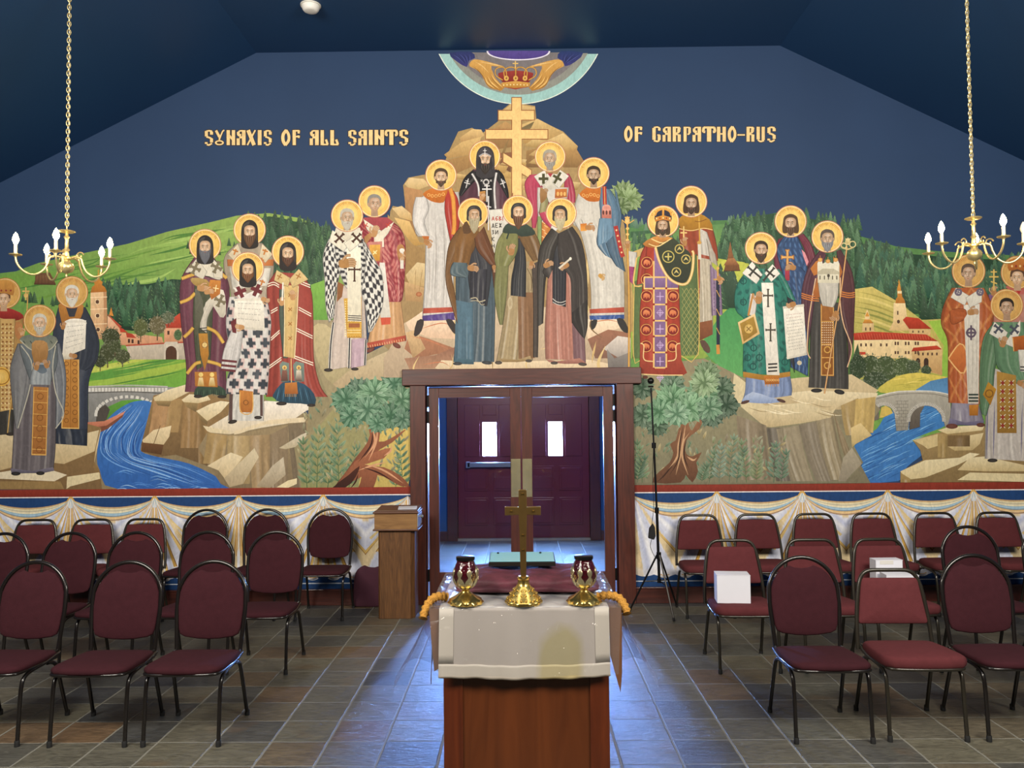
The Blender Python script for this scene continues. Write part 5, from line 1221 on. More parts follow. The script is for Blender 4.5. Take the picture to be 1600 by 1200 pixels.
p.hand(92,400,40,60); shoe(50,895,22,8)
done(l)
# --- 2 white-bearded monk with scroll
l = saint('white-bearded haloed monk in dark navy robe holding an open scroll'); p.t(*TA)
p.f([(275,300),(250,420),(250,600),(262,780),(262,935)],[(395,300),(445,420),(460,520),(418,640),(412,800),(408,948)],'39404f',6,.45)
p.f([(385,300),(372,420),(360,560),(372,590)],[(400,300),(440,380),(466,470),(450,560),(400,598)],'343a46',4,.4)
p.f([(264,870),(262,940)],[(410,870),(408,950)],'2f3644',7,.6)
p.g([(275,290),(300,285),(385,290),(392,300),(380,350),(320,385),(300,400),(285,350)],'b87f3e','94602c',sm=2); p.g([(310,300),(365,300),(350,345),(325,345)],'3a3c44')
p.g([(300,545),(372,545),(372,870),(288,868)],'bd8540','a87032'); p.s([(332,545),(330,870)],3,'8a5a28'); p.s([(303,545),(291,866)],4,'e0b468'); p.s([(368,545),(370,868)],4,'e0b468'); p.s([(290,866),(372,868)],5,'e0b468')
for k in range(8): p.ring(352,565+k*38,9,12,'7c4e22'); p.ring(312,565+k*38,8,11,'7c4e22')
p.hd(338,230,74,'d8d4c8','e2ddd0',1.9,'short',dull=1,turn=.06)
scroll([(305,365),(405,362),(400,495),(292,540)],5)
p.g([(305,368),(330,355),(370,354),(400,362),(408,380),(395,372),(330,372)],'f2ece0','d0c8b8',sm=2); p.g([(290,520),(300,515),(360,525),(352,540),(300,545)],'e2dac8','c0b8a4',sm=2)
p.hand(357,530,38,190,'b5814e'); p.hand(295,400,36,-75,'b5814e')
done(l)
# --- 3 grey-blue priest
l = saint('grey-bearded haloed priest in grey-blue cloak with hands raised in blessing'); p.t(*TA)
p.f([(95,600),(70,800),(62,950),(55,1075)],[(262,600),(262,820),(260,960),(250,1068)],'6b6468',8,.4)
p.g([(50,1055),(150,1068),(250,1050),(256,1066),(200,1078),(130,1078),(55,1080)],'7c7686','55505c')
p.f([(85,470),(50,580),(55,700),(75,870)],[(130,470),(150,560),(140,680),(82,868)],'78787a',4,.45)
p.f([(225,470),(240,560),(262,700),(262,868)],[(280,470),(308,600),(308,720),(300,800)],'787c82',4,.45)
p.f([(92,470),(100,520),(140,640)],[(268,470),(270,560),(240,650)],'6d7478',5,.35)
p.s([(100,480),(150,560),(140,680),(85,868)],5,'b8b4a4'); p.s([(262,480),(248,580),(262,700),(300,800),(262,868)],5,'b8b4a4')
p.g([(92,450),(130,430),(187,425),(245,432),(272,455),(240,490),(190,505),(140,492)],'6b7268','8a8c7c',sm=2); p.s([(96,455),(140,495),(190,510),(240,495),(270,458)],5,'b0ac98')
for k in range(5): p.s([(110+k*32,458),(118+k*32,470)],5,'4a524c')
p.g([(150,470),(187,455),(222,468),(226,520),(210,560),(160,560)],'b58a58','8f6638',sm=2)
p.f([(165,560),(145,620),(142,662)],[(225,560),(240,600),(238,665)],'9aa0a4',4,.4); p.g([(165,575),(205,570),(222,600),(200,612),(175,600)],'55606a','6b7680',sm=2)
p.g([(158,672),(228,676),(218,995),(148,994)],'b0783e','9a6432'); 
for k in range(6): p.s([(157-k*1.6,690+k*55),(226-k*1.6,694+k*55)],3,'d8a85c'); p.ring(190-k,718+k*50,12,15,'7c4c22')
p.s([(160,675),(150,992)],4,'d8a85c'); p.s([(226,678),(216,992)],4,'d8a85c'); p.s([(148,990),(218,992)],6,'d8a85c')
p.hd(187,365,75,'c8c4b8','c4beb0',1.7,'short',dull=1)
p.hand(170,590,42,-75,'b08050'); p.hand(222,580,42,-110,'b08050',flip=-1); shoe(75,1080,22,9,'201c1e'); shoe(190,1078,20,9,'201c1e')
done(l)
# --- 5 behind, cream and orange vestments (painted before its neighbours)
l = saint('hooded haloed bishop in cream and orange stole, standing behind the other three'); p.t(*TB)
p.f([(370,200),(310,260),(300,330),(330,430),(340,500)],[(500,200),(548,260),(560,320),(545,430),(530,500)],'a89a86',6,.3)
p.f([(318,285),(320,320)],[(560,285),(556,318)],'c87840',3,.2); p.f([(330,330),(345,440)],[(545,330),(530,420)],'d8d2c6',6,.35)
omoph([(372,205),(340,250),(380,285),(440,300)],46,'dccdae'); omoph([(500,205),(535,250),(500,285),(440,300)],46,'dccdae'); p.s([(440,290),(440,420)],60,'dccdae')
for x, y in ((360,240),(515,240),(385,285),(495,285),(500,400)): p.cross(x,y,30,32,'c07a3a',8,20)
p.hd(434,130,83,'4a3424','6b4a30',2.3,'hood','2e2824',turn=.04)
done(l)
# --- 4 left, purple mantle
l = saint('grey-bearded hooded haloed bishop in purple mantle with gold bands'); p.t(*TB)
p.f([(150,270),(85,370),(70,480),(80,640),(105,850),(98,975)],[(250,280),(315,380),(330,480),(325,650),(308,800),(315,975)],'70404f',8,.4)
p.g([(150,960),(200,930),(280,945),(310,970),(310,1000),(240,985),(200,1000),(150,1005)],'3c5040','2c3c32',sm=2); 
for k in range(9): p.s([(165+k*16,960),(160+k*17,998)],3,'1f2c26' if k%2 else '5a7058',2)
p.f([(148,420),(140,600),(160,860)],[(245,440),(240,600),(228,820)],'4f5440',4,.45)
for a in (((80,385),(120,370),(145,362)),((290,362),(315,382)),((72,510),(120,490),(150,460)),((92,690),(120,665),(140,640)),((210,640),(260,665),(298,720)),((108,880),(150,830),(180,820)),((215,815),(270,830),(305,850))):
    p.s(list(a),17,'c8983e'); p.s(list(a),9,'dab258')
p.g([(168,670),(215,670),(222,780),(200,865),(178,780)],'c08a3c','a8702c'); p.c(200,730,13,18,'e8ca84',n=14); p.ring(200,730,13,16,'7c4c22')
p.g([(148,870),(262,870),(268,950),(150,945)],'bd7e3a','a86a2c')
for x in (180,238): p.c(x,885,12,12,'ecd080',n=12); p.g([(x-18,945),(x-10,900),(x+10,900),(x+18,945)],'e6d4a0','b89048')
p.f([(175,640),(185,560),(210,510)],[(210,668),(215,590),(250,520)],'c8c0b0',3,.3,line=None)
p.g([(205,510),(280,440),(305,470),(310,570),(280,585),(240,520),(210,530)],'ddd6c6','c0b8a6',sm=2)
p.s([(172,645),(213,640)],5,'3a3634'); p.s([(172,658),(213,654)],5,'3a3634')
p.g([(150,440),(165,435),(190,500),(195,560),(150,700)],'6b6a5c','54543f')
p.f([(160,280),(100,350),(140,350),(150,370)],[(235,290),(290,350),(280,390),(220,372)],'ddd5c2',3,.25)
omoph([(160,278),(128,330),(200,370),(260,350)],44,'ddd5c2'); omoph([(240,278),(275,340),(270,380)],44,'ddd5c2')
for x, y in ((150,330),(262,325),(280,500)): p.cross(x,y,52,58,'7a7058',14,25,.5,1)
p.g([(135,380),(210,390),(230,430),(160,425),(130,400)],'b5985c','9a7a40',sm=2)
p.g([(228,390),(285,395),(280,465),(235,495),(218,440)],'c8843c','a8642c'); p.cross(258,435,30,36,'f0d8a0',5,10,.5)
p.hand(170,432,62,8); p.hand(205,455,50,-10)
p.hd(202,210,83,'4a4a50','6b6c74',2.5,'hood','2c2826')
shoe(165,998,22,9); shoe(290,1000,24,8)
done(l)
# --- 7 right of the four, red mantle
l = saint('brown-bearded hooded haloed bishop in red mantle over blue robe'); p.t(*TB)
p.f([(570,350),(525,430),(535,560),(540,700),(535,850),(520,1000)],[(710,360),(755,450),(765,600),(768,800),(800,940),(840,1000)],'9c4238',9,.42)
p.g([(555,990),(600,930),(650,915),(720,935),(770,985),(775,1040),(700,1035),(600,1030),(565,1010)],'2f5068','24404f',sm=2)
for k in range(12): p.s([(590+k*13,950),(572+k*17,1030)],4,'1c3040' if k%2 else '4f7890',2)
p.f([(590,440),(590,600),(610,800)],[(612,440),(612,600),(632,800)],'4f5a50',2,.4)
for a in (((528,420),(560,410),(588,425)),((700,405),(750,425)),((545,560),(580,540)),((690,540),(755,575)),((545,700),(590,660)),((680,650),(762,690)),((530,850),(600,800)),((660,790),(765,830))):
    for d in (-6, 6): p.s([(x,y+d) for x, y in a],5,'eadfca')
for x0, x1 in ((590,640),(660,718)): p.g([(x0,835),(x0+15,815),(x1,825),(x1,920),(x0+10,925)],'7a8a80','5f6c66')
for x in (616,690): p.c(x,848,12,12,'e8c470',n=12); p.c(x,850,6,8,'a87a50',n=10); p.g([(x-18,918),(x-12,862),(x+12,862),(x+18,918)],'8a5a4c' if x<650 else 'd8ccb8','5a4038')
p.g([(618,928),(680,924),(686,985),(616,985)],'c07a3a','9c5a28'); 
for k in range(7): p.s([(622+k*9,985),(621+k*9,1000)],3,'b08040')
p.f([(612,420),(615,600),(612,790)],[(690,420),(680,600),(668,800)],'d4b478',3,.25); p.s([(650,800),(652,925)],5,'d4b478')
for k in range(4): p.cross(645,470+k*75,24,26,'a8743c',5,45,.5)
p.s([(614,425),(616,600),(613,790)],4,'f0dcae'); p.s([(688,425),(680,600),(668,800)],4,'f0dcae')
omoph([(575,340),(575,380),(640,405),(700,380)],44,'d8bc84'); omoph([(690,335),(725,375),(650,410)],44,'d8bc84')
for x, y in ((590,375),(688,372)): p.cross(x,y,30,34,'a8743c',6,30,.5)
p.hand(600,520,46,-85); p.hand(660,490,52,-95,flip=-1); p.s([(608,405),(604,500)],7,'efe8dc')
p.hd(633,245,83,'4a3020','5f3c28',1.8,'hood','2c2624',turn=.03)
shoe(600,1035,28,10); shoe(755,1044,22,8)
done(l)
# --- 6 front with scroll and chequered crosses
l = saint('brown-bearded hooded haloed bishop in black-crossed pink robe unrolling a scroll'); p.t(*TB)
p.f([(355,960),(330,1060),(322,1125)],[(505,960),(508,1050),(506,1125)],'d0ccc4',6,.35)
p.s([(338,965),(335,1125)],18,'5a4440'); p.s([(495,965),(496,1100)],14,'5a4440')
def cross6(u, v):
    x = u*6.2; y = v*9.5; i, j = int(y), 0
    sh = (i % 2)*1.1; X = (x+sh) % 2.2; Y = y-i
    a = abs(X-1.1); b = abs(Y-.5)
    if (a < .3 and b < .48) or (b < .2 and a < .72): return '3b4048' if (int((x+sh)/2.2)+i) % 3 else '474c54'
    return 'dcc0ba' if (int(x)+i) % 2 else 'd8d2cc'
p.f([(330,480),(312,600),(322,700),(350,800),(318,900),(312,985)],[(520,480),(545,600),(540,700),(535,850),(525,990)],'d8ccc6',5,.16,cross6,nu=70,nv=80,edge=.2)
p.f([(345,640),(300,760),(285,860)],[(400,660),(385,780),(360,870)],'d5d0cc',5,.35)
for z in (810,835,858): p.s([(288-(z-810)*.1,z),(368-(z-810)*.15,z+8)],12,'6b3438')
p.g([(380,965),(452,972),(448,1082),(384,1080)],'c07e3c','a4642c'); p.ring(415,1030,10,14,'7c4c22'); p.s([(384,975),(388,1078),(446,1080),(450,978)],5,'dba85a')
omoph([(350,430),(400,480),(440,500)],52,'ece6dc'); omoph([(500,430),(460,470),(400,500)],52,'ece6dc')
for x, y, r_ in ((385,455,20),(470,445,-20)): p.cross(x,y,62,66,'6b2c30',20,r_+45,.5)
p.hd(425,330,83,'4a3020','7a4e2c',1.75,'hood','2a2624')
scroll([(357,490),(508,492),(512,650),(352,630)],4); p.s([(352,495),(510,492)],13,'ddd6c6'); p.s([(358,640),(512,650)],12,'cfc8b8'); 
p.g([(335,610),(365,590),(365,670),(345,665)],'6b2c30')
p.hand(400,640,48,-170); p.hand(500,490,46,20,flip=-1)
shoe(345,1130,24,10,rot=-.2); shoe(478,1108,20,9)
done(l)
# --- 9 red patterned chasuble
l = saint('clean-shaven haloed bishop in red patterned chasuble holding a book and a mace'); p.t(*TC)
p.f([(400,640),(390,780),(350,990)],[(540,560),(555,760),(580,945)],'cfa070',6,.35)
p.f([(350,960),(352,990)],[(578,915),(580,948)],'b5503c',2,.2); 
for k in range(16): p.s([(356+k*14,975-k*2.7),(358+k*14,988-k*2.7)],3,'e8c088')
def brok(u, v):
    q = sin(u*38+3*sin(v*21))*sin(v*46+2*sin(u*17)); return 'c2756c' if q > .25 else ('8a2c34' if q < -.35 else None)
p.f([(330,230),(290,280),(330,380),(340,480),(430,650),(480,720)],[(470,230),(545,290),(575,380),(572,560),(558,700),(540,720)],'a04048',6,.25,brok,nu=60,nv=70)
p.g([(425,490),(455,490),(490,810),(430,812)],'e2ddd2','cfc8bc'); p.g([(430,812),(490,810),(488,850),(436,855)],'c8543c'); p.cross(436,606,28,30,'b03c34',5)
p.g([(335,225),(470,225),(510,255),(430,330),(340,290)],'a8484c','8f3840')
omoph([(330,235),(370,285),(430,330)],48,'e6dcc6'); omoph([(510,250),(455,310),(420,345)],48,'e6dcc6'); p.s([(420,330),(424,400)],56,'e6dcc6')
for x, y in ((345,272),(475,270)): p.cross(x,y,32,36,'c0483c',5,30,.5)
p.g([(358,370),(440,365),(438,485),(362,488)],'c88478','a8584c'); p.g([(366,386),(430,384),(426,478),(370,480)],'dca64c','c08a34'); p.cross(398,430,24,34,'f0dca0',6,45,.5)
p.f([(335,340),(340,390)],[(385,300),(400,310)],'b5814e',2,.2); p.hand(388,330,70,-70); 
p.g([(530,390),(560,385),(578,430),(570,490),(545,490),(528,440)],'b5814e','946238',sm=2); p.s([(555,420),(556,525)],20,'d8d0c4'); p.c(556,418,15,12,'e6dfd2'); p.hand(545,440,44,60)
p.hd(395,132,93,'8c8880',None,style='short',turn=.12,skin='b8875c')
shoe(372,1000,26,12,'6b3428',rot=-.5); shoe(525,975,26,14,'6b3428',rot=.5)
done(l)
# --- 8 black and white chequered
l = saint('grey-bearded haloed bishop in black and white chequered vestment'); p.t(*TC)
p.f([(180,620),(160,780),(130,1000),(128,1118)],[(330,640),(345,850),(350,1000),(345,1085)],'c9b8ac',6,.35)
p.f([(262,940),(258,1108)],[(348,930),(345,1090)],'bfa4b0',3,.3)
for a in ([(155,840),(140,960),(132,1110)],[(250,930),(245,1108)],[(345,940),(338,1090)]): p.s(a,14,'e6e0d6'); p.s(a,8,'2c2a2e')
p.g([(215,700),(320,690),(320,930),(235,930)],'cfa040','b5852e'); dots(218,710,320,925,7,15,4,'efdc9a')
def chk(u, v):
    x = u*6+.35*sin(v*7); y = v*17+.5*sin(u*5); return '353338' if (int(x)+int(y)) % 2 else 'e4e0d6'
p.f([(130,350),(95,450),(105,600),(110,740),(130,840)],[(180,360),(200,480),(190,560),(165,680),(160,800)],'d8d4ca',3,.15,chk,nu=40,nv=80)
p.f([(320,370),(325,500),(320,660),(345,760),(360,900)],[(340,370),(400,480),(440,560),(443,740),(380,890)],'d8d4ca',3,.15,chk,nu=44,nv=80)
p.f([(160,340),(175,500),(230,640)],[(330,350),(345,480),(320,650)],'d8d4ca',4,.15,chk,nu=50,nv=50)
p.g([(232,400),(315,400),(318,835),(240,832)],'efe8d4','d8cfb8'); 
for z in (800,812,824): p.s([(241,z),(318,z+3)],5,'3a3438')
p.g([(238,840),(318,840),(318,920),(232,920)],'d0a248'); p.g([(245,845),(310,845),(308,870),(244,870)],'9c5c34'); 
for z in (885,900): p.s([(236,z),(316,z)],4,'f0dca0')
p.g([(170,285),(310,285),(325,350),(240,405),(150,350)],'ddd4c0','c9bda6')
omoph([(150,300),(150,350),(230,400)],58,'ece4d0'); omoph([(325,300),(290,360),(235,400)],58,'ece4d0')
for x, y, r_ in ((190,345,45),(290,345,-45)): p.cross(x,y,62,66,'4c3024',12,r_,.5,1)
p.cross(278,530,66,100,'4c3024',10,0,.32,1)
p.g([(180,600),(215,620),(205,690),(175,720)],'8a5a34'); p.hand(200,497,100,-8,'b5854e')
p.hd(235,215,93,'b8b2a4','c9c2b2',1.9,'short',turn=.08,skin='b08456')
shoe(125,1118,26,10); shoe(280,1112,22,9)
done(l)
# --- 11 black great-schema monk
l = saint('haloed monk in black cowl with white crosses, left of the golden cross'); p.t(*TD)
p.f([(660,390),(580,480),(530,620),(520,720)],[(870,390),(940,460),(985,600),(990,780)],'563440',7,.35)
p.f([(640,410),(690,480),(715,620),(780,900)],[(880,400),(870,480),(865,620),(860,780)],'1d1b1e',5,.3)
p.f([(650,400),(570,480),(530,600),(528,640)],[(680,410),(690,480),(650,520),(545,640)],'1d1b1e',3,.3); p.f([(880,400),(880,480),(900,520),(980,660)],[(890,395),(940,450),(980,590),(984,660)],'1d1b1e',3,.3)
p.s([(645,430),(700,530),(712,640)],20,'a09a98'); p.s([(645,430),(700,530),(712,640)],9,'e4e0dc'); p.s([(875,420),(855,560),(866,760)],22,'a09a98'); p.s([(875,420),(855,560),(866,760)],9,'e4e0dc')
for x, y in ((600,520),(935,520)): p.cross(x,y,56,90,'d8d4d0',8,15 if x<700 else -20,.5); p.cross(x,y-20,34,20,'d8d4d0',6,15,.5)
p.cross(785,575,90,170,'e0dcd8',12,0,.3); p.s([(760,545),(812,545)],9,'e0dcd8'); p.s([(765,730),(825,745)],10,'e0dcd8'); p.s([(800,640),(800,960)],10,'e0dcd8')
for x, y in ((735,495),(822,495)): p.cross(x,y,24,24,'d0ccc8',5,45,.5)
p.ring(778,510,18,30,'c8c4c0')
p.g([(715,600),(770,590),(775,690),(715,690)],'c08a4a','8a5a2c'); p.c(742,640,20,26,'a4683c'); p.c(742,630,11,13,'c89a68')
p.hand(730,670,70,-60); 
p.halo(765,265,145)
p.face(770,300,60,'3a2c24','3a302a',2.0,'hood','3a3638'); p.g([(690,290),(700,230),(765,180),(835,240),(850,290),(825,270),(765,235),(715,265)],'4c484c','3a3638',sm=2); p.s([(712,268),(765,240),(822,268)],12,'aaa6a6'); p.cross(766,215,34,70,'e0dcd8',6)
p.g([(700,330),(712,270),(730,300),(735,390),(700,370)],'332f31',sm=2); p.g([(838,330),(826,270),(812,300),(808,390),(840,370)],'332f31',sm=2)
done(l)
# --- 12 rose bishop
l = saint('grey-haired haloed bishop in rose cloak and white stole with dark crosses'); p.t(*TE)
p.f([(-10,440),(-60,520),(-40,640),(-10,720),(10,940)],[(120,430),(110,560),(90,700),(40,940)],'b5425c',5,.4)
p.f([(330,430),(310,520),(320,640),(330,720)],[(350,430),(385,500),(412,620),(410,700)],'b04058',4,.4)
p.f([(60,560),(60,760),(90,1100)],[(350,560),(330,700),(300,900)],'d5d0c6',4,.3); p.f([(60,830),(60,1180)],[(100,830),(96,1180)],'8a9c64',2,.3); p.f([(100,880),(96,1180)],[(190,880),(150,1180)],'c87e3c',3,.2)
for k in range(8): p.s([(100+k%2*24,880+k*34),(130+k%2*24,900+k*34)],6,'eac88c')
p.f([(70,790),(110,870),(180,940)],[(160,690),(190,760),(200,900)],'bf4862',4,.4); p.f([(100,600),(90,700),(75,800)],[(130,600),(160,700),(150,780)],'9c9468',2,.3)
p.g([(40,450),(170,430),(300,440),(240,560),(180,580),(120,570)],'dcd6c8','c9c2b2')
omoph([(130,395),(60,445),(120,520),(200,560)],78,'e6e0d2'); omoph([(270,395),(320,440),(230,540),(180,570)],78,'e6e0d2')
p.cross(115,478,92,96,'4c4a2c',26,0,.5,0); p.cross(245,470,92,120,'4c4a2c',24,30,.5,0); p.g([(150,425),(205,425),(180,465)],'a83c44')
p.g([(225,575),(335,570),(335,650),(220,660)],'c8783a','a8602c'); 
for k in range(3): p.c(250+k*32,620,12,20,'e8b468',n=12)
p.hand(120,640,85,-75,'a88054'); p.g([(85,560),(130,590),(150,640),(120,690),(85,700)],'a88054','8a6238',sm=2)
p.hd(178,270,143,'a8a090','a49e94',1.7,'short',turn=-.05,dx=-.03,skin='b08458')
done(l)
# --- 10 white-robed left
l = saint('young haloed martyr in white robe with orange collar, left of the central group'); p.t(*TD)
p.f([(190,640),(110,720),(95,860),(130,1010),(205,1030),(210,1200),(200,1500),(180,1780)],[(520,600),(530,740),(520,900),(500,1100),(480,1300),(470,1500),(480,1760)],'cfc9c2',9,.28)
p.f([(400,580),(390,760),(410,900),(450,1100)],[(470,590),(515,680),(530,860),(510,1000)],'b03a30',4,.4); p.s([(440,570),(470,680),(480,900),(470,1000)],40,'c8782c'); p.s([(440,570),(470,680),(480,900),(470,1000)],26,'dc9a44')
p.f([(120,650),(95,760),(95,900),(150,1010)],[(215,650),(240,760),(200,880),(240,1010)],'d8d2cc',4,.3)
p.g([(185,620),(250,575),(330,560),(420,575),(395,650),(380,700),(300,700),(230,670)],'c8742c','b5621f',sm=2); 
for k in range(5): p.ring(240+k*34,630+10*sin(k),10,15,'eab468')
p.f([(190,1690),(185,1740)],[(480,1680),(480,1725)],'b5503c',3,.2,line=None); p.f([(185,1760),(180,1790),(190,1810)],[(480,1730),(482,1780),(490,1800)],'5a4488',8,.5,line=None)
p.s([(300,800),(310,1200),(290,1650)],8,'9c958e',2); p.s([(380,900),(390,1300),(380,1650)],8,'9c958e',2); p.s([(240,1100),(250,1400),(230,1650)],8,'a89f98',2)
p.g([(175,1015),(245,1015),(240,1050),(200,1050)],'b5652c'); p.hand(210,1060,90,45,'b5814e',.8)
p.s([(120,1330),(110,1530)],3,'8a6a3c'); p.s([(180,1330),(150,1540)],3,'8a6a3c'); p.c(148,1560,28,22,'9c5a38','c8885c')
p.g([(130,1810),(195,1800),(175,1900),(130,1950),(100,1940)],'3a3230',sm=2); p.g([(400,1800),(460,1800),(520,1900),(520,1935),(480,1930),(440,1880)],'3a3230',sm=2)
p.hd(355,445,145,'4f3c2a','5a4430',1.35,'short',bw=.9)
done(l)
# --- 13 white robed right
l = saint('young haloed martyr in white robe and blue cloak holding a small pink church'); p.t(*TE)
p.f([(440,620),(400,760),(390,900),(450,950),(520,1200),(560,1500),(560,1780)],[(680,620),(740,760),(800,900),(820,1100),(860,1300),(870,1500),(870,1770)],'cfc9be',9,.28)
p.f([(650,560),(640,700),(650,850),(620,1000),(620,1100),(700,1200)],[(740,580),(800,680),(845,800),(830,960),(820,1100),(800,1250)],'5a7890',6,.45)
p.f([(780,560),(800,700)],[(800,600),(845,820)],'5a7890',2,.4); p.f([(700,1080),(740,1200),(800,1300)],[(830,960),(850,1180),(880,1350)],'4c6478',4,.5)
p.s([(685,550),(690,720)],36,'a8322c'); p.s([(685,550),(690,720)],8,'e4a05c'); p.s([(790,920),(840,1150),(860,1210)],40,'a8322c'); 
for k in range(5): p.c(798+k*12,960+k*52,9,9,'ecc48c',n=8)
p.g([(450,620),(520,560),(600,550),(650,560),(645,650),(630,690),(540,690),(490,660)],'c8742c','b5621f',sm=2)
for k in range(5): p.ring(490+k*34,632+8*sin(k*2),10,15,'eab468')
p.g([(660,845),(662,760),(680,730),(705,722),(735,735),(750,765),(752,850)],'d89484','b86c5c',sm=0); p.c(706,750,40,30,'dc9c8c','c88070')
for x in (675,706,738): p.c(x,795,9,22,'5c3430',n=10)
p.f([(640,850),(620,1000),(625,1110)],[(760,850),(770,1000),(740,1040)],'7090a8',5,.45)
p.f([(390,860),(450,960)],[(470,860),(510,950)],'cfc9be',2,.3); p.g([(460,900),(520,895),(520,965),(462,970)],'c8742c','dc9a44'); p.hand(520,935,90,0,'b5814e',.9)
p.f([(545,1700),(550,1740)],[(870,1680),(872,1730)],'b5503c',3,.2,line=None); p.f([(545,1760),(550,1800)],[(870,1750),(872,1790)],'3c5a98',8,.5,line=None)
p.hand(640,1380,70,40,'c8984c',.8); p.g([(560,1810),(620,1800),(600,1870),(565,1890)],'33302e',sm=2); p.g([(800,1790),(860,1790),(905,1870),(910,1920),(870,1915),(830,1870)],'33302e',sm=2)
p.hd(585,425,147,'3f3022','3c2c20',1.3,'short',skin='a87c50',turn=-.02,bw=.85)
done(l)
# parchment with letters behind the front row
l = saint('white parchment with large letters held behind the three front monks'); p.t(*TD)
p.g([(805,770),(940,760),(1000,850),(960,1160),(850,1170),(838,1100),(815,900)],'ddd8cc','c4beb0')
def glyph(ch, x, y, w, h, t, c_):
    S_ = {'A':[(0,1,.5,0,1,1),(.2,.65,.8,.65)],'6':[(1,0,.3,.1,0,.6,.5,1,.9,.7,.5,.45,.1,.6)],'B':[(0,0,0,1),(0,0,.8,.2,0,.5),(0,.5,1,.7,0,1)],'Г':[(0,1,0,0,.9,0)],'Д':[(0,1.1,.1,.85,.9,.85,1,1.1),(.2,.85,.5,0,.8,.85)],'E':[(1,0,0,0,0,1,1,1),(0,.5,.8,.5)],'Ж':[(0,0,1,1),(1,0,0,1),(.5,0,.5,1)],'З':[(0,.1,.8,.1,.3,.5,.9,.7,.1,1)],'И':[(0,0,0,1),(0,1,1,0),(1,0,1,1)],'К':[(0,0,0,1),(1,0,0,.5,1,1)],'Н':[(0,0,0,1),(1,0,1,1),(0,.5,1,.5)]}
    for st in S_[ch]:
        for i in range(0, len(st)-2, 2): p.s([(x+st[i]*w, y+st[i+1]*h), (x+st[i+2]*w, y+st[i+3]*h)], t, c_)
for i, row in enumerate(('A6BГ','ДEЖ','ЗИ','К','Н')):
    for j, ch in enumerate(row): glyph(ch, 832+j*34, 832+i*64, 22, 38, 7, 'b0483c' if i == 0 else '3c3632')
p.build('painted_parchment', MU, l)
# --- 14-16 three monks in front
l = saint('long-bearded haloed monk in brown cloak over dark blue robe, front left'); p.t(*TF)
p.f([(300,480),(300,700),(300,900),(285,1100)],[(540,460),(552,700),(550,900),(545,1100)],'4c5c66',10,.5)
p.f([(300,700),(290,1100)],[(410,720),(416,1112)],'547080',5,.5,line=None)
p.g([(285,1090),(320,1075),(415,1085),(415,1115),(300,1112)],'4f6c78','3a5260')
p.f([(400,340),(385,440),(380,560),(400,690)],[(440,340),(500,420),(530,500),(500,740)],'39393f',6,.4)
p.f([(330,225),(260,330),(235,480),(238,600),(280,760),(310,850)],[(440,300),(400,400),(280,460),(270,540),(290,640),(300,700)],'75522e',5,.4)
p.f([(340,220),(300,320),(290,420),(275,480)],[(460,260),(415,350),(395,420),(385,470)],'80592f',4,.35,line=None)
p.f([(420,300),(440,380),(520,470)],[(480,225),(520,330),(578,480)],'6b4228',4,.4); p.f([(530,470),(545,620)],[(575,470),(590,600)],'5c3a28',2,.4)
p.f([(285,455),(265,500),(275,540),(360,555)],[(370,460),(375,490),(382,520),(378,545)],'56666c',5,.5)
p.f([(395,500),(390,690)],[(500,500),(490,740)],'33323a',5,.5); p.s([(395,690),(430,685),(450,710),(490,700)],7,'b0a68c'); p.s([(395,705),(440,705),(465,730),(485,725)],4,'b0a68c')
p.hand(385,490,72,8,'b08050'); p.hand(545,480,48,70,'b08050')
p.hd(410,138,98,'6b5c48','b8aa88',2.9,'cap','383433',turn=.1,dx=.08,skin='b5824c'); p.g([(345,220),(370,190),(400,260),(350,270)],'5c4028',sm=2)
shoe(310,1110,30,11,'33363a'); shoe(500,1104,34,12,'33363a',rot=.1)
done(l)
l = saint('brown-bearded haloed monk in olive cloak, middle of the three in front'); p.t(*TF)
p.f([(620,450),(625,700),(580,1000),(560,1100)],[(790,450),(800,700),(800,900),(795,1090)],'a89470',9,.4)
p.f([(700,650),(705,1080)],[(800,650),(810,1075)],'8a6648',4,.45,line=None); p.g([(575,1075),(700,1085),(780,1060),(790,1090),(700,1100),(600,1100)],'b09a74','8a7048')
p.f([(560,480),(548,650),(570,800),(585,860)],[(640,470),(630,640),(615,760),(600,860)],'7c7c50',4,.4)
p.f([(790,470),(800,700),(800,900),(800,1070)],[(850,440),(830,700),(832,900),(828,1070)],'4c423c',3,.4)
p.f([(690,300),(680,450),(660,560),(655,670)],[(730,300),(750,420),(752,550),(750,680)],'2f3034',5,.4)
p.f([(620,240),(570,320),(550,420),(560,480)],[(700,270),(700,360),(680,420),(640,480)],'80804f',5,.4); p.f([(700,270),(730,340),(800,450)],[(790,230),(840,330),(852,430)],'7a5c3a',5,.4)
p.g([(600,260),(620,215),(660,200),(750,205),(810,255),(800,280),(720,290),(690,270),(640,270)],'3f4c40','2f3a32',sm=2); p.s([(640,270),(628,305)],10,'2f3a32')
p.hand(655,400,74,-80,'b08050'); p.hand(790,455,52,100,'b08050'); p.s([(760,495),(790,560),(785,640)],3,'4a3020'); p.c(650,720,16,40,'c0b090','a89470')
p.hd(700,122,99,'5a4030','6e4a32',2.6,'cap','383634',turn=.04,dx=.04)
shoe(575,1104,24,12,'4a4038'); shoe(770,1092,22,10,'4a4038')
done(l)
l = saint('long-bearded haloed monk in black cloak over rose robe, front right'); p.t(*TF)
p.f([(900,480),(885,700),(875,900),(880,1080)],[(1045,460),(1090,700),(1120,900),(1125,1090)],'b07868',10,.4)
p.f([(1050,850),(1060,1100)],[(1130,880),(1140,1110)],'7c5c60',4,.4,line=None); p.g([(880,1080),(950,1095),(1100,1075),(1145,1110),(1000,1112),(900,1100)],'b58070','8a5a50')
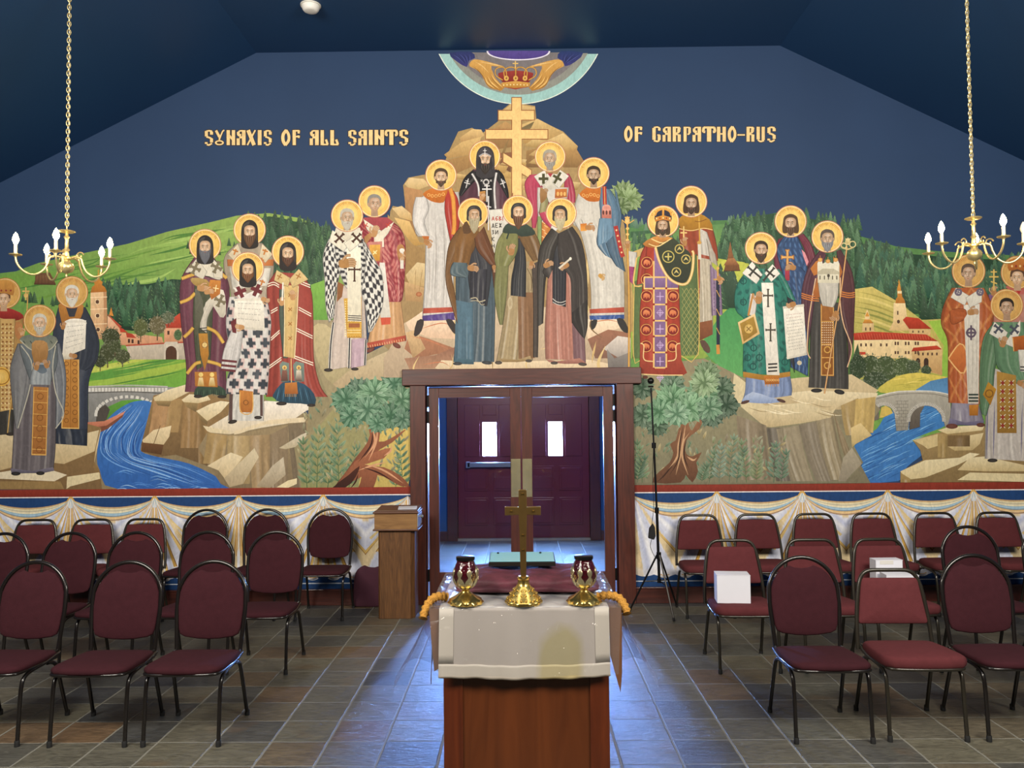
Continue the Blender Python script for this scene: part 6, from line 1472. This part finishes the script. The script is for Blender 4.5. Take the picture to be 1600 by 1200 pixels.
p.f([(925,330),(925,500),(925,720)],[(1010,330),(1012,500),(1008,745)],'2e2e34',5,.45)
p.s([(925,690),(950,710),(980,715),(1010,705)],5,'c8c4bc'); p.s([(925,712),(955,728),(985,732),(1008,722)],4,'c8c4bc')
p.f([(920,235),(850,340),(828,470),(826,640),(830,870)],[(980,280),(940,380),(925,450),(880,560),(862,850)],'3c3733',5,.45)
p.f([(960,270),(960,400),(985,480),(1040,560),(1045,700),(1050,850)],[(1050,225),(1110,320),(1140,480),(1150,700),(1145,880)],'3f3936',6,.45)
p.f([(1050,780),(1055,850),(1120,940)],[(1145,700),(1150,860),(1130,950)],'332e2c',4,.45)
p.f([(880,480),(860,520),(900,560)],[(930,460),(935,480),(925,500)],'3f3936',3,.4)
p.hand(875,478,66,-25,'b08050'); p.hand(1020,470,64,150,'b08050',flip=-1); p.s([(965,495),(1042,430)],12,'cfc6b4'); p.c(1040,432,8,10,'e4dccc')
p.hd(980,138,98,'8c8468','cbbd94',2.5,'cap','363230',dx=-.08,skin='b8864e')
shoe(935,1106,24,10,'463c38'); shoe(1118,1114,28,11,'463c38',rot=.1)
done(l)
# --- 18 man behind the king
l = saint('dark-haired haloed prince in ochre and rust cloak leaning on a long sword'); p.t(*TG)
p.f([(440,300),(470,500),(490,700),(495,940)],[(560,300),(570,500),(575,700),(575,910)],'b9ad98',6,.35); p.g([(495,840),(572,825),(575,910),(496,948)],'8a5434','6b3c24')
p.f([(560,500),(570,800)],[(620,560),(632,795)],'8c7490',4,.4); dots(575,600,625,780,3,8,3,'5a4468')
p.f([(385,260),(380,340),(400,440)],[(570,270),(600,400),(605,480)],'98452c',6,.35); p.f([(500,290),(505,440)],[(540,310),(590,460)],'c8c0b4',3,.35); p.f([(540,350),(560,480)],[(590,440),(605,510)],'ada293',2,.3)
p.g([(375,235),(420,205),(490,200),(555,235),(575,295),(520,285),(450,300),(390,290)],'b5842c','9c6c20',sm=2); p.s([(378,290),(450,302),(520,288),(575,298)],5,'e4c27c'); p.s([(495,205),(500,380)],8,'c89a44'); p.s([(470,245),(495,250),(540,235)],4,'7a4c1c')
p.s([(496,370),(500,470)],18,'d4ccbc'); p.s([(494,470),(492,700)],14,'94442c'); p.c(497,372,13,10,'c8984c')
p.s([(605,590),(608,990)],20,'23283a'); p.s([(606,970),(608,1025)],20,'c0843c'); p.s([(580,588),(635,588)],9,'c89a4c'); p.s([(605,525),(606,590)],10,'c89a4c'); p.c(605,522,9,9,'d8ac5c')
for k in range(3): p.s([(597,650+k*110),(617,690+k*110)],4,'c89a4c')
p.hand(610,575,50,65,'b5824e',.8); p.g([(500,950),(530,945),(560,990),(555,1020),(525,1005)],'5c4438',sm=2)
p.hd(450,132,92,'4a3424','4a3424',1.5,'long',skin='a87a4e')
done(l)
# --- 17 king
l = saint('crowned haloed king in jewelled red robe with sceptre and cross'); p.t(*TG)
p.f([(115,600),(112,800),(108,1050)],[(480,440),(490,700),(490,1030)],'5f7446',5,.3)
for k in range(10): 
    for j in range(4): x = 395+j*26; y = 640+k*40; p.s([(x,y),(x+13,y+20),(x,y+40)],2.5,'a8a060',0,n=2); p.s([(x+26,y),(x+13,y+20),(x+26,y+40)],2.5,'a8a060',0,n=2)
p.s([(115,620),(112,1050),(160,1056)],5,'d8b868'); p.s([(485,450),(490,1030),(390,1035)],5,'d8b868')
p.f([(180,390),(150,460),(130,620)],[(240,400),(200,520),(170,610)],'9c3a2c',3,.3); p.f([(75,420),(75,510)],[(130,430),(128,520)],'c8c2ba',3,.3); p.f([(78,510),(90,600)],[(115,515),(112,620)],'9c3c6c',3,.3)
p.s([(130,460),(112,615),(160,625)],8,'e0b868')
p.f([(190,380),(175,560),(150,760),(150,1000),(148,1140)],[(330,380),(370,560),(382,800),(384,1000),(385,1150)],'a83c28',4,.25)
for j in range(6):
    for x in (190, 345):
        y = 490+j*98
        if x == 345 and y < 650: continue
        x += -2*j*.5; p.c(x,y,32,38,'6f1a1a','8a2820',n=20); p.ring(x,y,30,34,'dc9a54')
        p.g([(x-18,y+16),(x-20,y-4),(x-8,y-18),(x+8,y-14),(x+20,y-4),(x+16,y+16),(x+8,y+4),(x,y+18),(x-8,y+4)],'e08a58','b85c38',sm=2)
for (x0,y0,x1,y1) in ((232,380,300,1110),(172,575,372,640)):
    p.g([(x0,y0),(x1,y0),(x1,y1),(x0,y1)],'8c6c98','75587f')
for z in (575,640,735,830,918,1015,1105): p.s([(230,z),(305,z)],9,'e4bc74')
for x in (230,303): p.s([(x,480),(x,1110)],9,'e4bc74')
for z in (575,642): p.s([(172,z),(372,z)],9,'e4bc74')
for x in (174,): p.s([(x,575),(x,642)],8,'e4bc74')
for j in range(6):
    y = 688+j*95; p.cross(267,y,44,52,'c0a4cc',5,0,.5); p.ring(267,y,13,16,'c0a4cc') if j%2 else None
    for x in (230,303): p.c(x,640+j*94,7,7,'8a2c24',n=8)
p.g([(150,965),(170,970),(175,1060),(225,1070),(225,1115),(310,1115),(320,1060),(355,1050),(360,970),(385,960),(392,1060),(425,1135),(400,1150),(150,1145)],'a84a34','8a3426')
p.s([(152,962),(172,975),(172,1055),(225,1068)],6,'eac88c'); p.s([(384,962),(360,975),(358,1052),(312,1066)],6,'eac88c'); p.s([(150,1142),(280,1148),(400,1148)],6,'eac88c')
p.g([(240,380),(300,345),(350,350),(400,400),(445,440),(445,540),(420,600),(370,610),(320,580),(270,500)],'3c4230','2c3226',sm=3)
for a in ([(235,380),(262,480),(310,570),(370,612),(425,610),(455,540),(462,440),(455,420)],): p.s(a,15,'dcae66'); p.s(a,5,'f4dca4')
p.ring(315,455,30,36,'c0b060'); p.cross(315,455,40,44,'c8b868',8,0,.5)
for x, y in ((362,545),(418,470),(380,410)): p.ring(x,y,22,28,'c8b060'); p.g([(x-16,y+10),(x,y-16),(x+16,y+10),(x,y)],'cdb870')
p.g([(165,380),(215,345),(250,335),(320,340),(340,350),(280,370),(240,400),(200,400)],'c88a44','a4662c',sm=2)
for a in ((215,350,280,375,330,350),(200,380,250,395,300,370)): p.s(list(a),6,'f0cc88')
p.s([(75,250),(78,450),(85,700),(84,1100)],12,'8a5c28'); p.s([(75,250),(78,450),(85,700),(84,1100)],8,'d4a250'); p.c(75,245,15,22,'dcae5c','f0d08c'); p.cross(75,225,30,26,'e4b868',6); p.s([(45,240),(75,262),(115,240)],5,'e0b060')
for k in range(4): p.c(76,290+k*34,10,8,'e8bc6c',n=12)
p.hand(75,400,46,-85,'b5824e',.9)
p.cross(405,315,38,110,'e8c47c',8,0,.35); p.hand(410,385,52,-90,'b5824e',.9)
p.halo(285,248,92); p.face(282,278,31,'4c3a26','4a3826',1.45,'long',skin='b08050')
p.g([(238,245),(236,215),(250,190),(285,178),(322,190),(334,215),(330,250),(285,240)],'33303c','2a2630',sm=2)
p.g([(237,250),(285,238),(332,250),(330,225),(285,212),(238,225)],'d8943c','b8702c'); p.s([(285,180),(285,225)],12,'d8943c'); p.s([(238,215),(250,190),(285,176),(322,190),(332,215)],9,'dc9c44'); p.cross(286,172,16,22,'e4b45c',5)
for k in range(5): p.c(247+k*19,232-4*sin(k*.8),4,5,'8a2c24' if k%2 else 'f4e0a0',n=8)
p.c(180,1160,16,10,'5c3428')
done(l)
# --- 20 blue behind
l = saint('long-haired haloed priest in blue robe and maroon cloak holding a gold cross'); p.t(*TH)
p.f([(350,230),(325,320),(330,400)],[(385,220),(380,320),(385,420)],'6c3040',2,.35); p.f([(460,215),(500,300),(520,420)],[(490,200),(535,260),(560,330)],'6f3040',4,.35)
def flr(u, v): return '4c6c98' if sin(u*30+2*sin(v*25))*sin(v*60) > .35 else None
p.f([(385,215),(340,290),(370,420),(400,560),(410,700),(420,960)],[(455,215),(490,300),(515,420),(520,600),(520,800),(515,1010)],'31496f',7,.35,flr,nu=50,nv=60)
p.g([(385,400),(412,400),(412,468),(388,468)],'b03c4c','8a2c3c'); p.f([(398,480),(412,900)],[(430,540),(440,990)],'2a2c34',3,.3); p.g([(480,290),(500,310),(520,360),(510,385),(490,330)],'d89098')
p.cross(400,335,66,110,'9c6a38',16,0,.36,1); p.cross(400,335,60,104,'dca864',9,0,.36,1)
p.f([(410,370),(420,410)],[(475,390),(500,420)],'31496f',2,.3); p.hand(440,395,58,190,'b5824e',.8,flip=-1); p.c(468,935,13,13,'c8bca0')
p.hd(418,132,90,'55402c','5c4430',1.7,'long',turn=-.06,skin='b5875a')
done(l)
# --- 21 abbot with staff
l = saint('grey-bearded haloed abbot in brown mantle with tall staff, holding a white church model'); p.t(*TH)
p.f([(540,560),(530,800),(525,1000),(520,1075)],[(720,600),(735,800),(745,1000),(745,1085)],'45423f',9,.45)
p.f([(590,290),(530,370),(490,480),(480,600),(510,760),(520,900)],[(620,320),(580,440),(560,540),(540,680),(515,860),(528,900)],'583440',4,.4)
p.f([(680,300),(690,420),(700,560),(700,640),(740,800),(745,960)],[(700,290),(760,400),(782,520),(780,640),(772,800),(760,900)],'563438',5,.4)
p.s([(560,455),(545,540),(520,700),(512,860),(530,910)],6,'e0b890'); p.s([(700,450),(700,600),(720,720),(765,850),(740,960)],6,'e0b890')
for z in (0,12,24): p.s([(480,540+z),(530,555+z),(580,560+z)],6,'c87838'); p.s([(700,530+z),(750,540+z),(782,535+z)],6,'c87838')
p.g([(588,600),(662,605),(664,1012),(590,1008)],'9c6430','84501f'); dots(592,700,660,840,6,10,3,'f0e0c0'); 
for z in (700,830,905,1005): p.s([(590,z),(663,z)],5,'d8a458')
p.s([(592,610),(593,1005)],5,'d8a458'); p.s([(661,610),(661,1008)],5,'d8a458')
for z in (860,950): p.ring(627,z,14,20,'d0a050')
p.g([(600,340),(560,360),(530,400),(550,440),(575,430),(590,560),(560,570),(545,540)],'c07a3c','9c5a2c'); p.g([(660,330),(700,380),(712,420),(690,470),(690,560),(665,470)],'b8743a','9c5a2c')
p.f([(575,480),(585,560),(600,610)],[(690,480),(685,560),(660,620)],'c4beb2',6,.4)
p.g([(572,480),(570,370),(580,350),(595,352),(600,372),(628,358),(660,372),(666,352),(685,350),(695,372),(694,482)],'e6e0cc','cfc8b0')
p.g([(570,420),(600,400),(660,400),(696,420),(696,432),(570,432)],'b8b098'); 
for x in (585,610,633,656,680): p.s([(x,440),(x,462)],7,'6a6454')
for x, y in ((586,350),(674,350),(630,358)): p.c(x,y,13,12,'c88c44','e0b068'); p.s([(x,y-14),(x,y-24)],3,'c88c44')
p.c(633,440,8,10,'4c4438',n=10)
p.s([(738,275),(700,560),(655,830),(610,1110)],9,'8a5c34'); p.s([(738,275),(700,560),(655,830),(610,1110)],5,'e0b078')
p.ring(720,270,12,18,'d8c890'); p.ring(770,262,14,20,'d8c890'); p.c(743,248,15,18,'dccc94','c0a860'); p.cross(744,232,30,26,'e4d49c',6); p.s([(705,275),(738,290),(772,280)],8,'d0bc80')
p.hand(680,650,62,120,'b5824e',.8)
p.hd(627,218,90,'5c5048','8a8c90',1.95,'short',turn=.05,skin='b08458')
shoe(565,1092,32,12,'1e1c1c'); shoe(695,1100,30,14,'1e1c1c',rot=.2)
done(l)
# --- 19 green bishop
l = saint('dark-bearded haloed bishop in teal robe and white stole with black crosses'); p.t(*TH)
p.f([(165,1010),(160,1100),(140,1160)],[(415,1010),(425,1080),(422,1120)],'7c8eb4',9,.4); p.g([(140,1150),(200,1100),(300,1130),(380,1150),(300,1165),(200,1162)],'b0bcd4','8294b8',sm=2)
def dam(u, v): return '1f5c54' if sin(u*26+1.5*sin(v*22))*sin(v*52+1.2*sin(u*20)) > .45 else None
p.f([(180,400),(120,480),(100,560),(110,640),(160,700),(150,850),(148,1000)],[(330,400),(380,480),(400,600),(400,760),(412,900),(415,1000)],'2f7c6c',7,.35,dam,nu=60,nv=80)
p.f([(330,420),(370,500),(400,560)],[(350,400),(400,480),(450,590)],'2f7c6c',3,.35,dam,nu=24,nv=30)
p.g([(148,985),(270,1005),(415,985),(415,1012),(270,1035),(148,1015)],'b08034','946824'); 
for x, y in ((208,850),(175,905),(240,905),(205,955),(150,590),(150,470),(385,930),(380,600)): p.ring(x,y,14,20,'1a4c46'); p.s([(x,y-30),(x,y+24)],4,'1a4c46')
p.g([(252,480),(318,480),(355,1005),(282,1003)],'ece6da','d6cfc2'); 
for z in (940,960,980): p.s([(290,z+3),(342,z)],9,'2c2a28')
for x, y in ((290,553),(304,748)): p.cross(x,y,52,98,'4a4438',9,0,.36,1)
p.g([(265,1010),(352,1008),(354,1055),(272,1058)],'b8722c','965820'); 
for k in range(6): p.s([(275+k*14,1057),(275+k*14,1068)],4,'c89048'); p.ring(283+k*13,1033,4,6,'eac07c')
omoph([(200,360),(165,410),(240,460),(290,480)],60,'ece6da'); omoph([(315,375),(335,415),(290,450),(250,475)],60,'ece6da')
for x, y, r_ in ((205,415,-50),(300,425,40)): p.cross(x,y,60,92,'3c3a34',11,r_,.4,1)
p.f([(190,540),(175,660)],[(230,560),(215,670)],'d8d0c8',3,.3); p.s([(205,540),(178,668)],11,'b8803c')
p.hand(235,590,70,-85,'b5824e',.4)
p.g([(118,705),(215,655),(243,770),(145,830)],'e6c894','c8a060'); p.g([(130,712),(208,672),(230,762),(152,815)],'a88438','8a6a28'); p.c(180,742,24,26,'c8a458','dcbc74',n=16); p.cross(180,742,34,38,'7c5c24',5,45,.5)
scroll([(375,618),(492,605),(510,890),(398,915)],12,2); p.s([(374,622),(494,608)],14,'d0c8b8'); p.s([(396,908),(510,884)],12,'d0c8b8'); p.hand(440,600,55,160,'b5824e',.8)
p.hd(250,283,90,'3c2e22','4a3626',1.85,'short',turn=.09,skin='b08054')
shoe(160,1158,26,9,'4a2c24',rot=-.3); shoe(365,1150,26,9,'4a2c24',rot=.3)
done(l)
# --- 23 crowned at the right edge
l = saint('haloed bishop in orange crown at the right edge of the wall'); p.t(*TI)
p.f([(760,280),(690,330),(668,450),(690,600)],[(880,280),(900,400),(900,700)],'b07a6c',5,.3); p.f([(770,480),(780,700)],[(900,480),(900,760)],'cfc4b8',4,.3)
p.g([(750,265),(800,250),(880,255),(880,300),(800,300)],'b8645c'); p.g([(780,258),(840,258),(815,300)],'b03430')
p.f([(672,300),(675,330)],[(708,300),(715,330)],'7c5c80',2,.3); p.hand(695,300,46,-85,'b08050',.8)
p.cross(697,218,44,100,'d0b060',7,0,.35); p.s([(682,195),(712,195)],6,'d0b060'); p.s([(683,240),(712,250)],6,'d0b060')
p.hd(808,198,77,'5a4030',None,style='short',dull=1,turn=-.1,dy=.34)
p.g([(768,190),(762,155),(775,138),(808,130),(845,138),(855,160),(850,195),(808,182)],'c07838','a05c28',sm=2)
for k in range(4): p.c(782+k*19,168,5,6,'8c3028' if k%2 else 'e8c484',n=8)
done(l)
# --- 22 orange bishop
l = saint('grey-haired haloed bishop in orange vestment with white stole by the right bridge'); p.t(*TI)
p.f([(500,800),(490,900)],[(620,800),(650,900)],'8a8494',6,.4); p.g([(490,880),(560,900),(650,890),(645,915),(480,912)],'77718a','5c5870')
def dia(u, v): return 'c07a44' if abs(((u*5+v*9) % 2)-1) < .16 or abs(((u*5-v*9) % 2)-1) < .16 else None
p.f([(500,270),(460,360),(450,440),(480,520),(482,700),(485,808)],[(650,270),(690,360),(690,450),(650,560),(640,720),(640,815)],'a8582f',7,.3,dia,nu=60,nv=70)
p.g([(515,595),(545,525),(575,600),(550,672)][:0] or [(482,600),(540,528),(575,590),(550,675)],'c8763c','a8582c'); p.s([(484,600),(540,530),(574,592),(550,672),(484,602)],6,'e0b070')
p.g([(555,350),(630,345),(625,812),(575,812)],'d8d2c6','c2bbae'); 
for x in (580,600,618): p.s([(x,360),(x-4,800)],3,'a8a090',2)
for z in (770,785,800): p.s([(578,z),(624,z)],8,'2c3a34')
p.g([(580,818),(625,816),(622,868),(582,868)],'b8782e','98601f')
p.cross(590,480,50,70,'5a4c5c',9,0,.5); p.ring(590,480,15,24,'5a4c5c'); p.c(590,480,7,7,'5a4c5c')
omoph([(520,270),(510,300),(570,330)],48,'dcd6c8'); omoph([(640,270),(625,320),(575,340)],48,'dcd6c8')
for x, y in ((530,290),(632,290)): p.ring(x,y,8,18,'6a6070'); p.cross(x,y,34,36,'6a6070',5,20,.5)
p.f([(490,380),(500,440),(555,420)],[(500,370),(560,370),(570,395)],'a8582f',3,.3); p.hand(580,385,52,-8,'b08050')
p.hd(578,192,77,'5c4c40',None,style='short',dull=1,turn=-.1,skin='a87c54')
shoe(500,918,28,12,'5c3024'); shoe(635,912,20,10,'5c3024')
done(l)
# --- 24 green young bishop
l = saint('young dark-haired haloed bishop in green cloak holding an orange book, far right'); p.t(*TI)
p.f([(680,640),(660,820),(655,1070)],[(860,700),(880,1000),(900,1085)],'b8b0a8',9,.35); 
for x in (668,700,830): p.s([(x,800),(x-6,1070)],6,'6c6884',2)
p.f([(700,430),(650,500),(632,620),(630,780),(640,860)],[(740,440),(720,560),(700,660),(690,760),(660,870)],'5c7c5c',5,.4)
p.f([(690,430),(700,560),(720,650),(820,730)],[(840,430),(860,540),(860,650),(860,740)],'5f8262',6,.4)
p.g([(710,660),(800,680),(803,950),(712,950)],'a8813c','8c682c'); 
for j in range(6):
    for i in range(2): x = 738+i*40; y = 715+j*40; p.cross(x,y,32,38,'e0dcc8',3,45,.5); p.g([(x,y-12),(x+10,y),(x,y+12),(x-10,y)],'8c3428'); 
p.g([(645,770),(670,710),(708,745),(680,820)],'b5852e','94681f'); p.ring(675,765,14,20,'7c5420')
omoph([(700,430),(690,470),(750,500),(790,540)],46,'dcd6c8'); omoph([(820,420),(800,470),(770,540)],46,'dcd6c8')
for x, y in ((718,460),(792,465)): p.cross(x,y,44,50,'4a4c58',10,40,.5,1)
p.g([(782,500),(860,490),(860,560),(790,568)],'b5642c','8f4a20'); p.s([(785,503),(790,566)],4,'dca860')
p.f([(810,560),(820,660)],[(870,560),(880,670)],'dcd8cc',3,.3); 
for z in (640,655): p.s([(820,z),(870,z+2)],6,'2c2c30')
p.hand(735,540,52,-70,'b08050'); p.hand(812,712,46,30,'b08050')
p.hd(757,352,76,'2c241e',None,style='short',dull=1,turn=-.08,skin='a87a50'); shoe(690,1078,24,9,'2a2420')
done(l)
# ================================================================ lettering
p = Painter()
LET = {  # strokes: (width, x0,y0, x1,y1, ...) in a unit cell
 'S':[(.30,.80,.10,.80,.30),(.16,.86,.08,.5,.04,.2,.08),(.30,.20,.06,.20,.42),(.18,.2,.44,.55,.50,.8,.58),(.30,.80,.55,.80,.82),(.16,.85,.88,.5,.99,.25,.95),(.26,.18,.80,.18,.92)],
 'N':[(.32,.20,0,.20,1),(.32,.80,0,.80,1),(.2,.3,.35,.7,.62)],
 'A':[(.34,.80,0,.80,1),(.14,.85,.05,.4,.05,.2,.12),(.26,.20,.12,.22,.30,.5,.36),(.2,.3,.48,.75,.48),(.3,.18,.55,.18,1)],
 'X':[(.32,.18,0,.80,1),(.14,.92,0,.55,.45,.1,1)],
 'I':[(.9,.5,0,.5,1)],
 'O':[(.30,.58,0,.22,.3,.22,.72,.5,1),(.26,.52,0,.82,.3,.82,.70,.45,1)],
 'F':[(.32,.30,0,.30,1),(.15,.2,.04,.9,.04),(.22,.85,.02,.80,.22),(.14,.3,.46,.8,.40),(.2,.85,.36,.80,.52)],
 'L':[(.34,.25,0,.25,1),(.15,.25,.96,.95,.96),(.22,.90,.96,.70,.62)],
 'T':[(.26,.5,0,.5,1),(.12,.1,.05,.9,.05),(.16,.12,.04,.08,.30,.22,.34),(.16,.88,.04,.92,.30,.78,.34)],
 'C':[(.32,.22,.08,.22,.88),(.14,.2,.06,.6,.02,.9,.10),(.24,.84,.08,.82,.26),(.15,.2,.93,.6,.98,.85,.92),(.28,.82,.55,.82,.9),(.12,.6,.55,.9,.55)],
 'R':[(.32,.22,0,.22,1),(.14,.2,.04,.85,.05),(.30,.78,.05,.72,.34),(.16,.8,.34,.3,.50),(.30,.78,.52,.78,1),(.12,.3,.5,.8,.55)],
 'P':[(.32,.24,0,.24,1),(.14,.2,.04,.85,.05),(.28,.80,.05,.80,.42),(.16,.85,.44,.55,.52)],
 'H':[(.32,.18,0,.18,1),(.32,.82,0,.82,1),(.14,.2,.48,.8,.48)],
 'U':[(.32,.20,0,.20,.85),(.32,.80,0,.80,.9),(.16,.15,.88,.5,.99,.9,.92)],
 '-':[(.10,0,.55,1,.55)],
 'Y':[(.22,.10,.02,.45,.45),(.12,.95,0,.75,.12,.45,.62),(.12,.45,.45,.45,.72)]}
def letter(ch, x0, x1, y0, y1, e, col):
    for st in LET[ch]:
        w_, q = st[0], st[1:]; pts = [(x0+(x1-x0)*q[i], y0+(y1-y0)*q[i+1]) for i in range(0, len(q), 2)]
        ww = w_*1.2*(x1-x0) if ch not in '-' else w_*(y1-y0)
        if len(pts) > 2 : p.s(pts, ww+e*2, col)
        else:
            if e: 
                a, b = Vector((*pts[0],0)), Vector((*pts[1],0)); d = (b-a).normalized()*e*.8; pts = [tuple((a-d)[:2]), tuple((b+d)[:2])]
            p.s(pts, ww+e*2, col)
    if ch == 'Y':
        p.c((x0*.55+x1*.45), y0+(y1-y0)*.84, (x1-x0)*.46+e, (y1-y0)*.17+e, col)
        if not e: p.c((x0*.55+x1*.45), y0+(y1-y0)*.84, (x1-x0)*.28, (y1-y0)*.08, '3a2c22')
def text(ls, y0, y1):
    for e, col in ((5, '3a2c26'), (0, 'f0cf92')):
        for ch, a, b in ls: letter(ch, a, b, y0, y1, e, col)
p = Painter()
def words(T, y0, y1, W_):
    global p
    for word, ls in W_:
        p = Painter(); p.t(*T); text(ls, y0, y1); p.build('painted_word', MU, 'gold lettering reading '+word)
words((300,180,.225), 104, 208, [('SYNAXIS',[('S',88,148),('Y',160,228),('N',240,300),('A',310,372),('X',378,445),('I',458,482),('S',498,555)]),('OF, left of the mountain',[('O',620,682),('F',692,752)]),('ALL',[('A',818,880),('L',890,948),('L',958,1020)]),('SAINTS',[('S',1085,1143),('A',1155,1215),('I',1230,1255),('N',1268,1335),('T',1340,1430),('S',1440,1503)])])
words((950,180,.18125), 100, 228, [('OF, right of the mountain',[('O',138,210),('F',222,298)]),('CARPATHO-RUS',[('C',380,455),('A',470,542),('R',555,630),('P',648,716),('A',728,802),('T',812,930),('H',940,1015),('O',1032,1105),('-',1115,1180),('R',1192,1264),('U',1280,1352),('S',1372,1447)])])
# ================================================================ painted border and curtain below
class WallP(Painter):
    base = 150      # coordinates in millimetres on the wall: x from the middle, y downwards from 1200 mm above the floor
    def P(s, x, y): return (x/1000, -.0012-CUR[0]*8e-6, 1.2-y/1000)
GRID.clear(); 
def band(x0, x1, lab, off):
    global p
    p = WallP(); LL = x0; RR = x1
    cl = lambda pts: [(max(LL, min(RR, x)), y) for x, y in pts]
    GRID.clear(); GRID.update({})
    p.g([(LL,56),(RR,56),(RR,128),(LL,128)],'8a3426','7c2c20'); p.g([(LL,128),(RR,128),(RR,138),(LL,138)],'e8e2e0')
    p.g([(LL,138),(RR,138),(RR,1048),(LL,1048)],'1d3f70','1f4274')
    p.s([(LL,992),(RR,992)],10,'ccd2dc'); 
    P0 = 832
    k0 = int((LL-off)//P0); k1 = int((RR-off)//P0)+1
    for k in range(k0, k1+1):
        a = off+k*P0; m = a+P0/2; b = a+P0
        # curtain body: fine columns, hanging between the pegs
        nu, nv = 96, 26; vs = []; cs = []; fs = []
        for j in range(nv+1):
            for i in range(nu+1):
                u = i/nu; x = a+P0*u; x = max(LL, min(RR, x)); u = max(0, min(1, (x-a)/P0))
                sag = 185*(1-(2*u-1)**2)**.8 if 0 < u < 1 else 0
                top = 150+sag*.85; hem = 928+22*abs(sin(u*PI*4))-20*(abs(2*u-1)**6)
                v = j/nv; y = top+(hem-top)*v
                # folds fan out from the pegs: use the angle seen from the nearer peg
                du = u if u < .5 else 1-u; ang = math.atan2(du*P0, y-120)
                w = sin(ang*26)+.5*sin(ang*47+1); t = .5+.5*max(-1, min(1, w*.7))
                c_ = mixc(hx('bcc2dc'), hx('eeeef2'), t)
                if sin(ang*13+.6) > .72: c_ = mixc(c_, hx('dcc080'), .8)
                if v > .90: c_ = mixc(c_, hx('e8e2e2'), .5)
                if .925 < v < .955: c_ = hx('b8343c')
                vs.append((x, y)); cs.append(c_)
        for j in range(nv):
            for i in range(nu): fs.append((j*(nu+1)+i, j*(nu+1)+i+1, (j+1)*(nu+1)+i+1, (j+1)*(nu+1)+i))
        p.raw(vs, fs, cs)
        def st(pts, w, c_, tp=1):
            if all(LL+2 < x < RR-2 for x, _ in pts): p.s(pts, w, c_, tp)
        for s_, px in ((1, a), (-1, b)):
            for dx, yy, w_, c_ in ((58,890,18,'d09c42'),(66,890,5,'8a5a20'),(128,880,26,'dcb868'),(142,880,7,'94682a'),(210,820,30,'d8ac58'),(228,820,8,'8a5a20'),(22,720,9,'b8853e'),(290,690,40,'dcbc78'),(314,690,9,'98702c'),(370,560,26,'dcc48c')):
                st([(px+s_*8,175),(px+s_*(dx*.45),(175+yy)/2),(px+s_*dx,yy)][::-1], w_, c_)
        # the point of the curtain in the middle of each swag
        for s_ in (1, -1): st([(m-s_*4,700),(m+s_*90,590),(m+s_*200,470)], 30, 'd0ae66'); st([(m-s_*4,716),(m+s_*95,602),(m+s_*205,486)], 7, '94692c')
        # swag: a gathered roll below the blue
        def swag(d0, d1, c0, sd):
            n = 28; vs = []; cs = []; fs = []
            for i in range(n+1):
                u = i/n; x = a+P0*u; xc = max(LL, min(RR, x)); u = max(0, min(1, (xc-a)/P0)); sg = max(0, (1-(2*u-1)**2))**.8
                for y in (146+d0*sg, 146+(d0*.5+d1*.5)*sg+2, 150+d1*sg): vs.append((xc, y))
                cs += [mixc(hx(c0), (.3,.3,.35), .05), mixc(hx(c0), (1,1,1), .25), hx(c0)]
            for i in range(n): fs += [(3*i,3*i+1,3*i+4,3*i+3),(3*i+1,3*i+2,3*i+5,3*i+4)]
            p.raw(vs, fs, cs)
        swag(92,215,'e0d2a6',0); swag(88,98,'b88a3c',0); swag(150,178,'84b0c8',1); swag(174,183,'4a7088',1); swag(184,212,'dcb060',2); swag(208,217,'8f6224',2); swag(120,125,'b0a888',2)
        for px in (a, b):
            if LL+40 < px < RR-40:
                p.g([(px-34,196),(px-10,140),(px+10,140),(px+34,196),(px+16,240),(px-16,240)],'e8dcc0','cdd4dc'); p.s([(px-6,130),(px-60,200)],16,'d0a048',1); p.s([(px+6,130),(px+60,200)],16,'d0a048',1)
                for d in (-12, 0, 12): p.s([(px,150),(px+d*2.2,250)],7,'7fa8c4' if d else 'f0ece4',1)
                p.g([(px-12,150),(px,122),(px+12,150)],'d4b070')
        for q in range(4):
            x = a+P0*(q+.5)/4
            if LL+90 < x < RR-90: p.ring(x, 930, 52, 62, 'e4dccc', 20, 160, 30, .5); p.ring(x, 918, 36, 50, 'caa05c', 20, 160, 30, .5)
    p.build('painted_curtain_border', MU, lab)
band(-6400, -1090, 'painted red band, blue strip and swagged white curtain left of the doors', -1948-832*0)
band(1110, 6400, 'painted red band, blue strip and swagged white curtain right of the doors', 1910)
